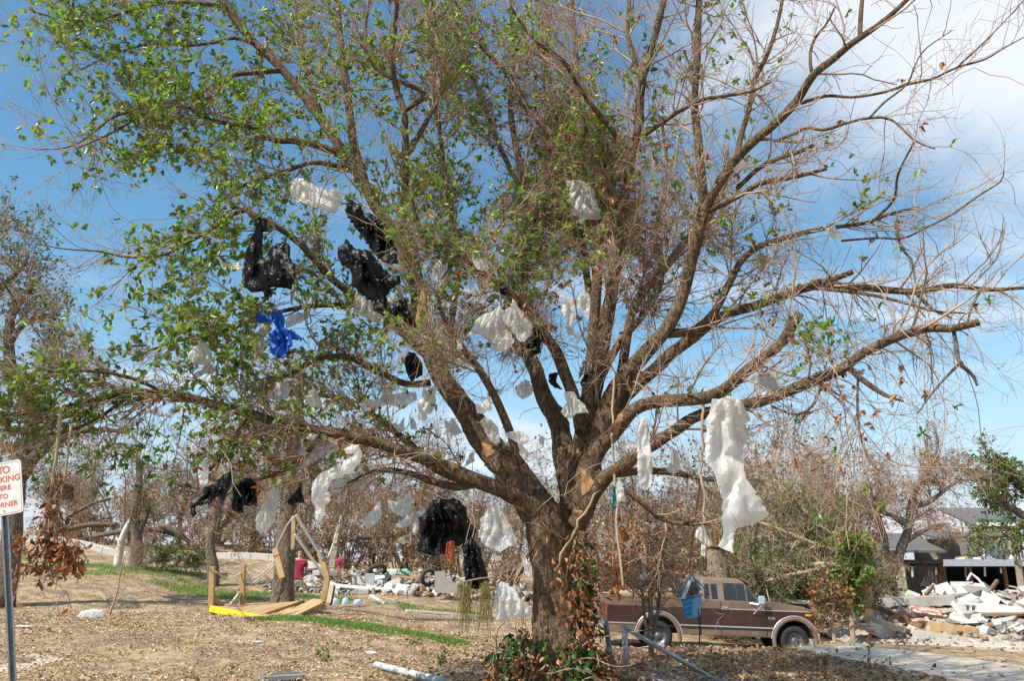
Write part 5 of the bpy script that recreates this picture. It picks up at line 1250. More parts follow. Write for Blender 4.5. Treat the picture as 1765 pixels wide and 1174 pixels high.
# three stemmed sapling before the truck bed
k6 = (1030, 850, 4.35)
def c6s(l): return [(k6[0] + a / k6[2], k6[1] + b / k6[2], r) for a, b, r in l]
traced_tree('sapling', 'three stemmed sapling with rusty leaves before the truck bed', [
    c6s([(400, 1115, 4.5), (400, 1000, 4), (397, 880, 4), (392, 720, 3.5), (400, 650, 3.5), (430, 590, 4), (470, 500, 3.5), (500, 400, 3), (515, 300, 2)]),
    c6s([(385, 1085, 3), (365, 1000, 3), (348, 900, 2.8), (340, 780, 2.6), (330, 650, 3), (310, 500, 2)]),
    c6s([(415, 1060, 3), (445, 930, 2.8), (462, 820, 2.6), (468, 720, 3), (480, 640, 2), (530, 590, 1.5)]),
    c6s([(392, 700, 3.5), (375, 580, 3), (370, 450, 2.5), (380, 300, 2), (370, 180, 1)])], 15.6, 45, 420, 1200, (.3, .9), (.15, .45), (.08, .2), BARK_GREY, [(LEAF_DEAD, .8, 'dead_leaves'), (LEAF_BROWN, .5, 'brown_leaves')], .30, (.05, .10), 50, twig=TWIG_RED, per=3, leafblob=[(1090, 930, 70, 55, 1.3), (1130, 900, 60, 50, .8), (1060, 1010, 40, 40, .5)])
# branch of dead leaves that hangs by the sign
traced_tree('dead_branch', 'hanging branch full of rusty dead leaves beside the no parking sign', [
    [(105, 700, 3), (98, 780, 3), (88, 850, 2.6), (78, 910, 2.3), (82, 960, 2), (92, 1005, 1.4)], [(122, 735, 2.2), (112, 820, 2), (98, 890, 1.8), (110, 940, 1.4), (128, 975, 1)], [(84, 890, 1.6), (55, 915, 1.3), (25, 935, 1)], [(82, 940, 1.4), (55, 970, 1.2), (28, 1000, .8)], [(80, 965, 1.2), (100, 1000, 1), (112, 1025, .7)], [(98, 895, 1.3), (120, 925, 1), (135, 960, .7)]], 7.7, 70, 150, 0, (.08, .26), (.05, .12), None, TWIG_PALE, [(LEAF_DEAD, 1, 'dead_leaves')], 1.0, (.05, .09), 51, bias=(0, 0, -.25), twig=TWIG, per=4, base=True, cat='branch', leafblob=[(80, 950, 65, 85, .9), (110, 960, 35, 60, .8)])
# dry twig stuck in the lawn by the clear bag
traced_tree('dry_twig', 'thin dead twig standing in the lawn by the clear rubbish bag', [[(189, 1060, 1.6), (202, 1020, 1.4), (208, 985, 1.2), (217, 955, .8)], [(203, 1018, 1), (213, 998, .8), (232, 985, .6)], [(198, 1040, .9), (214, 1025, .7)]], G(189, 1061).y, 4, 6, 0, (.1, .3), (.1, .2), None, TWIG, None, 0, seed=52, cat='twig')

# foreground weeds
for i, (px, py, s, mt) in enumerate([(555, 1140, .28, LEAF), (1495, 1158, .3, LEAF_DEAD), (1420, 1150, .22, LEAF_DEAD), (710, 1112, .22, LEAF), (1505, 1120, .2, LEAF_DEAD), (760, 1150, .2, LEAF)]):
    p = G(px, py); rng = np.random.default_rng(60 + i)
    root = empty('weed', p, 0, ['leafy green weed alone on the dry lawn', 'rusty dead weed at the edge of the drive', 'small rusty dead weed left of the drive', 'low green weed left of the ivy trunk', 'dead leafy stalk on the dusty drive edge', 'short green weed by the white pipe'][i], 'weed')
    k = 5; A, R = grow(rng, np.zeros((k, 3)), rng.normal(0, .45, (k, 3)) + [0, 0, 1], rng.uniform(.6, 1.2, k) * s * 1.3, np.full(k, .004), np.full(k, .002), 6, .12)
    o = link('stems', np_mesh('stems', *tubes(A, R, 4)), TWIG_PALE, root); o['kind'] = 'stuff'
    n = 40; a = A[rng.integers(0, k, n), rng.integers(1, 6, n)]
    v, q = leaves_np(rng, a, rng.normal(0, 1, (n, 3)), rng.uniform(.04, .08, n), .5, .4, .2)
    o = link('leaves', np_mesh('leaves', v, q), mt, root); o['kind'] = 'stuff'
# ------------------------------------------------------------------ no parking sign
def text_mesh(s, size, font=None, extrude=.001, bold=.0):
    cu = bpy.data.curves.new('t', 'FONT'); cu.body = s; cu.size = size; cu.align_x = 'CENTER'; cu.align_y = 'CENTER'; cu.extrude = extrude; cu.offset = bold; cu.resolution_u = 3
    ob = bpy.data.objects.new('t', cu); COL.objects.link(ob)
    dg = bpy.context.evaluated_depsgraph_get(); me = bpy.data.meshes.new_from_object(ob.evaluated_get(dg))
    bpy.data.objects.remove(ob); bpy.data.curves.remove(cu); return me
def build_sign():
    foot = P(37, 1310, 7.0); foot.z = gz(foot.x, 7.0)
    root = empty('no_parking_sign', foot, 0, 'white no parking sign with red letters on a leaning steel post', 'sign')
    top = P(4, 800, 7.0)
    ax = (top - foot).normalized(); H_ = (top - foot).length
    sx = Vector((1, .10, 0)); sx = (sx - ax * sx.dot(ax)).normalized(); ny = ax.cross(sx)      # ny points away from the camera
    M = Matrix((sx, ny, ax)).transposed().to_4x4(); M.translation = foot; 
    root.matrix_world = M
    # U channel post with flanges
    prof = [(-.030, .0), (-.018, .0), (-.012, .024), (.012, .024), (.018, .0), (.030, .0), (.030, .004), (.020, .004), (.014, .029), (-.014, .029), (-.020, .004), (-.030, .004)]
    MB().prism(prof, -.3, H_ + .03, 'z').build('post', POST_STEEL, root)
    m = MB()
    k = 0
    z = .1
    while z < H_ - .5:
        m.tube([(0, .0235, z), (0, .0225, z)], .0042, 6); z += .0254 * 2
    o = m.build('hole', DARK, root); o['kind'] = 'stuff'
    pz = H_ - .215; w, h = .305 / 2, .457 / 2; c_ = .045
    prof = []
    for (cx, cz, a0) in ((w - .03, -h + .03, -90), (w - .03, h - .03, 0), (-w + .03, h - .03, 90), (-w + .03, -h + .03, 180)):
        for k in range(5): a = rad(a0 + k * 22.5); prof.append((cx + .03 * math.cos(a), cz + .03 * math.sin(a) + pz))
    t = NT('sign_face'); vv = t.coord(); f = t.noise(vv, 9, 6, .7)
    t.color(t.ramp(f, [(.35, (.62, .60, .53)), (.6, (.76, .75, .70))])); t.set(Roughness=.45)
    pn = MB().prism(prof, -.0075, -.004, 'y').build('panel', t.m, root)
    red = simple('sign_red', (.60, .10, .055), .5, .25, 20)
    for s, zz, sz in (('NO', .155, .088), ('PARKING', .075, .073), ('HERE', .003, .058), ('TO', -.070, .058), ('CORNER', -.140, .060)):
        me = text_mesh(s, sz, bold=.0006)
        for v in me.vertices: v.co = Vector((v.co.x * .92, -.0085 - v.co.z, v.co.y + pz + zz))
        link('lettering', me, red, pn)
    # red border line
    b = MB(); ins = .012
    inner = [(x * (1 - ins / w), pz + (z - pz) * (1 - ins / h)) for x, z in prof]
    n = len(inner); in2 = [(x * (1 - .016 / w * 1.0), pz + (z - pz) * (1 - .016 / h)) for x, z in prof]
    vs = [(x, -.0085, z) for x, z in inner] + [(x * .985, -.0085, pz + (z - pz) * .988) for x, z in inner]
    b.add(vs, [(i, (i + 1) % n, n + (i + 1) % n, n + i) for i in range(n)]); b.build('border', red, pn)
    for dz in (.19, -.19): MB().tube([(0, -.012, pz + dz), (0, .026, pz + dz)], .007, 8).build('bolt', GALV, root)
build_sign()

# overhead lines: two along the street (their shadows cross the lawn), one slack service wire at left
for k, (y, z, lab) in enumerate(((4.6, 9.4, 'black overhead power line along the street, nearer the tree'), (2.9, 8.4, 'black overhead power line along the street, nearer the kerb'))):
    pts = [(x, y + .004 * x, z + .0009 * (x - 5) ** 2) for x in np.linspace(-40, 40, 41)]
    o = MB().tube(pts, .016, 6).build('power_line', simple('cable', (.02, .02, .02), .6), None); tag(o, lab, 'cable', None)
a, b = P(-60, 385, 13), P(250, 770, 27)
pts = [a.lerp(b, t) + Vector((0, 0, -.5 * math.sin(t * math.pi))) for t in np.linspace(0, 1, 24)]
o = MB().tube(pts, .018, 5).build('service_wire', MATS['cable']); tag(o, 'black slack wire slanting down before the far left oak', 'cable')

# ------------------------------------------------------------------ broken wooden platform
def build_platform():
    A, B = G(362, 1050), G(535, 1084)
    base = A.copy()
    root = empty('wooden_platform', base, 0, 'broken wooden play platform with yellow edge and leaning posts', 'platform')
    def U(o): return under(o, root)
    Yf = 18.6
    base = P(362, 1056, Yf); base.z = gz(base.x, Yf)
    root.location = base; bpy.context.view_layer.update()
    def pp(x, y, Y): return P(x, y, Y)
    e0, e1, e2 = pp(362, 1050, Yf), pp(478, 1072, Yf - .55), pp(524, 1080, Yf - .75)
    e0.z = max(e0.z, gz(e0.x, e0.y) + .1)
    # framing board: yellow part and bare end
    U(MB().bar(e0, e1, .05, .13).build('yellow_edge', YELLOW, None, bevel=.006)); U(MB().bar(e1 + (e1 - e0) * .004, e2, .045, .12).build('edge_board', WOOD_NEW, None, bevel=.005))
    # deck planks run back from the edge
    up = Vector((0, 0, .075))
    b0, b1 = pp(372, 1047, Yf + .1), pp(522, 1036, Yf + 2.3)
    n = 9
    backL, backR = pp(440, 1040, Yf + 2.1), pp(522, 1037, Yf + 1.0)
    for i in range(n):
        t0, t1 = (i + .04) / n, (i + .96) / n
        f0, f1 = e0.lerp(e1, t0) + up, e0.lerp(e1, t1) + up
        k0, k1 = backL.lerp(backR, t0), backL.lerp(backR, t1)
        m = MB(); th = Vector((0, 0, .035))
        vs = [f0, f1, k1, k0, f0 - th, f1 - th, k1 - th, k0 - th]
        m.add(vs, [(0, 1, 2, 3), (7, 6, 5, 4), (0, 4, 5, 1), (1, 5, 6, 2), (2, 6, 7, 3), (3, 7, 4, 0)])
        U(m.build('plank', WOOD_TAN if i % 3 else WOOD_NEW))
    # side joist under the deck and the second tilted ramp
    U(MB().bar(pp(458, 1062, Yf - .35), pp(524, 1040, Yf + .9), .04, .14).build('joist', WOOD_NEW))
    r0, r1, r2, r3 = pp(478, 1062, Yf - .35), pp(505, 1064, Yf - .45), pp(563, 1036, Yf + .7), pp(540, 1032, Yf + 1.0)
    for i in range(3):
        t0, t1 = (i + .03) / 3, (i + .97) / 3; th = Vector((0, 0, .04)); m = MB()
        vs = [r0.lerp(r1, t0), r0.lerp(r1, t1), r3.lerp(r2, t1), r3.lerp(r2, t0)]; vs = vs + [v - th for v in vs]
        m.add(vs, [(0, 1, 2, 3), (7, 6, 5, 4), (0, 4, 5, 1), (1, 5, 6, 2), (2, 6, 7, 3), (3, 7, 4, 0)]); U(m.build('plank', WOOD_TAN))
    U(MB().bar(pp(480, 1069, Yf - .45), pp(560, 1046, Yf + .6), .045, .14).build('joist', WOOD_NEW))
    # posts
    for (x, yt, yb, dY) in ((366, 977, 1046, .05), (418, 975, 1042, .9)):
        t_, b_ = pp(x + 1, yt, Yf + dY), pp(x - 1, yb, Yf + dY); b_.z = gz(b_.x, b_.y) - .05
        U(MB().bar(b_, t_, .115, .115, (0, 1, 0)).build('post', WOOD_NEW, bevel=.008))
    # brace and curved broken upright at the right
    U(MB().bar(pp(398, 1044, Yf + .6), pp(415, 1022, Yf + .85), .05, .09).build('brace', WOOD_PALE)); U(MB().bar(pp(366, 1032, Yf + .02), pp(384, 1046, Yf + .3), .05, .10).build('brace', WOOD_NEW))
    crv = [pp(557, 1034, Yf + .6), pp(562, 1015, Yf + .6), pp(564, 995, Yf + .62), pp(558, 975, Yf + .66), pp(552, 955, Yf + .7)]
    for i in range(4): U(MB().bar(crv[i], crv[i + 1] + (crv[i + 1] - crv[i]) * .04, .12, .14, (0, 1, 0)).build('broken_post', WOOD_NEW))
    U(MB().bar(pp(566, 1040, Yf + .4), pp(572, 1008, Yf + .5), .10, .05, (0, 1, 0)).build('broken_post', WOOD_PALE)); U(MB().bar(pp(570, 1044, Yf + .45), pp(576, 1010, Yf + .55), .06, .05, (0, 1, 0)).build('broken_post', WOOD_DARK))
    # ropes between the posts
    def rope(a, b, sag, r=.014):
        pts = [a.lerp(b, t) + Vector((0, 0, -sag * math.sin(t * math.pi))) for t in np.linspace(0, 1, 14)]
        U(MB().tube(pts, r, 6).build('rope', ROPE, smooth=True))
    rope(pp(372, 986, Yf), pp(418, 986, Yf + .9), .14); rope(pp(372, 1017, Yf), pp(414, 1014, Yf + .9), .03); rope(pp(422, 1000, Yf + .9), pp(475, 965, Yf + 1.2), .12); rope(pp(420, 1014, Yf + .9), pp(475, 972, Yf + 1.2), .06); rope(pp(424, 985, Yf + .9), pp(468, 1000, Yf + 1.2), .22)
    return Yf
PLY = build_platform()
# loose timbers hung on ropes by the tree, and two white pipes
def lumber(lab, a, b, w, h, mat, name='timber', cat='timber', group=None, up=(0, 1, 0)):
    a, b = Vector(a), Vector(b)
    o = MB().bar(Vector((0, 0, 0)), b - a, w, h, up).build(name, mat, None, bevel=.006); o.location = a; return tag(o, lab, cat, group)
lumber('short timber with a rope end hanging by the straight trunk', P(487, 997, PLY + .3), P(474, 946, PLY + .5), .13, .08, WOOD_NEW)
lumber('upright yellow board against the straight trunk', P(505, 948, PLY + .5), P(506, 890, PLY + .5), .09, .05, WOOD_TAN)
lumber('tall leaning timber with a dark lower half right of the broken post', P(572, 980, PLY + 1.6), P(582, 912, PLY + 1.8), .14, .10, WOOD_GREY)
lumber('pale piece nailed to the top of the tall leaning timber', P(577, 938, PLY + 1.66), P(583, 905, PLY + 1.74), .10, .05, WOOD_PALE)
for (a, b, lab) in ((P(510, 888, PLY + .2), P(556, 964, PLY + .6), 'upper of two white pipes slanting over the platform'), (P(508, 922, PLY + .2), P(558, 992, PLY + .6), 'lower of two white pipes slanting over the platform')):
    o = MB().tube([Vector((0, 0, 0)), b - a], .032, 10).build('white_pipe', WHITE_PAINT, smooth=False); o.location = a; tag(o, lab, 'pipe')
pts = [P(506, 890, PLY + .45), P(495, 905, PLY + .3), P(480, 935, PLY + .3), P(470, 960, PLY + .4)]
o = MB().tube([q - pts[0] for q in pts], .012, 6).build('rope', ROPE); o.location = pts[0]; tag(o, 'pale rope slung from the upright board past the trunk', 'rope')
pts = [P(588, 890, PLY + 1.6), P(575, 935, PLY + 1.3), P(566, 960, PLY + .9), P(556, 963, PLY + .75)]
o = MB().tube([q - pts[0] for q in pts], .016, 6).build('rope', ROPE); o.location = pts[0]; tag(o, 'knotted rope from the tall leaning timber to the broken post', 'rope')
# water jugs on the grass
JUG = plastic('plastic_jug', (.70, .78, .86), (.60, .70, .80), .2, .3, .25, .3)
prof = [(0, 0), (.07, 0), (.08, .02), (.08, .15), (.065, .19), (.035, .215), (.022, .22), (.022, .25), (0, .25)]
def lathe(prof, n=14):
    m = MB(); vs = [(r * math.cos(2 * math.pi * k / n), r * math.sin(2 * math.pi * k / n), z) for r, z in prof for k in range(n)]
    return m.add(vs, [(i * n + k, i * n + (k + 1) % n, (i + 1) * n + (k + 1) % n, (i + 1) * n + k) for i in range(len(prof) - 1) for k in range(n)])
for i, (px, rx, lab) in enumerate(((578, .3, 'tilted clear water jug leaning at the broken platform'), (594, 0.1, 'clear water jug standing between two others on the grass'), (612, 1.35, 'clear water jug lying beside the dead brush'))):
    p = G(px, 1046); root = empty('water_jug', p, 0, lab, 'jug'); root.rotation_euler = (rx, 0, i * 1.3)
    if i == 2: root.location.z += .08
    lathe([(r * 1.15, z * 1.1) for r, z in prof]).build('body', JUG, root, True); MB().tube([(0, 0, .27), (0, 0, .295)], .028, 10).build('cap', simple('jug_cap', (.05, .12, .5), .4), root)
    h = MB().tube([(.06, 0, .20), (.10, 0, .19), (.105, 0, .12), (.085, 0, .09)], .012, 6).build('handle', JUG, root)

# ------------------------------------------------------------------ person kneeling at the rubble, seen from behind
def skin(name, verts, edges, radii, mat, parent, root=0, sub=2):
    me = bpy.data.meshes.new(name); me.from_pydata(verts, edges, []); me.update()
    o = bpy.data.objects.new(name, me); COL.objects.link(o)
    m = o.modifiers.new('skin', 'SKIN'); me.skin_vertices  # layer made by the modifier
    for i, r in enumerate(radii):
        s = me.skin_vertices[0].data[i]; s.radius = r if isinstance(r, tuple) else (r, r); s.use_root = i == root
    m.use_smooth_shade = True
    ss = o.modifiers.new('sub', 'SUBSURF'); ss.levels = sub; ss.render_levels = sub
    me.materials.append(mat); o.parent = parent
    return o
def build_person():
    Yp = 28.0; p = P(513, 1016, Yp); p.z = gz(p.x, Yp)
    root = empty('person', p, rad(12), 'person in a maroon shirt and khaki trousers kneeling at the rubble, back turned', 'person')
    sk = simple('skin_tone', (.42, .25, .17), .6, .1)
    body_v = [(0, 0, .48), (0, .01, .75), (0, .02, .98), (0, .03, 1.08), (0, .05, 1.20), (0, .06, 1.29), (-.19, .02, .98), (-.25, .04, .72), (-.20, .22, .56), (-.17, .29, .53), (.19, .02, .98), (.25, .02, .72), (.22, .20, .55), (.19, .28, .52)]
    body_e = [(0, 1), (1, 2), (2, 3), (3, 4), (4, 5), (2, 6), (6, 7), (7, 8), (8, 9), (2, 10), (10, 11), (11, 12), (12, 13)]
    skin('body', body_v, body_e, [(.13, .10), (.12, .09), (.14, .09), .055, (.078, .095), (.06, .075), .055, .042, .034, .035, .055, .042, .034, .035], sk, root)
    sv = [(0, 0, .50), (0, .0, .62), (0, .01, .80), (0, .02, .97), (0, .03, 1.04), (-.19, .02, .98), (-.24, .03, .80), (.19, .02, .98), (.24, .02, .80)]
    skin('shirt', sv, [(0, 1), (1, 2), (2, 3), (3, 4), (3, 5), (5, 6), (3, 7), (7, 8)], [(.175, .13), (.175, .13), (.185, .125), (.17, .11), (.075, .07), .085, .078, .085, .078], simple('maroon_shirt', (.26, .018, .05), .85, .2, 6), root, 1)
    tv = [(0, 0, .50), (0, 0, .42), (-.10, .0, .38), (-.12, .05, .08), (-.12, -.15, .07), (-.12, -.38, .08), (.10, .0, .38), (.12, .05, .08), (.12, -.15, .07), (.12, -.38, .08)]
    skin('trousers', tv, [(0, 1), (1, 2), (2, 3), (3, 4), (4, 5), (1, 6), (6, 7), (7, 8), (8, 9)], [(.165, .125), (.17, .14), .115, .095, .085, .075, .115, .095, .085, .075], simple('khaki', (.42, .37, .27), .9, .15, 6), root, 1)
    for s in (-1, 1): skin('shoe', [(s * .12, -.36, .08), (s * .12, -.46, .06), (s * .125, -.52, .10)], [(0, 1), (1, 2)], [.06, .055, .045], simple('shoe_dark', (.04, .035, .03), .7), root)
    cv = [(0, .055, 1.275), (0, .055, 1.33)]
    skin('cap', cv, [(0, 1)], [(.085, .105), (.065, .08)], simple('grey_cap', (.36, .37, .40), .85), root)
build_person()
# pink cloth hung in the brush, seen over the rubble
bag('bright pink cloth hanging in the brush behind the rubble', 'teal', (470, 900, 7.34), [(800, 480), (840, 450), (885, 455), (890, 520), (870, 560), (860, 600), (810, 600), (815, 540)], Y=33.5, hang=False, name='pink_cloth', cat='cloth').data.materials[0] = simple('pink', (.45, .05, .13), .8)
lumber('bare stick holding up the pink cloth in the brush', at(588, 33.6), P(586, 955, 33.6), .05, .05, TWIG_PALE, 'stick', 'stick')

# ------------------------------------------------------------------ rubble
def quad_slab(lab, cor, th, mat, name='concrete_slab', cat='slab', group=None, down=True):
    """cor: [(px, py, Y) x3..n] outline of the upper face"""
    vs = [P(*c) for c in cor]; c0 = sum(vs, Vector()) / len(vs)
    nrm = (vs[1] - vs[0]).cross(vs[2] - vs[0]).normalized()
    if nrm.z < 0: nrm = -nrm
    n = len(vs); lo = [v - nrm * th for v in vs]
    m = MB(); m.add([v - c0 for v in vs + lo], [tuple(range(n)), tuple(range(n, 2 * n))[::-1]] + [(i, (i + 1) % n, n + (i + 1) % n, n + i) for i in range(n)])
    o = m.build(name, mat, None, bevel=.012); o.location = c0; return tag(o, lab, cat, group)
CR = (1480, 880, 4.516)
def r3(x, y, Y): return (CR[0] + x / CR[2], CR[1] + y / CR[2], Y)
def mound(x, y):
    """height of the rubble heap above the ground"""
    d1 = ((x - 14.6) / 4.6) ** 2 + ((y - 29) / 3.3) ** 2; d2 = ((x - 19.5) / 5.0) ** 2 + ((y - 28.5) / 3.6) ** 2; d3 = ((x - 15.5) / 5.5) ** 2 + ((y - 25.8) / 2.0) ** 2
    return 1.0 * np.exp(-d1 * .9) * .8 + .95 * np.exp(-d2 * .9) * .7 + .12 * np.exp(-d3 * .8)
def build_mound():
    xs, ys = np.meshgrid(np.linspace(9.5, 27, 110), np.linspace(23.2, 34, 70))
    h = mound(xs, ys); rng = np.random.default_rng(2)
    z = ground_np(xs, ys) + h - .08 + rng.normal(0, .03, xs.shape) * (h > .15)
    v = np.stack([xs, ys, z], -1).reshape(-1, 3); ny, nx = xs.shape; i = np.arange(ny * nx).reshape(ny, nx)
    q = np.stack([i[:-1, :-1], i[:-1, 1:], i[1:, 1:], i[1:, :-1]], -1).reshape(-1, 4)
    t = NT('rubble_dust'); vv = t.coord(); f = t.noise(vv, 6, 8, .7)
    t.color(t.ramp(f, [(.3, (.17, .145, .12)), (.5, (.36, .325, .28)), (.7, (.53, .49, .44))])); t.set(Roughness=.95); t.bump(f, .9, .06)
    o = link('rubble_mound', np_mesh('rubble_mound', v, q), t.m); tag(o, 'heap of dust and crushed masonry before the ruined house', None, kind='structure')
build_mound()
def chunks(name, lab, rng, xs, ys, zs, smin, smax, mats, flat=.6):
    n = len(xs)
    c = np.array([(sx, sy, sz) for sz in (-1, 1) for sx, sy in ((-1, -1), (1, -1), (1, 1), (-1, 1))], float) * .5
    dims = rng.uniform(smin, smax, (n, 1)) * np.stack([rng.uniform(.6, 1.0, n) * rng.choice([1, 1, 1.5, 4.0], n), rng.uniform(.4, 1.2, n), rng.uniform(.15, .7, n)], -1)
    jit = 1 + rng.normal(0, .08, (n, 8, 3))
    v = c[None] * dims[:, None] * jit
    from mathutils import Euler
    R_ = np.array([np.array(Euler(e).to_matrix()) for e in rng.normal(0, .45, (n, 3)) * [1, 1, 0] + rng.uniform(0, 6.28, (n, 3)) * [0, 0, 1]])
    v = np.einsum('nij,nkj->nki', R_, v) + np.stack([xs, ys, zs], -1)[:, None]
    f = np.array([(3, 2, 1, 0), (4, 5, 6, 7), (0, 1, 5, 4), (1, 2, 6, 5), (2, 3, 7, 6), (3, 0, 4, 7)])
    q = (np.arange(n)[:, None, None] * 8 + f[None]).reshape(-1, 4)
    o = link(name, np_mesh(name, v.reshape(-1, 3), q), mats); tag(o, lab, None, kind='stuff')
t = NT('rubble_mix'); c = t.ramp(island(t), [(0, (.24, .21, .18)), (.3, (.42, .39, .34)), (.55, (.55, .52, .47)), (.68, (.34, .15, .10)), (.76, (.40, .25, .13)), (.88, (.62, .61, .58)), (.94, (.12, .10, .09))])
for e in t.n: 
    if e.type == 'VALTORGB': e.color_ramp.interpolation = 'CONSTANT'
vv = t.coord(); t.color(t.mix(.35, c, t.ramp(t.noise(vv, 14, 6, .7), [(.3, (.25, .22, .19)), (.7, (.75, .72, .68))]), 'MULTIPLY')); t.set(Roughness=.9); RUB = t.m
rng = np.random.default_rng(14)
n = 1900; xs, ys = rng.uniform(10.4, 25, n), rng.uniform(23.6, 31.5, n); hh = mound(xs, ys); k = hh + rng.normal(0, .12, n) > .16
xs, ys, hh = xs[k], ys[k], hh[k]; chunks('small_rubble', 'small broken bits of brick, block and plaster over the rubble heap', rng, xs, ys, ground_np(xs, ys) + hh - .02, .04, .16, RUB)
# centre heap
n = 2000; xs, ys = rng.normal(-3.9, 2.6, n), rng.uniform(27.6, 32.5, n); k = (xs > -8.6) & (xs < 1.4); xs, ys = xs[k], ys[k]
hc = .55 * np.clip((ys - 27.6) / 2.2, 0, 1) * np.exp(-((xs + 3.6) / 4.6) ** 4)
chunks('small_rubble', 'small pale rubble and household litter of the middle heap', rng, xs, ys, ground_np(xs, ys) + hc * rng.uniform(.1, 1, len(xs)), .04, .20, RUB)
# stray bits on the lawn and drive
n = 260; xs, ys = rng.uniform(7.5, 17, n), rng.uniform(19, 24.5, n); chunks('stray_rubble', 'stray crumbs of masonry along the drive by the rubble', rng, xs, ys, ground_np(xs, ys) + .05, .03, .12, RUB)

quad_slab('huge cracked concrete slab tilted on top of the rubble heap', [r3(725, 705, 26.0), r3(990, 598, 28.5), r3(1120, 690, 27.6), r3(1290, 680, 27.8), r3(1420, 700, 27.6), r3(1400, 790, 25.6), r3(800, 795, 25.6)], .14, CONCRETE_PALE)
quad_slab('leaning concrete slab behind the long grey beam', [r3(580, 590, 27.6), r3(690, 555, 28.3), r3(752, 650, 27.2), r3(620, 662, 26.9)], .12, CONCRETE_PALE)
quad_slab('flat broken slab on the crest by the bent white pipe', [r3(710, 555, 29), r3(890, 555, 29), r3(908, 605, 28.2), r3(820, 615, 28), r3(735, 605, 28.2)], .18, CONCRETE)
quad_slab('triangular concrete piece leaning on the huge slab', [r3(760, 600, 27.8), r3(800, 592, 28), r3(850, 640, 27.2), r3(770, 650, 27)], .1, CONCRETE_PALE)
quad_slab('small grey slab propped below the long board at right', [r3(1030, 850, 25), r3(1240, 815, 25.6), r3(1200, 850, 25.1), r3(1050, 885, 24.7)], .1, CONCRETE)
quad_slab('rusty topped slab lying lowest at the right end', [r3(1010, 985, 24.6), r3(1200, 965, 25.2), r3(1420, 1010, 25), r3(1400, 1065, 24.2), r3(1180, 1040, 24.2)], .1, BRICK)
quad_slab('tilted slab standing behind the hollow blocks', [r3(920, 820, 25.1), r3(960, 815, 25.3), r3(1010, 865, 24.9), r3(950, 850, 24.9)], .1, CONCRETE_PALE)
quad_slab('grey block of broken wall with ragged face', [r3(915, 900, 24.7), r3(1000, 890, 25), r3(1085, 960, 24.6), r3(960, 975, 24.3)], .3, CONCRETE)
def beam(lab, a, b, w, h, mat, name='beam', cat='beam'): return lumber(lab, P(*a), P(*b), w, h, mat, name, cat, None, (0, 0, 1))
beam('long grey concrete beam lying across the heap', r3(185, 722, 26.2), r3(735, 700, 26.2), .3, .27, CONCRETE)
beam('tan timber strip along the top of the grey beam', r3(150, 688, 26.3), r3(740, 665, 26.3), .25, .05, WOOD_TAN)
beam('dark brown rafter sloping down to the drive', r3(108, 740, 25.6), r3(490, 915, 24.6), .10, .16, WOOD_DARK)
beam('short brown rafter piece crossing the dark rafter', r3(345, 800, 25), r3(220, 858, 24.8), .10, .12, WOOD_DARK)
beam('pale whitewashed beam end pointing at the drive', r3(20, 822, 25.3), r3(360, 935, 24.4), .16, .17, WOOD_PALE)
beam('long pale lumber lying along the front of the heap', r3(365, 915, 24.6), r3(1050, 1035, 24.0), .14, .06, WOOD_TAN)
beam('grey concrete footing under the long pale lumber', r3(420, 960, 24.5), r3(790, 1020, 24.2), .2, .22, CONCRETE)
beam('tan end block of the concrete footing', r3(800, 1018, 24.2), r3(880, 1030, 24.1), .22, .26, WOOD_TAN)
beam('tan plywood side standing in the middle of the heap', r3(510, 895, 24.9), r3(745, 930, 24.7), .04, .28, WOOD_TAN)
beam('darker plywood side next to the tan one', r3(748, 928, 24.7), r3(930, 955, 24.5), .04, .26, WOOD_NEW)
beam('thin steel angle lying over the lowest slab', r3(845, 968, 24.3), r3(1085, 1058, 23.9), .04, .03, GALV)
beam('long thin board lying over the grey slabs at right', r3(905, 802, 25.4), r3(1400, 800, 25.6), .12, .05, WOOD_TAN)
beam('brown stick poking up behind the huge slab', r3(1020, 632, 28.2), r3(1080, 548, 28.6), .1, .1, WOOD_DARK)
beam('brown stick leaning on the leaning slab', r3(522, 662, 26.8), r3(580, 588, 27.4), .08, .1, WOOD_DARK)
beam('white board on the crest before the ruin', r3(1170, 625, 28.6), r3(1400, 650, 28.4), .3, .06, WHITE_PAINT)
beam('tan board near the utility pole', r3(1170, 590, 29), r3(1290, 615, 28.8), .1, .05, WOOD_TAN)
beam('brown plank low at the left end of the heap', r3(-20, 795, 25), r3(110, 800, 25), .1, .2, WOOD_TAN)
beam('black pipe lying under the huge slab', r3(260, 760, 25.9), r3(420, 745, 25.9), .08, .08, DARK, 'pipe', 'pipe')
pts = [P(*r3(845, 545, 28.6)), P(*r3(875, 492, 28.7)), P(*r3(930, 535, 28.6)), P(*r3(990, 612, 28.2))]
o = MB().tube([q - pts[0] for q in pts], .04, 8).build('bent_pipe', WHITE_PAINT, None, True); o.location = pts[0]; tag(o, 'bent white pipe arching over the crest of the heap', 'pipe')
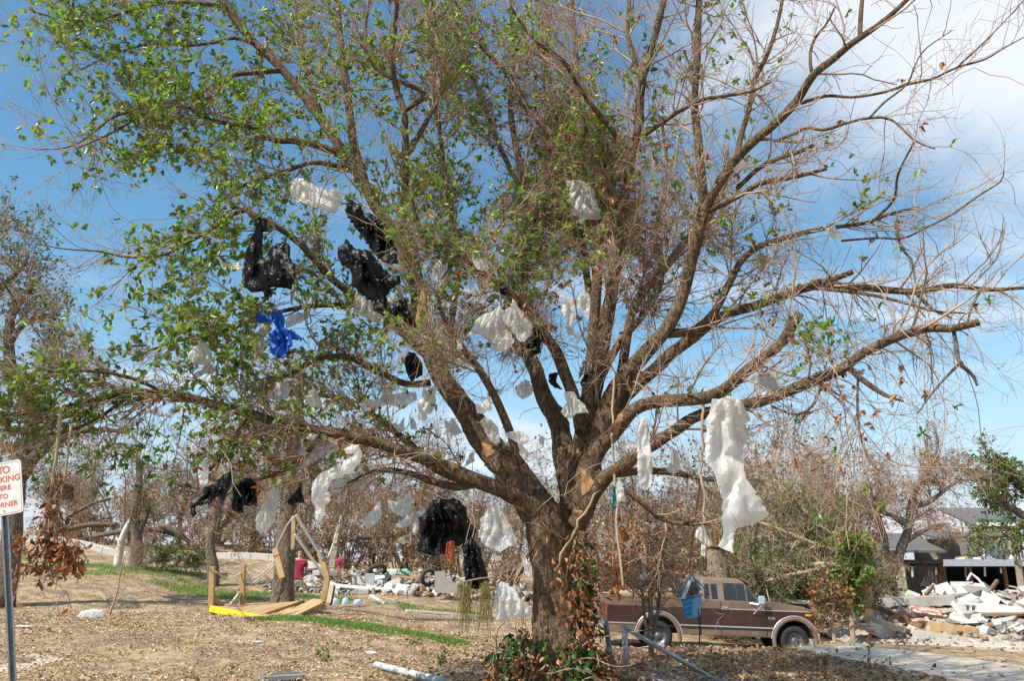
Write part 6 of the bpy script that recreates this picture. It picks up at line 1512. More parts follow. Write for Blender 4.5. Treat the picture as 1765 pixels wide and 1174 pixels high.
# hollow concrete blocks
def hollow_block(name='hollow_block'):
    L_, D_, H_ = .40, .20, .20; m = MB(); w = .032
    m.box((0, -D_ / 2 + w / 2, 0), (L_, w, H_)); m.box((0, D_ / 2 - w / 2, 0), (L_, w, H_))
    for x in (-L_ / 2 + w / 2, 0, L_ / 2 - w / 2): m.box((x, 0, 0), (w - .001, D_ - 2 * w, H_ - .002))
    return m.mesh(name)
HB = hollow_block()
for i, (x, y, Y, rot, lab) in enumerate([(855, 762, 25.3, (1.5, .05, .1), 'hollow concrete block facing out below the huge slab'), (1110, 915, 24.6, (1.2, .9, .5), 'hollow block tipped on its corner at right'), (880, 1055, 23.9, (1.4, .1, .2), 'hollow block at the foot of the long pale lumber'), (950, 1060, 23.9, (1.5, -.2, .4), 'broken hollow block next to the steel angle'),
                                      (1130, 1090, 23.9, (1.5, 0, .1), 'hollow block, first of the row under the rusty slab'), (1200, 1100, 23.85, (1.5, .05, -.1), 'hollow block, second of the row under the rusty slab'), (1275, 1110, 23.8, (1.45, 0, .1), 'hollow block, last of the row under the rusty slab'), (1010, 940, 24.5, (.4, .3, .5), 'hollow block lying flat beside the ragged wall piece'), (640, 640, 27, (.5, .2, 1), 'hollow block on the crest under the leaning slab')]):
    o = link('hollow_block', HB, CONCRETE_PALE); o.location = P(*r3(x, y, Y)); o.rotation_euler = rot; tag(o, lab, 'block')
# lumps of brickwork: bricks with mortar between
BR = MB().box((0, 0, 0), (.215, .10, .065)).mesh('brick'); BR.materials.append(BRICK)
MORT = simple('mortar', (.55, .52, .47), .95, .2, 10)
def brickwork(lab, loc, rot, nx, nz):
    root = empty('brickwork', loc, 0, lab, 'brickwork'); root.rotation_euler = rot
    MB().box((0, 0, 0), (nx * .225 - .03, .092, nz * .075 - .012)).build('mortar', MORT, root)
    for j in range(nz):
        for i in range(nx - (j % 2)):
            o = link('brick', BR, BRICK, root); o.location = ((i - (nx - 1) / 2 + (.5 if j % 2 else 0)) * .225, random.Random(i + j * 7).uniform(-.006, .006), (j - (nz - 1) / 2) * .075); 
brickwork('big lump of red brickwork tilted under the grey beam', P(*r3(520, 790, 25.4)), (-1.0, .15, .1), 4, 5)
brickwork('lump of red brickwork beside the big one', P(*r3(390, 815, 25.3)), (-.9, .5, .5), 3, 4)
brickwork('pinkish brickwork lump at the left foot of the heap', P(*r3(25, 905, 24.6)), (-1.2, .2, -.2), 3, 4)
brickwork('piece of red brick wall standing behind the truck bonnet', P(1422, 1058, 25.2), (0, 0, .1), 4, 5)
brickwork('low red brickwork piece by the plywood sides', P(*r3(470, 865, 24.9)), (-1.3, 0, .3), 3, 3)
# countable lumps of concrete
LUMP = []
for s in range(5):
    bm = bmesh.new(); bmesh.ops.create_cube(bm, size=1); bmesh.ops.subdivide_edges(bm, edges=bm.edges[:], cuts=1, use_grid_fill=True)
    rr = random.Random(s + 5)
    for v in bm.verts: v.co = Vector((v.co.x * rr.uniform(.8, 1.2), v.co.y * rr.uniform(.7, 1.1), v.co.z * rr.uniform(.5, .8)))
    me = bpy.data.meshes.new('concrete_lump'); bm.to_mesh(me); bm.free(); me.materials.append([CONCRETE, CONCRETE_PALE, CONCRETE_DARK, CONCRETE_PALE, MORT][s]); LUMP.append(me)
rr = random.Random(9)
def lump(x, y, s, hf, lab, grp):
    o = bpy.data.objects.new('concrete_lump', LUMP[rr.randrange(5)]); COL.objects.link(o)
    o.location = (x, y, gz(x, y) + hf + s * .12); o.rotation_euler = (rr.uniform(-.5, .5), rr.uniform(-.5, .5), rr.uniform(0, 6)); o.scale = (s * rr.uniform(.8, 1.5), s * rr.uniform(.7, 1.1), s * rr.uniform(.5, .9)); tag(o, lab, 'lump', grp)
for k in range(80):
    x, y = rr.uniform(10.6, 22), rr.uniform(24.4, 30); h = float(mound(np.array([x]), np.array([y]))[0])
    if h > .15: lump(x, y, rr.uniform(.25, .75), h, 'broken lump of grey concrete in the heap before the ruined house', 'lumps in the rubble heap by the ruin')
for k in range(46):
    x, y = rr.gauss(-3.6, 2.2), rr.uniform(27.8, 31.5); h = .5 * min(1, (y - 27.6) / 2.2) * math.exp(-((x + 3.6) / 4.6) ** 4) * rr.uniform(.3, 1)
    if -8 < x < 1: lump(x, y, rr.uniform(.2, .5), h, 'pale broken lump in the middle heap behind the lawn', 'lumps in the middle heap')
for px, py, s, lab in ((1400, 1100, .4, 'grey rock wedged at the truck front wheel'), (1128, 1122, .28, 'pale concrete lump in the fallen chain link'), (1455, 1098, .3, 'concrete lump at the foot of the rusty bush'), (1205, 1095, .2, 'small stone under the truck sill')):
    p = G(px, py); lump(p.x, p.y, s, 0, lab, None)
# traced pieces of the middle heap
C4 = (470, 900, 7.34)
def m4(x, y, Y): return P(C4[0] + x / C4[2], C4[1] + y / C4[2], Y)
def mbox(lab, x0, y0, x1, y1, Y, dep, mat, name, cat, rz=0.0, bevel=.015):
    a, b = m4(x0, y1, Y), m4(x1, y0, Y); c = (a + b) / 2; c.y += dep / 2
    o = MB().box((0, 0, 0), (abs(b.x - a.x), dep, abs(b.z - a.z))).build(name, mat, None, bevel=bevel); o.location = c; o.rotation_euler = (0, 0, rz); return tag(o, lab, cat)
mbox('tall grey concrete wall piece upright in the middle heap', 1170, 655, 1285, 850, 28.8, .2, CONCRETE, 'concrete_fragment', 'concrete', .1)
mbox('lower grey concrete wall piece with a gap beside it', 1000, 695, 1165, 800, 28.9, .2, CONCRETE_PALE, 'concrete_fragment', 'concrete', .05)
mbox('grey concrete block alone in front of the middle heap', 1070, 852, 1205, 920, 27.6, .4, CONCRETE, 'concrete_block', 'block', .1)
mbox('white kitchen appliance lying on the middle heap', 1380, 600, 1580, 670, 30.2, .6, WHITE_PAINT, 'appliance', 'appliance', -.05, .03)
mbox('small white cabinet half buried in the middle heap', 1300, 745, 1375, 830, 28.9, .4, WHITE_PAINT, 'cabinet', 'cabinet', .3)
mbox('grey crate behind the leaning broken post', 700, 630, 815, 690, 29.6, .5, CONCRETE_DARK, 'crate', 'crate', .1)
mbox('pale box left of the leaning broken post', 485, 615, 575, 680, 29.8, .5, WHITE_PAINT, 'box', 'box', .2)
mbox('upright red brown window frame in the middle heap', 815, 665, 870, 750, 29.2, .08, WOOD_DARK, 'window_frame', 'frame', .2)
lumber('long low white board edging the middle heap', m4(740, 800, 28.3), m4(1700, 880, 28.0), .1, .1, WHITE_PAINT, 'board', 'board', None, (0, 0, 1))
lumber('tan plank across the top of the middle heap', m4(1345, 685, 29.8), m4(1750, 700, 29.8), .12, .06, WOOD_TAN, 'board', 'board', None, (0, 0, 1))
lumber('orange brown plank under the white appliance', m4(1500, 720, 29.4), m4(1900, 700, 29.5), .1, .08, WOOD_NEW, 'board', 'board', None, (0, 0, 1))
for i, (a, b, mt, lab) in enumerate([((900, 640), (1050, 700), WOOD_PALE, 'pale stick leaning left of the tall wall piece'), ((1010, 570), (1080, 640), WHITE_PAINT, 'white bent stick on the crest of the middle heap'), ((880, 700), (990, 740), WOOD_NEW, 'short tan stick below the window frame'), ((1600, 610), (1720, 680), WOOD_NEW, 'tan batten by the teal cloth'), ((1230, 930), (1420, 1030), WHITE_PAINT, 'white splintered board on the lawn before the heap'), ((1400, 960), (1610, 1030), WOOD_PALE, 'pale splintered board on the lawn before the heap')]):
    lumber(lab, m4(*a, 28.6 if i < 4 else 22.5), m4(*b, 28.9 if i < 4 else 22.3), .06, .06, mt, 'stick', 'stick', None, (0, 0, 1))
bag('teal cloth draped on the right end of the middle heap', 'teal', C4, [(1590, 610), (1690, 590), (1740, 640), (1730, 700), (1640, 680), (1590, 660)], Y=29.9, hang=False, name='teal_cloth', cat='cloth').data.materials[0] = simple('teal_pale', (.22, .55, .50), .8)
bag('white sheet crumpled behind the kneeling person', 'white', C4, [(430, 720), (480, 670), (560, 700), (570, 740), (530, 790), (400, 790)], Y=29.6, hang=False, name='white_sheet', cat='sheet')
bag('red cloth lying right of the kneeling person', 'orange', C4, [(330, 720), (380, 700), (395, 770), (520, 800), (520, 830), (330, 820)], Y=29.4, hang=False, name='red_cloth', cat='cloth').data.materials[0] = simple('red_cloth', (.36, .05, .03), .85)
# grey board with a notched top leaning on the heap
q = [(765, 790), (840, 790), (840, 835), (885, 835), (890, 870), (930, 870), (925, 945), (765, 940)]
quad = [P(cH[0] + x / cH[2], cH[1] + y / cH[2], 27.2 + (940 - y) / 940 * .8) for x, y in q]; c0 = quad[-1]
n = len(quad); m = MB(); bk = [v + Vector((.02, .05, 0)) for v in quad]
m.add([v - c0 for v in quad + bk], [tuple(range(n))[::-1], tuple(range(n, 2 * n))] + [(i, (i + 1) % n, n + (i + 1) % n, n + i) for i in range(n)])
o = m.build('panel', simple('grey_board', (.26, .235, .20), .85, .1, 4)); o.location = c0; tag(o, 'brown grey board with stepped top leaning on the middle heap', 'board')
for k, (px, Y, lab) in enumerate(((740, 28.6, 'old tyre standing in the right part of the middle heap'), (650, 29.6, 'old tyre lying on the crest of the middle heap'))):
    bm = bmesh.new(); 
    me = bpy.data.meshes.new('tyre'); ring = MB(); ring.tube([(math.cos(a) * .26, 0, math.sin(a) * .26) for a in np.linspace(0, 6.283, 25)], .08, 8, False)
    o = ring.build('tyre', simple('old_rubber', (.05, .045, .04), .85), None, True); p = at(px, Y); o.location = p + Vector((0, 0, .55 if k == 0 else .75)); o.rotation_euler = (.2 + k * .7, 0, .4); tag(o, lab, 'tyre')

# kerb along the brush
kp = [(-90, 905), (-20, 914), (34, 921), (112, 933), (204, 942), (303, 952), (400, 960), (480, 967), (560, 972)]
root = empty('kerb', (0, 0, 0), 0, 'pale concrete kerb running below the brush on the bank', 'kerb')
kw = catmull(np.array([list(P(x, y, 33.6 - i * .08)) for i, (x, y) in enumerate(kp)]), 22)
root.location = kw[0]
for i in range(21):
    a, b = Vector(kw[i]), Vector(kw[i + 1]); a.z = gz(a.x, a.y) + .09; b.z = gz(b.x, b.y) + .09
    under(MB().bar(a, a.lerp(b, .985), .25, .26).build('kerb_stone', CONCRETE_PALE, None, bevel=.02), root)
# logs and a white chair frame beyond the kerb
for i, (a, b, r, lab) in enumerate([((105, 915), (200, 905), .14, 'grey log lying on the heap of brush at the left'), ((160, 925), (290, 915), .12, 'brown fallen trunk beside the dead stump'), ((275, 905), (345, 950), .13, 'fallen trunk sloping down to the slim grey tree'), ((240, 910), (330, 935), .10, 'thin fallen trunk crossing the sloping one'), ((120, 890), (190, 860), .09, 'dark branch thrown up on the brush heap'), ((560, 940), (690, 925), .1, 'log lying in the brown thicket behind the rubble')]):
    A, B = P(*a, 36), P(*b, 36.6); c = catmull(np.array([list(A), list(A.lerp(B, .5) + Vector((0, 0, .12))), list(B)]), 10)
    o = link('fallen_log', tube_mesh('fallen_log', c - c[0], np.linspace(r, r * .7, 10), 8, .2), BARK_GREY, smooth=True); o.location = c[0]; tag(o, lab, 'log')
    lo = min(c[0][2], c[-1][2])
p = at(38, 34.5); root = empty('chair', p, .3, 'white chair frame standing on the bank behind the sign', 'chair')
for x in (-.25, .25):
    MB().bar((x, .2, 0), (x, .25, 1.0), .05, .05, (0, 1, 0)).build('back_leg', WHITE_PAINT, root); MB().bar((x, -.25, 0), (x, -.22, .48), .05, .05, (0, 1, 0)).build('front_leg', WHITE_PAINT, root)
MB().box((0, 0, .46), (.55, .5, .05)).build('seat', WHITE_PAINT, root); MB().box((0, .25, .97), (.55, .05, .08)).build('top_rail', WHITE_PAINT, root)

# ------------------------------------------------------------------ fence remains by the trunk
a, b = G(1061, 1182), P(1044, 1074, 10.1)
root = empty('fence_post', a, 0, 'grey steel pipe with orange tape leaning right of the trunk', 'pipe')
MB().tube([(0, 0, -.1), b - a], .034, 12).build('pipe', GALV, root); d = (b - a)
for t0, t1 in ((.20, .30), (.36, .42)): MB().tube([d * t0, d * t1], .038, 12).build('tape', ORANGE, root)
a2, b2 = G(1034, 1186), P(1049, 1120, 10.4)
o = MB().tube([Vector((0, 0, -.1)), b2 - a2], .04, 10).build('fence_post', GALV); o.location = a2; tag(o, 'short dull steel post stub beside the taped pipe', 'pipe')
a3, b3 = P(1077, 1083, 11.6), G(1250, 1183)
root = empty('chain_link_fence', b3, 0, 'collapsed chain link fence with its grey rail on the ground', 'fence')
under(MB().tube([a3, b3], .032, 10).build('rail', GALV, smooth=True), root)
under(MB().tube([a3 + Vector((0, 0, .04)), Vector((a3.x - .02, a3.y, gz(a3.x, a3.y) - .05))], .04, 10).build('post', GALV, smooth=True), root)
def links():
    rng = np.random.default_rng(5); rows = []
    o0 = Vector((G(1095, 1150).x, 10.7, 0)); nU, nV = 26, 13; s = .075
    def pt(u, v):
        x = o0.x - .25 + u * s; y = o0.y + .15 - v * s * .9 + u * .012; t_ = max(0, 1 - v / nV)
        z = gz(x, y) + .03 + .38 * max(0, (1 - u / nU)) * max(0, t_) * (.7 + .3 * noise.noise((u * .2, v * .2, 2))) + .05 * noise.noise((u * .35, v * .35, 7)); return (x, y, z)
    m = MB()
    for k in range(-nV, nU, 2):
        a = [pt(k + j, j) for j in range(nV + 1) if 0 <= k + j <= nU]; b = [pt(k + nV - j, j) for j in range(nV + 1) if 0 <= k + nV - j <= nU]
        if len(a) > 1: m.tube(a, .0035, 4, False)
        if len(b) > 1: m.tube(b, .0035, 4, False)
    o = m.build('wire_mesh', GALV); o['kind'] = 'stuff'; under(o, root)
links()
# white pipe on the grass and a grey frame corner at the lower edge
a, b = G(648, 1153), G(738, 1176); a.z += .05; b.z += .05
o = MB().tube([Vector((0, 0, 0)), (b - a) * 1.25], .05, 12).build('white_pipe', simple('dirty_white', (.55, .55, .54), .6, .3, 8), None, True); o.location = a; tag(o, 'dirty white pipe lying on the lawn left of the ivy', 'pipe')
p = G(487, 1172); root = empty('picture_frame', p, .4, 'grey metal frame lying half in the leaves', 'frame'); 
for s in ((0, .18, .5, .03), (0, -.18, .5, .03), (.25, 0, .03, .39), (-.25, 0, .03, .39)): MB().box((s[0], s[1], .04), (s[2], s[3] if s[3] > .05 else .03, .05)).build('rail', GALV, root)
MB().box((0, 0, .035), (.47, .33, .012)).build('board', CONCRETE_DARK, root)
a, b = G(700, 1056), G(830, 1066)
lumber('long thin white strip lying on the grass left of the trunk', a + Vector((0, 0, .05)), b + Vector((0, 0, .05)), .10, .06, WHITE_PAINT, 'board', 'board', None, (0, 0, 1))
for i, (px, py, lab) in enumerate(((440, 1108, 'white paper scrap pressed flat on the lawn'), (850, 1032, 'white paper scrap behind the trunk'), (640, 1128, 'small pale paper left of the white pipe'), (42, 1082, 'white paper scrap on the lawn by the sign post'))):
    p = G(px, py); m = MB(); g = [[(x * .09 - .13, y * .07 - .08, .02 + .03 * noise.noise((x * .9 + i, y * .9, i))) for x in range(4)] for y in range(3)]
    m.add([v for r in g for v in r], [(y * 4 + x, y * 4 + x + 1, y * 4 + x + 5, y * 4 + x + 4) for y in range(2) for x in range(3)])
    o = m.build('paper_scrap', WHITE_PAINT); o.location = p; o.rotation_euler = (0, 0, i); tag(o, lab, 'paper'); s = o.modifiers.new('s', 'SOLIDIFY'); s.thickness = .004
# ------------------------------------------------------------------ pickup truck
def build_truck():
    Yn = 22.3                                    # near side of the truck
    hr, hf = P(1135, 1097, Yn), P(1371, 1106, Yn)   # wheel hubs, near side
    WB = 3.53
    d = (hf - hr); yaw = 0.0
    S = 1.0
    root = empty('pickup_truck', (0, 0, 0), 0, 'brown and tan extended cab pickup truck parked behind the oak', 'truck')
    # two tone paint split by height: real paint scheme of the truck
    t = NT('truck_paint'); vv = t.coord(); sp = t.node('ShaderNodeSeparateXYZ'); t.l.new(vv, sp.inputs[0])
    dirt = t.noise(vv, 2.4, 6, .65); fine = t.noise(vv, 22, 5, .6)
    st = t.ramp(sp.outputs[2], [(0, (1, 1, 1)), (.66 / 2, (0, 0, 0)), (1.10 / 2, (1, 1, 1))])
    for nd in t.n:
        if nd.type == 'VALTORGB': nd.color_ramp.interpolation = 'CONSTANT'
    half = t.node('ShaderNodeMath', operation='MULTIPLY'); half.inputs[1].default_value = .5; t.l.new(sp.outputs[2], half.inputs[0])
    for l_ in list(t.l):
        if l_.to_node.type == 'VALTORGB' and l_.from_node == sp: t.l.remove(l_)
    rampn = [nd for nd in t.n if nd.type == 'VALTORGB'][0]; t.l.new(half.outputs[0], rampn.inputs[0])
    tan = t.ramp(dirt, [(.3, (.105, .07, .048)), (.7, (.20, .138, .098))]); brn = t.ramp(dirt, [(.3, (.022, .007, .005)), (.7, (.050, .017, .012))])
    c = t.mix(rampn.outputs[0], brn, tan); c = t.mix(t.ramp(fine, [(.55, (0, 0, 0)), (.8, (.22, .22, .22))]), c, (.20, .155, .12))
    t.color(c); t.set(Roughness=.45); t.b.inputs['Coat Weight'].default_value = .25; t.b.inputs['Coat Roughness'].default_value = .3; PAINT = t.m
    TAN = simple('truck_tan', (.185, .128, .092), .5, .2, 3); CHROME = simple('truck_trim', (.55, .55, .55), .3, .1, 6, metal=.6); GLASS = NT('truck_glass'); GLASS.color((.012, .016, .022)); GLASS.set(Roughness=.06); GLASS.b.inputs['Specular IOR Level'].default_value = .7; GLASS = GLASS.m
    RUBBER = simple('tyre_rubber', (.022, .022, .023), .85, .3, 12); BLACK = simple('truck_black', (.015, .015, .016), .7); AMBER = simple('amber', (.75, .28, .03), .3); SILVER = simple('rim_silver', (.15, .15, .16), .4, .25, 10, metal=.6)
    W2 = .98
    def arch(cx, r, n=12, z0=.37, a0=200, a1=-20): return [(cx + r * math.cos(rad(a)), z0 + r * math.sin(rad(a))) for a in np.linspace(a0, a1, n)]
    X = lambda px: (px - 1046) / 66.9
    rw, fw = 1.33, 4.86
    # bed: outer side panels, inner, floor, tailgate
    def side_poly(x0, x1, zt0, zt1, cx, r, zb=.43): 
        a = arch(cx, r); a = [p for p in a if p[1] >= zb]
        return [(x0, zb)] + [(cx - math.sqrt(max(r * r - (zb - .37) ** 2, 0)), zb)] + a[1:-1] + [(cx + math.sqrt(max(r * r - (zb - .37) ** 2, 0)), zb), (x1, zb), (x1, zt1), (x0, zt0)]
    bed = side_poly(.0, 2.40, 1.30, 1.30, rw, .52)
    bedp = MB().prism(bed, -W2, -W2 + .07).build('bed_side', PAINT, root, bevel=.018); MB().prism(bed, W2 - .07, W2).build('bed_side', PAINT, root, bevel=.018)
    MB().box((1.2, 0, .62), (2.38, 1.82, .05)).build('bed_floor', BLACK, root); MB().box((.03, 0, .95), (.06, 1.82, .68)).build('tailgate', PAINT, root, bevel=.012); MB().box((2.37, 0, .95), (.05, 1.82, .68)).build('bulkhead', PAINT, root)
    for s in (-1, 1):
        MB().box((1.2, s * (W2 - .035), 1.315), (2.4, .085, .03)).build('bed_rail', TAN, root, bevel=.01)
        MB().box((rw, s * .62, .75), (1.1, .34, .5)).build('wheel_well', BLACK, root)
    # cab lower body and front end
    fa = arch(fw, .52); fa = [p for p in fa if p[1] >= .43]
    low = [(2.44, .43), (fw - .517, .43)] + fa[1:-1] + [(fw + .517, .43), (5.38, .50), (5.40, 1.02), (5.34, 1.13), (5.20, 1.19), (4.55, 1.29), (4.08, 1.335), (3.98, 1.30), (2.44, 1.30)]
    body = MB().prism(low, -W2, W2).build('body', PAINT, root, bevel=.03)
    MB().box((3.9, 0, .60), (2.8, 1.5, .3)).build('underbody', BLACK, root); MB().box((1.5, 0, .50), (3.2, .9, .16)).build('chassis', BLACK, root)
    MB().prism([(4.20, 1.325), (5.16, 1.215), (5.27, 1.165), (5.25, 1.15), (4.20, 1.27)], -.80, .80).build('bonnet', TAN, root, bevel=.02)
    # greenhouse
    zb, zt = 1.285, 1.87
    bot = [(2.44, -W2 + .02), (4.02, -W2 + .03), (4.02, W2 - .03), (2.44, W2 - .02)]; top = [(2.50, -.74), (3.60, -.74), (3.60, .74), (2.50, .74)]
    vs = [(x, y, zb) for x, y in bot] + [(x, y, zt - .05) for x, y in top] + [(2.56, -.66, zt), (3.52, -.66, zt), (3.52, .66, zt), (2.56, .66, zt)]
    fs = [(3, 2, 1, 0), (0, 1, 5, 4), (1, 2, 6, 5), (2, 3, 7, 6), (3, 0, 4, 7), (4, 5, 9, 8), (5, 6, 10, 9), (6, 7, 11, 10), (7, 4, 8, 11), (8, 9, 10, 11)]
    MB().add(vs, fs).build('cab', TAN, root, bevel=.03)
    def sidepane(name, poly, s, out=.006, mat=GLASS, parent=root, th=.012):
        """window on the sloping cab side; poly in (x, z)"""
        def yy(z): f = (z - zb) / (zt - .05 - zb); return (W2 - .02) * (1 - f) + .74 * f
        n = len(poly); a = [(x, s * (yy(z) + out), z) for x, z in poly]; b = [(x, s * (yy(z) + out - th), z) for x, z in poly]
        return MB().add(a + b, [tuple(range(n)), tuple(range(n, 2 * n))[::-1]] + [(i, (i + 1) % n, n + (i + 1) % n, n + i) for i in range(n)]).build(name, mat, parent)
    for s in (-1, 1):
        sidepane('rear_quarter_window', [(2.54, 1.34), (2.69, 1.34), (2.69, 1.71), (2.58, 1.71)], s); sidepane('rear_quarter_window', [(2.74, 1.34), (2.90, 1.34), (2.90, 1.71), (2.74, 1.71)], s)
        dz = W2 + .004
        door = MB().prism([(2.97, .47), (4.12, .47), (4.12, 1.27), (2.97, 1.27)], s * (W2 - .01), s * (W2 + .006)).build('door', PAINT, root, bevel=.004)
        sidepane('door_window', [(3.06, 1.33), (3.63, 1.33), (3.63, 1.745), (3.08, 1.745)], s, .008, GLASS, door); sidepane('vent_window', [(3.67, 1.33), (3.93, 1.33), (3.67, 1.70)], s, .008, GLASS, door)
        sidepane('window_frame', [(3.02, 1.30), (3.06, 1.30), (3.06, 1.78), (3.02, 1.78)], s, .010, TAN, door)
        MB().box((3.06, s * (W2 + .02), 1.14), (.17, .025, .03)).build('handle', CHROME, door)
        for x in (2.955, 4.135): MB().box((x, s * (W2 + .001), .87), (.012, .012, .82)).build('door_gap', BLACK, root)
        MB().box((2.42, s * (W2 - .02), .87), (.03, .05, .84)).build('cab_gap', BLACK, root)
        # trim lines
        MB().box((4.65, s * (W2 + .008), 1.10), (1.45, .012, .025)).build('upper_trim', CHROME, root); MB().box((3.53, s * (W2 + .012), 1.10), (1.14, .012, .025)).build('upper_trim', CHROME, root)
        MB().box((3.10, s * (W2 + .010), .665), (2.42, .014, .03)).build('lower_trim', CHROME, root); MB().box((3.10, s * (W2 + .009), .625), (2.40, .012, .045)).build('lower_stripe', BLACK, root)
        MB().box((.37, s * (W2 + .010), .665), (.74, .014, .03)).build('lower_trim', CHROME, root)
        for cx in (rw, fw):
            def ring(r0, r1, out, nm, mt, a0=188, a1=-8):
                aa = np.linspace(a0, a1, 22); m = MB()
                for yy_ in (s * (W2 + out), s * (W2 - .02)):
                    m.v += [(cx + r * math.cos(rad(a)), yy_, .37 + r * math.sin(rad(a))) for a in aa for r in (r0, r1)]
                n = len(aa)
                for i in range(n - 1):
                    a, b, c_, e = 2 * i, 2 * i + 1, 2 * i + 3, 2 * i + 2; o_ = 2 * n
                    m.f += [(a, b, c_, e), (b, b + o_, c_ + o_, c_), (a, e, e + o_, a + o_)]
                m.build(nm, mt, root, True)
            ring(.50, .60, .012, 'wheel_arch', TAN, 196 if cx == fw else 192, -14 if cx == fw else -12); ring(.60, .628, .018, 'arch_trim', CHROME, 176, 4)
        # mirror on a bent arm
        mi = MB().box((3.98, s * (W2 + .16), 1.36), (.16, .05, .20)).build('mirror', simple('mirror_reflection', (.50, .60, .74), .2, .1, 4, metal=.3), root, bevel=.02)  # bluish reflection put into the mirror's colour
        MB().tube([(3.72, s * (W2 + .01), 1.26), (3.90, s * (W2 + .12), 1.25), (3.98, s * (W2 + .16), 1.22), (3.80, s * (W2 + .02), 1.00)], .014, 6).build('mirror_arm', CHROME, mi)
        MB().box((5.22, s * (W2 + .006), 1.02), (.16, .012, .05)).build('side_marker', AMBER, root)
        hl = MB().box((5.405, s * .72, .93), (.03, .26, .20)).build('headlight', simple('lamp_glass', (.6, .62, .65), .1), root, bevel=.01)
        MB().box((-.006, s * .90, 1.0), (.03, .12, .34)).build('tail_light', simple('tail_red', (.4, .02, .02), .3), root)
        me = text_mesh('F150', .09, bold=.002)
        for v in me.vertices: v.co = Vector((s * -1 * v.co.x * 1.05 + 4.26, s * (W2 + .008 + v.co.z), v.co.y + .905)) 
        link('badge', me, CHROME, root)
        for cx in (rw, fw):
            w = empty('wheel', (cx, s * (W2 - .13), .37)); w.parent = root
            pr = [(.19, -.10), (.30, -.115), (.355, -.10), (.372, -.06), (.372, .06), (.355, .10), (.30, .115), (.19, .10)]
            n = 28; m = MB(); m.v = [(r * math.cos(2 * math.pi * k / n), y, r * math.sin(2 * math.pi * k / n)) for r, y in pr for k in range(n)]
            m.f = [(i * n + k, i * n + (k + 1) % n, ((i + 1) % 8) * n + (k + 1) % n, ((i + 1) % 8) * n + k) for i in range(8) for k in range(n)]
            m.build('tyre', RUBBER, w, True)
            pr = [(.205, -.105 ), (.195, -.10), (.17, -.05), (.10, -.03), (.07, -.075), (.0, -.085)]
            m = MB(); m.v = [(r * math.cos(2 * math.pi * k / n), y * (1 if s < 0 else -1), r * math.sin(2 * math.pi * k / n)) for r, y in pr for k in range(n)]
            m.f = [(i * n + k, i * n + (k + 1) % n, (i + 1) * n + (k + 1) % n, (i + 1) * n + k) for i in range(len(pr) - 1) for k in range(n)]
            rim = m.build('rim', SILVER, w, True)
            for k in range(10):
                a = k * 2 * math.pi / 10; MB().box((math.cos(a) * .135, (-1 if s < 0 else 1) * .0445, math.sin(a) * .135), (.028, .006, .028)).build('rim_slot', BLACK, rim)
    # windscreen, visor, rear window
    def pane(name, c4, mat, off): 
        v = [Vector(c) for c in c4]; nn = (v[1] - v[0]).cross(v[3] - v[0]).normalized() * off
        return MB().add([q + nn for q in v] + [q - nn for q in v], [(0, 1, 2, 3), (7, 6, 5, 4), (0, 4, 5, 1), (1, 5, 6, 2), (2, 6, 7, 3), (3, 7, 4, 0)]).build(name, mat, root)
    pane('windscreen', [(4.0, -.82, 1.34), (4.0, .82, 1.34), (3.63, .68, 1.79), (3.63, -.68, 1.79)], GLASS, .012); pane('rear_window', [(2.445, -.7, 1.36), (2.445, .7, 1.36), (2.49, .62, 1.74), (2.49, -.62, 1.74)], GLASS, .012)
    MB().prism([(3.50, 1.88), (3.66, 1.86), (3.86, 1.72), (3.84, 1.70), (3.62, 1.82)], -.76, .76).build('visor', TAN, root, bevel=.01)
    MB().box((5.46, 0, .60), (.10, 1.94, .17)).build('front_bumper', CHROME, root, bevel=.03); MB().box((-.06, 0, .58), (.10, 1.9, .15)).build('rear_bumper', CHROME, root, bevel=.03)
    g = MB().box((5.402, 0, .93), (.02, 1.1, .2)).build('grille', BLACK, root)
    for k in range(4): MB().box((5.414, 0, .86 + k * .045), (.012, 1.08, .012)).build('grille_bar', CHROME, g)
    # place: near side hubs on the traced pixels
    pitch = math.atan2(hf.z - hr.z, hf.x - hr.x)
    ang = pitch
    root.rotation_euler = (0, -ang, 0)
    R = Matrix.Rotation(-ang, 3, 'Y')
    root.location = hr - R @ Vector((rw, -W2 + .02, .37))
    sc = (hf - hr).length / WB; print('truck scale', sc)
    root.scale = (sc, sc, sc); root.location = hr - R @ (Vector((rw, -W2 + .02, .37)) * sc)
    bpy.context.view_layer.update()
    MW = root.matrix_world
    # load in the bed: things of their own
    for i, (a, b, w, h, mt, lab) in enumerate([((.1, -.5, 1.34), (2.2, -.45, 1.36), .18, .05, WOOD_NEW, 'orange brown plank lying along the truck bed'), ((.0, -.1, 1.36), (2.1, .0, 1.40), .25, .04, WOOD_TAN, 'wide tan board on the load in the truck bed'), ((.2, .4, 1.38), (2.0, .35, 1.5), .2, .05, WHITE_PAINT, 'white board on the far side of the truck bed')]):
        lumber(lab, MW @ Vector(a), MW @ Vector(b), w, h, mt, 'board', 'board', None, (0, 0, 1))
    o = MB().box((0, 0, 0), (.42, .8, .55)).build('black_box', BLACK, None, bevel=.05); o.location = MW @ Vector((2.08, -.3, 1.28)); tag(o, 'black box standing in the truck bed behind the cab', 'box')
    o = MB().box((0, 0, 0), (1.6, 1.5, .6)).build('cargo', WOOD_DARK, None, bevel=.02); o.location = MW @ Vector((1.0, .1, .96)); tag(o, 'brown load of debris filling the truck bed', 'cargo')
build_truck()

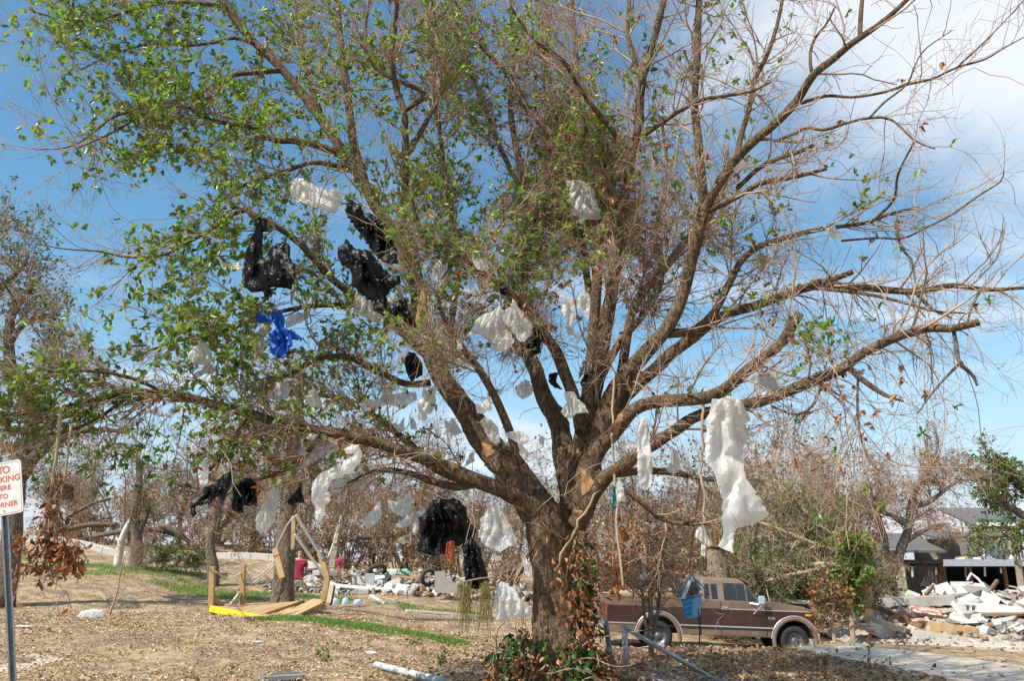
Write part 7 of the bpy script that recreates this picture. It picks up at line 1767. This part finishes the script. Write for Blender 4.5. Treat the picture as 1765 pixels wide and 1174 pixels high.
# ------------------------------------------------------------------ blue case hanging before the truck
def build_case():
    Y = 12.5
    Cc = (1030, 850, 4.35)
    q = lambda x, y, dY=0: P(Cc[0] + x / Cc[2], Cc[1] + y / Cc[2], Y + dY)
    root = empty('cool_box', q(690, 600), 0, 'bright blue plastic cool box hanging on end by a vine', 'box')
    BL = simple('blue_plastic', (.05, .30, .56), .45, .2, 6); BLD = simple('blue_inside', (.025, .16, .36), .5, .2, 6)
    # lower half: front face, right side, bottom
    F = [q(630, 800), q(775, 715), q(785, 770), q(655, 945)]
    fl, fr, br, bl = q(625, 800), q(720, 770), q(705, 945), q(655, 945)
    dv = Vector((.10, .24, .03)); D2 = q(785, 760, .30) - fr
    def hexa(nm, a, mat, parent=root, bev=.01):
        o = MB().add(a, [(0, 1, 2, 3), (7, 6, 5, 4), (0, 4, 5, 1), (1, 5, 6, 2), (2, 6, 7, 3), (3, 7, 4, 0)]).build(nm, mat, None, bevel=bev); return under(o, parent)
    hexa('tub', [fl, fr, br, bl, fl + D2, fr + D2, br + D2, bl + D2], BL)
    hexa('tub_rim', [fl + Vector((-.01, -.015, .0)), fr + Vector((.01, -.015, 0)), fr + Vector((.01, -.015, -.03)), fl + Vector((-.01, -.015, -.03)), fl + D2 + Vector((-.01, .01, .02)), fr + D2 + Vector((.01, .01, .02)), fr + D2 + Vector((.01, .01, -.03)), fl + D2 + Vector((-.01, .01, -.03))], BLD)
    # recessed ribs on the front face
    for t_ in (.3, .55, .78):
        a, b = fl.lerp(bl, t_), fr.lerp(br, t_); under(MB().bar(a.lerp(b, .12) + Vector((0, -.006, 0)), a.lerp(b, .88) + Vector((0, -.006, 0)), .012, .02).build('rib', BLD), root)
    # lid tilted up
    a, b, c, d = q(640, 760), q(700, 615), q(725, 620, .05), q(775, 720, .15)
    hexa('lid', [q(612, 770), q(690, 612), q(705, 640), q(632, 795), q(612, 770, .2), q(690, 612, .2), q(705, 640, .2), q(632, 795, .2)], BL)
    hexa('lid_side', [q(700, 612), q(720, 612), q(785, 730), q(765, 735), q(700, 612, .12), q(720, 612, .12), q(785, 730, .12), q(765, 735, .12)], BL)
    o = MB().bar(q(690, 660, -.05), q(640, 795, -.08), .06, .03).build('white_liner', WHITE_PAINT); under(o, root)
    o2 = MB().bar(q(660, 705, -.07), q(655, 790, -.07), .07, .02).build('white_liner', simple('liner', (.55, .52, .47), .7), None); under(o2, root)
    pts = [P(1208, 826, 9.6), P(1198, 900, 10.6), P(1192, 950, 11.6), q(692, 560), q(695, 625)]
    c = catmull(np.array([list(p) for p in pts]), 18)
    o = link('vine', np_mesh('vine', *tubes(c[None] - c[-1][None, None], np.full((1, 18), .014), 6)), TWIG_RED, smooth=True); o.location = c[-1]; tag(o, 'bent reddish vine from which the blue cool box hangs', 'vine')
    pts = [q(720, 640, -.02), q(760, 670), q(800, 720), q(835, 760), q(830, 800), q(810, 810)]
    c = catmull(np.array([list(p) for p in pts]), 14); o = link('vine', np_mesh('vine', *tubes(c[None] - c[0][None, None], np.full((1, 14), .010), 5)), TWIG_PALE, smooth=True); o.location = c[0]; tag(o, 'pale twig curling off the blue cool box', 'twig')
    a = q(755, 870); b = q(765, 1130); o = MB().tube([Vector((0, 0, 0)), (b - a) * .5 + Vector((.01, 0, 0)), b - a], .010, 6).build('strap', BLACKM); o.location = a; tag(o, 'thin black strap dangling below the blue cool box', 'strap')
BLACKM = simple('strap_black', (.015, .015, .016), .6)
build_case()

# ------------------------------------------------------------------ ruined two storey house at right
def build_house():
    Yh = 46.0
    R3 = lambda x, y, Y=Yh: P(CR[0] + x / CR[2], CR[1] + y / CR[2], Y)
    base = R3(600, 640); base.z = gz(base.x, Yh)
    root = empty('ruined_house', base, 0, 'ruined two storey house with gutted dark ground floor', 'house')
    def U(o): return under(o, root)
    gzv = base.z - .2
    ROOF = simple('shingle', (.115, .11, .11), .9, .25, 5, bump=.3); TANW = simple('tan_siding', (.52, .46, .34), .85, .15, 3); GREYB = simple('grey_beam', (.36, .40, .43), .7, .2, 4); GREEN = simple('green_eave', (.06, .22, .16), .6)
    xl, xm, xr = R3(20, 400).x, R3(335, 400).x, R3(1560, 400).x
    zs = R3(600, 415).z
    # tan wing wall made of vertical boards
    zt = R3(100, 330).z
    n = 14; w = (xm - xl) / n
    for i in range(n):
        x = xl + (i + .5) * w; U(MB().box((x, Yh - .2 + (.02 if i % 2 else 0), (gzv + zt) / 2), (w * .96, .08, zt - gzv - (.3 if i in (4, 9) else 0))).build('wall_board', TANW))
    U(MB().box(((xl + xm) / 2, Yh - .1, (gzv + zt) / 2), (xm - xl - .1, .08, zt - gzv - .1)).build('wall', WOOD_GREY))
    U(MB().box((xm - .02, Yh + 3, (gzv + zt) / 2), (.12, 6.4, zt - gzv)).build('end_wall', TANW))
    # fascia and left roof
    U(MB().box(((xl + xm) / 2 - .1, Yh - .45, zt + .08), (xm - xl + .5, .12, .22)).build('fascia', WHITE_PAINT))
    def roof(nm, e0, e1, r1, r0, th=.12):
        v = [Vector(p) for p in (e0, e1, r1, r0)]; lo = [p - Vector((0, 0, th)) for p in v]
        U(MB().add(v + lo, [(0, 1, 2, 3), (7, 6, 5, 4), (0, 4, 5, 1), (1, 5, 6, 2), (2, 6, 7, 3), (3, 7, 4, 0)]).build(nm, ROOF))
    roof('roof', (xl - .6, Yh - .6, zt + .15), (xm + 2.2, Yh - .6, zt + .10), (xm + 2.4, Yh + 4, zt + 1.15), (xl + .2, Yh + 4, zt + 1.2))
    # upper floor slab on dark ground floor
    x0 = xm + .1
    U(MB().box(((R3(575, 0).x + xr) / 2, Yh + 2.4, zs), (xr - R3(575, 0).x, 5.6, .28)).build('floor_slab', GREYB))
    U(MB().box(((R3(575, 0).x + xr) / 2, Yh - .46, zs + .04), (xr - R3(575, 0).x, .1, .36)).build('edge_beam', GREYB))
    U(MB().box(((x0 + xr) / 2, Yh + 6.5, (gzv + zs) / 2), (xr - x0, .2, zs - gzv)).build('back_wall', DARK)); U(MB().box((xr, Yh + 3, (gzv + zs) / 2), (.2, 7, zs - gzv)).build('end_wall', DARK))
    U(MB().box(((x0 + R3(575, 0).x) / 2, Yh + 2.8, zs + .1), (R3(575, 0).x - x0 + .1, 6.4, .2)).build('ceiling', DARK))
    U(MB().box(((x0 + xr) / 2, Yh + 3, gzv + .25), (xr - x0, 7, .1)).build('floor', CONCRETE_DARK))
    rr_ = random.Random(3)
    for i, x in enumerate((585, 820, 1090, 1240)): U(MB().bar((R3(x, 0).x, Yh + .3, gzv), (R3(x, 0).x + rr_.uniform(-.1, .1), Yh + .3, zs - .14), .16, .16, (0, 1, 0)).build('column', WOOD_DARK))
    # dangling bits and fallen ceiling
    for x, y0, y1 in ((415, 440, 520), (600, 440, 500), (980, 440, 515), (390, 440, 470), (1105, 450, 490), (830, 440, 520)): U(MB().bar(R3(x, y0, Yh - .2), R3(x + 4, y1, Yh - .2), .09, .05, (0, 1, 0)).build('hanging_strip', WHITE_PAINT if x in (415, 980, 1105) else WOOD_GREY))
    for i in range(9):
        a = R3(470 + i * 26, 410 + rr_.uniform(-10, 20), Yh - .3); b = R3(500 + i * 22 + rr_.uniform(-40, 60), 590, Yh + .8); U(MB().bar(a, b, .05, .09).build('fallen_joist', WOOD_DARK))
    # blue-white tarp seen through the joists
    tp = [R3(475, 590, Yh + 1.5), R3(545, 462, Yh + 1.9), R3(690, 545, Yh + 1.8), R3(640, 600, Yh + 1.4)]
    U(MB().add([v for v in tp] + [v + Vector((0, .05, 0)) for v in tp], [(0, 1, 2, 3), (7, 6, 5, 4), (0, 4, 5, 1), (1, 5, 6, 2), (2, 6, 7, 3), (3, 7, 4, 0)]).build('tarp', simple('tarp', (.52, .60, .72), .6)))
    # second floor: studs, wall remains, roof
    ztop = R3(1000, 150).z
    for i, x in enumerate((945, 968, 995, 1022, 1060, 1095, 1130, 1165, 1200, 1235, 1290, 1340)): U(MB().bar((R3(x, 0).x, Yh + .2, zs + .14), (R3(x, 0).x + rr_.uniform(-.06, .06), Yh + .2, ztop - rr_.uniform(0, .5)), .10, .08, (0, 1, 0)).build('stud', simple('weathered_stud', (.50, .51, .52), .8)))
    U(MB().box(((R3(930, 0).x + xr) / 2, Yh + 5.5, (zs + ztop) / 2), (xr - R3(930, 0).x, .15, ztop - zs)).build('upper_wall', CONCRETE_DARK))
    U(MB().bar((R3(930, 0).x, Yh - .2, zs + .1), (R3(945, 0).x, Yh - .2, ztop), .16, .16, (0, 1, 0)).build('corner_post', GREYB))
    zr = R3(1000, 75).z
    roof('upper_roof', (R3(840, 0).x, Yh - .9, ztop + .1), (xr + .5, Yh - .9, ztop + .1), (xr + .5, Yh + 4, zr + .9), (R3(900, 0).x, Yh + 4, zr + .9))
    U(MB().box(((R3(835, 0).x + xr) / 2, Yh - .95, ztop + .28), (xr - R3(835, 0).x, .14, .26)).build('fascia', WHITE_PAINT)); U(MB().box(((R3(835, 0).x + xr) / 2, Yh - .97, ztop + .47), (xr - R3(835, 0).x + .1, .2, .10)).build('eave', GREEN))
    roof('middle_roof', (R3(600, 0).x, Yh + .3, R3(0, 210).z), (R3(860, 0).x, Yh + .3, R3(0, 200).z), (R3(860, 0).x, Yh + 4.5, R3(0, 120).z), (R3(700, 0).x, Yh + 4.5, R3(0, 135).z))
    U(MB().box(((R3(560, 0).x + R3(930, 0).x) / 2, Yh + 2.5, (zs + R3(0, 215).z) / 2), (R3(930, 0).x - R3(560, 0).x, .12, R3(0, 215).z - zs)).build('upper_wall', WOOD_GREY))
    U(MB().bar(R3(880, 190, Yh - .8), R3(985, 110, Yh - .8), .1, .3).build('broken_rafter', WOOD_TAN))
    # litter on the upper slab
    for i in range(24):
        x = R3(rr_.uniform(590, 1240), 0).x; s = rr_.uniform(.12, .4)
        U(MB().box((x, Yh + rr_.uniform(-.3, .6), zs + .14 + s * .3), (s * 1.6, s, s * .6), Matrix.Rotation(rr_.uniform(-.5, .5), 3, 'Y')).build('fallen_debris', [WOOD_TAN, WHITE_PAINT, WOOD_GREY, CONCRETE][i % 4]))
build_house()
a, b = P(1762, 1018, 37), P(1746, 918, 37); a.z = gz(a.x, 37) - .2
o = link('utility_pole', tube_mesh('utility_pole', catmull(np.array([[0, 0, 0], list((b - a) * .5), list(b - a)]), 8), np.linspace(.17, .13, 8), 10, .05), WOOD_GREY, smooth=True); o.location = a; tag(o, 'weathered grey wooden pole leaning before the ruined house', 'pole')
lumber('long pale board lying behind the truck bonnet', P(1290, 1034, 25.6), P(1436, 1041, 25.4), .25, .10, WHITE_PAINT, 'board', 'board', None, (0, 0, 1))
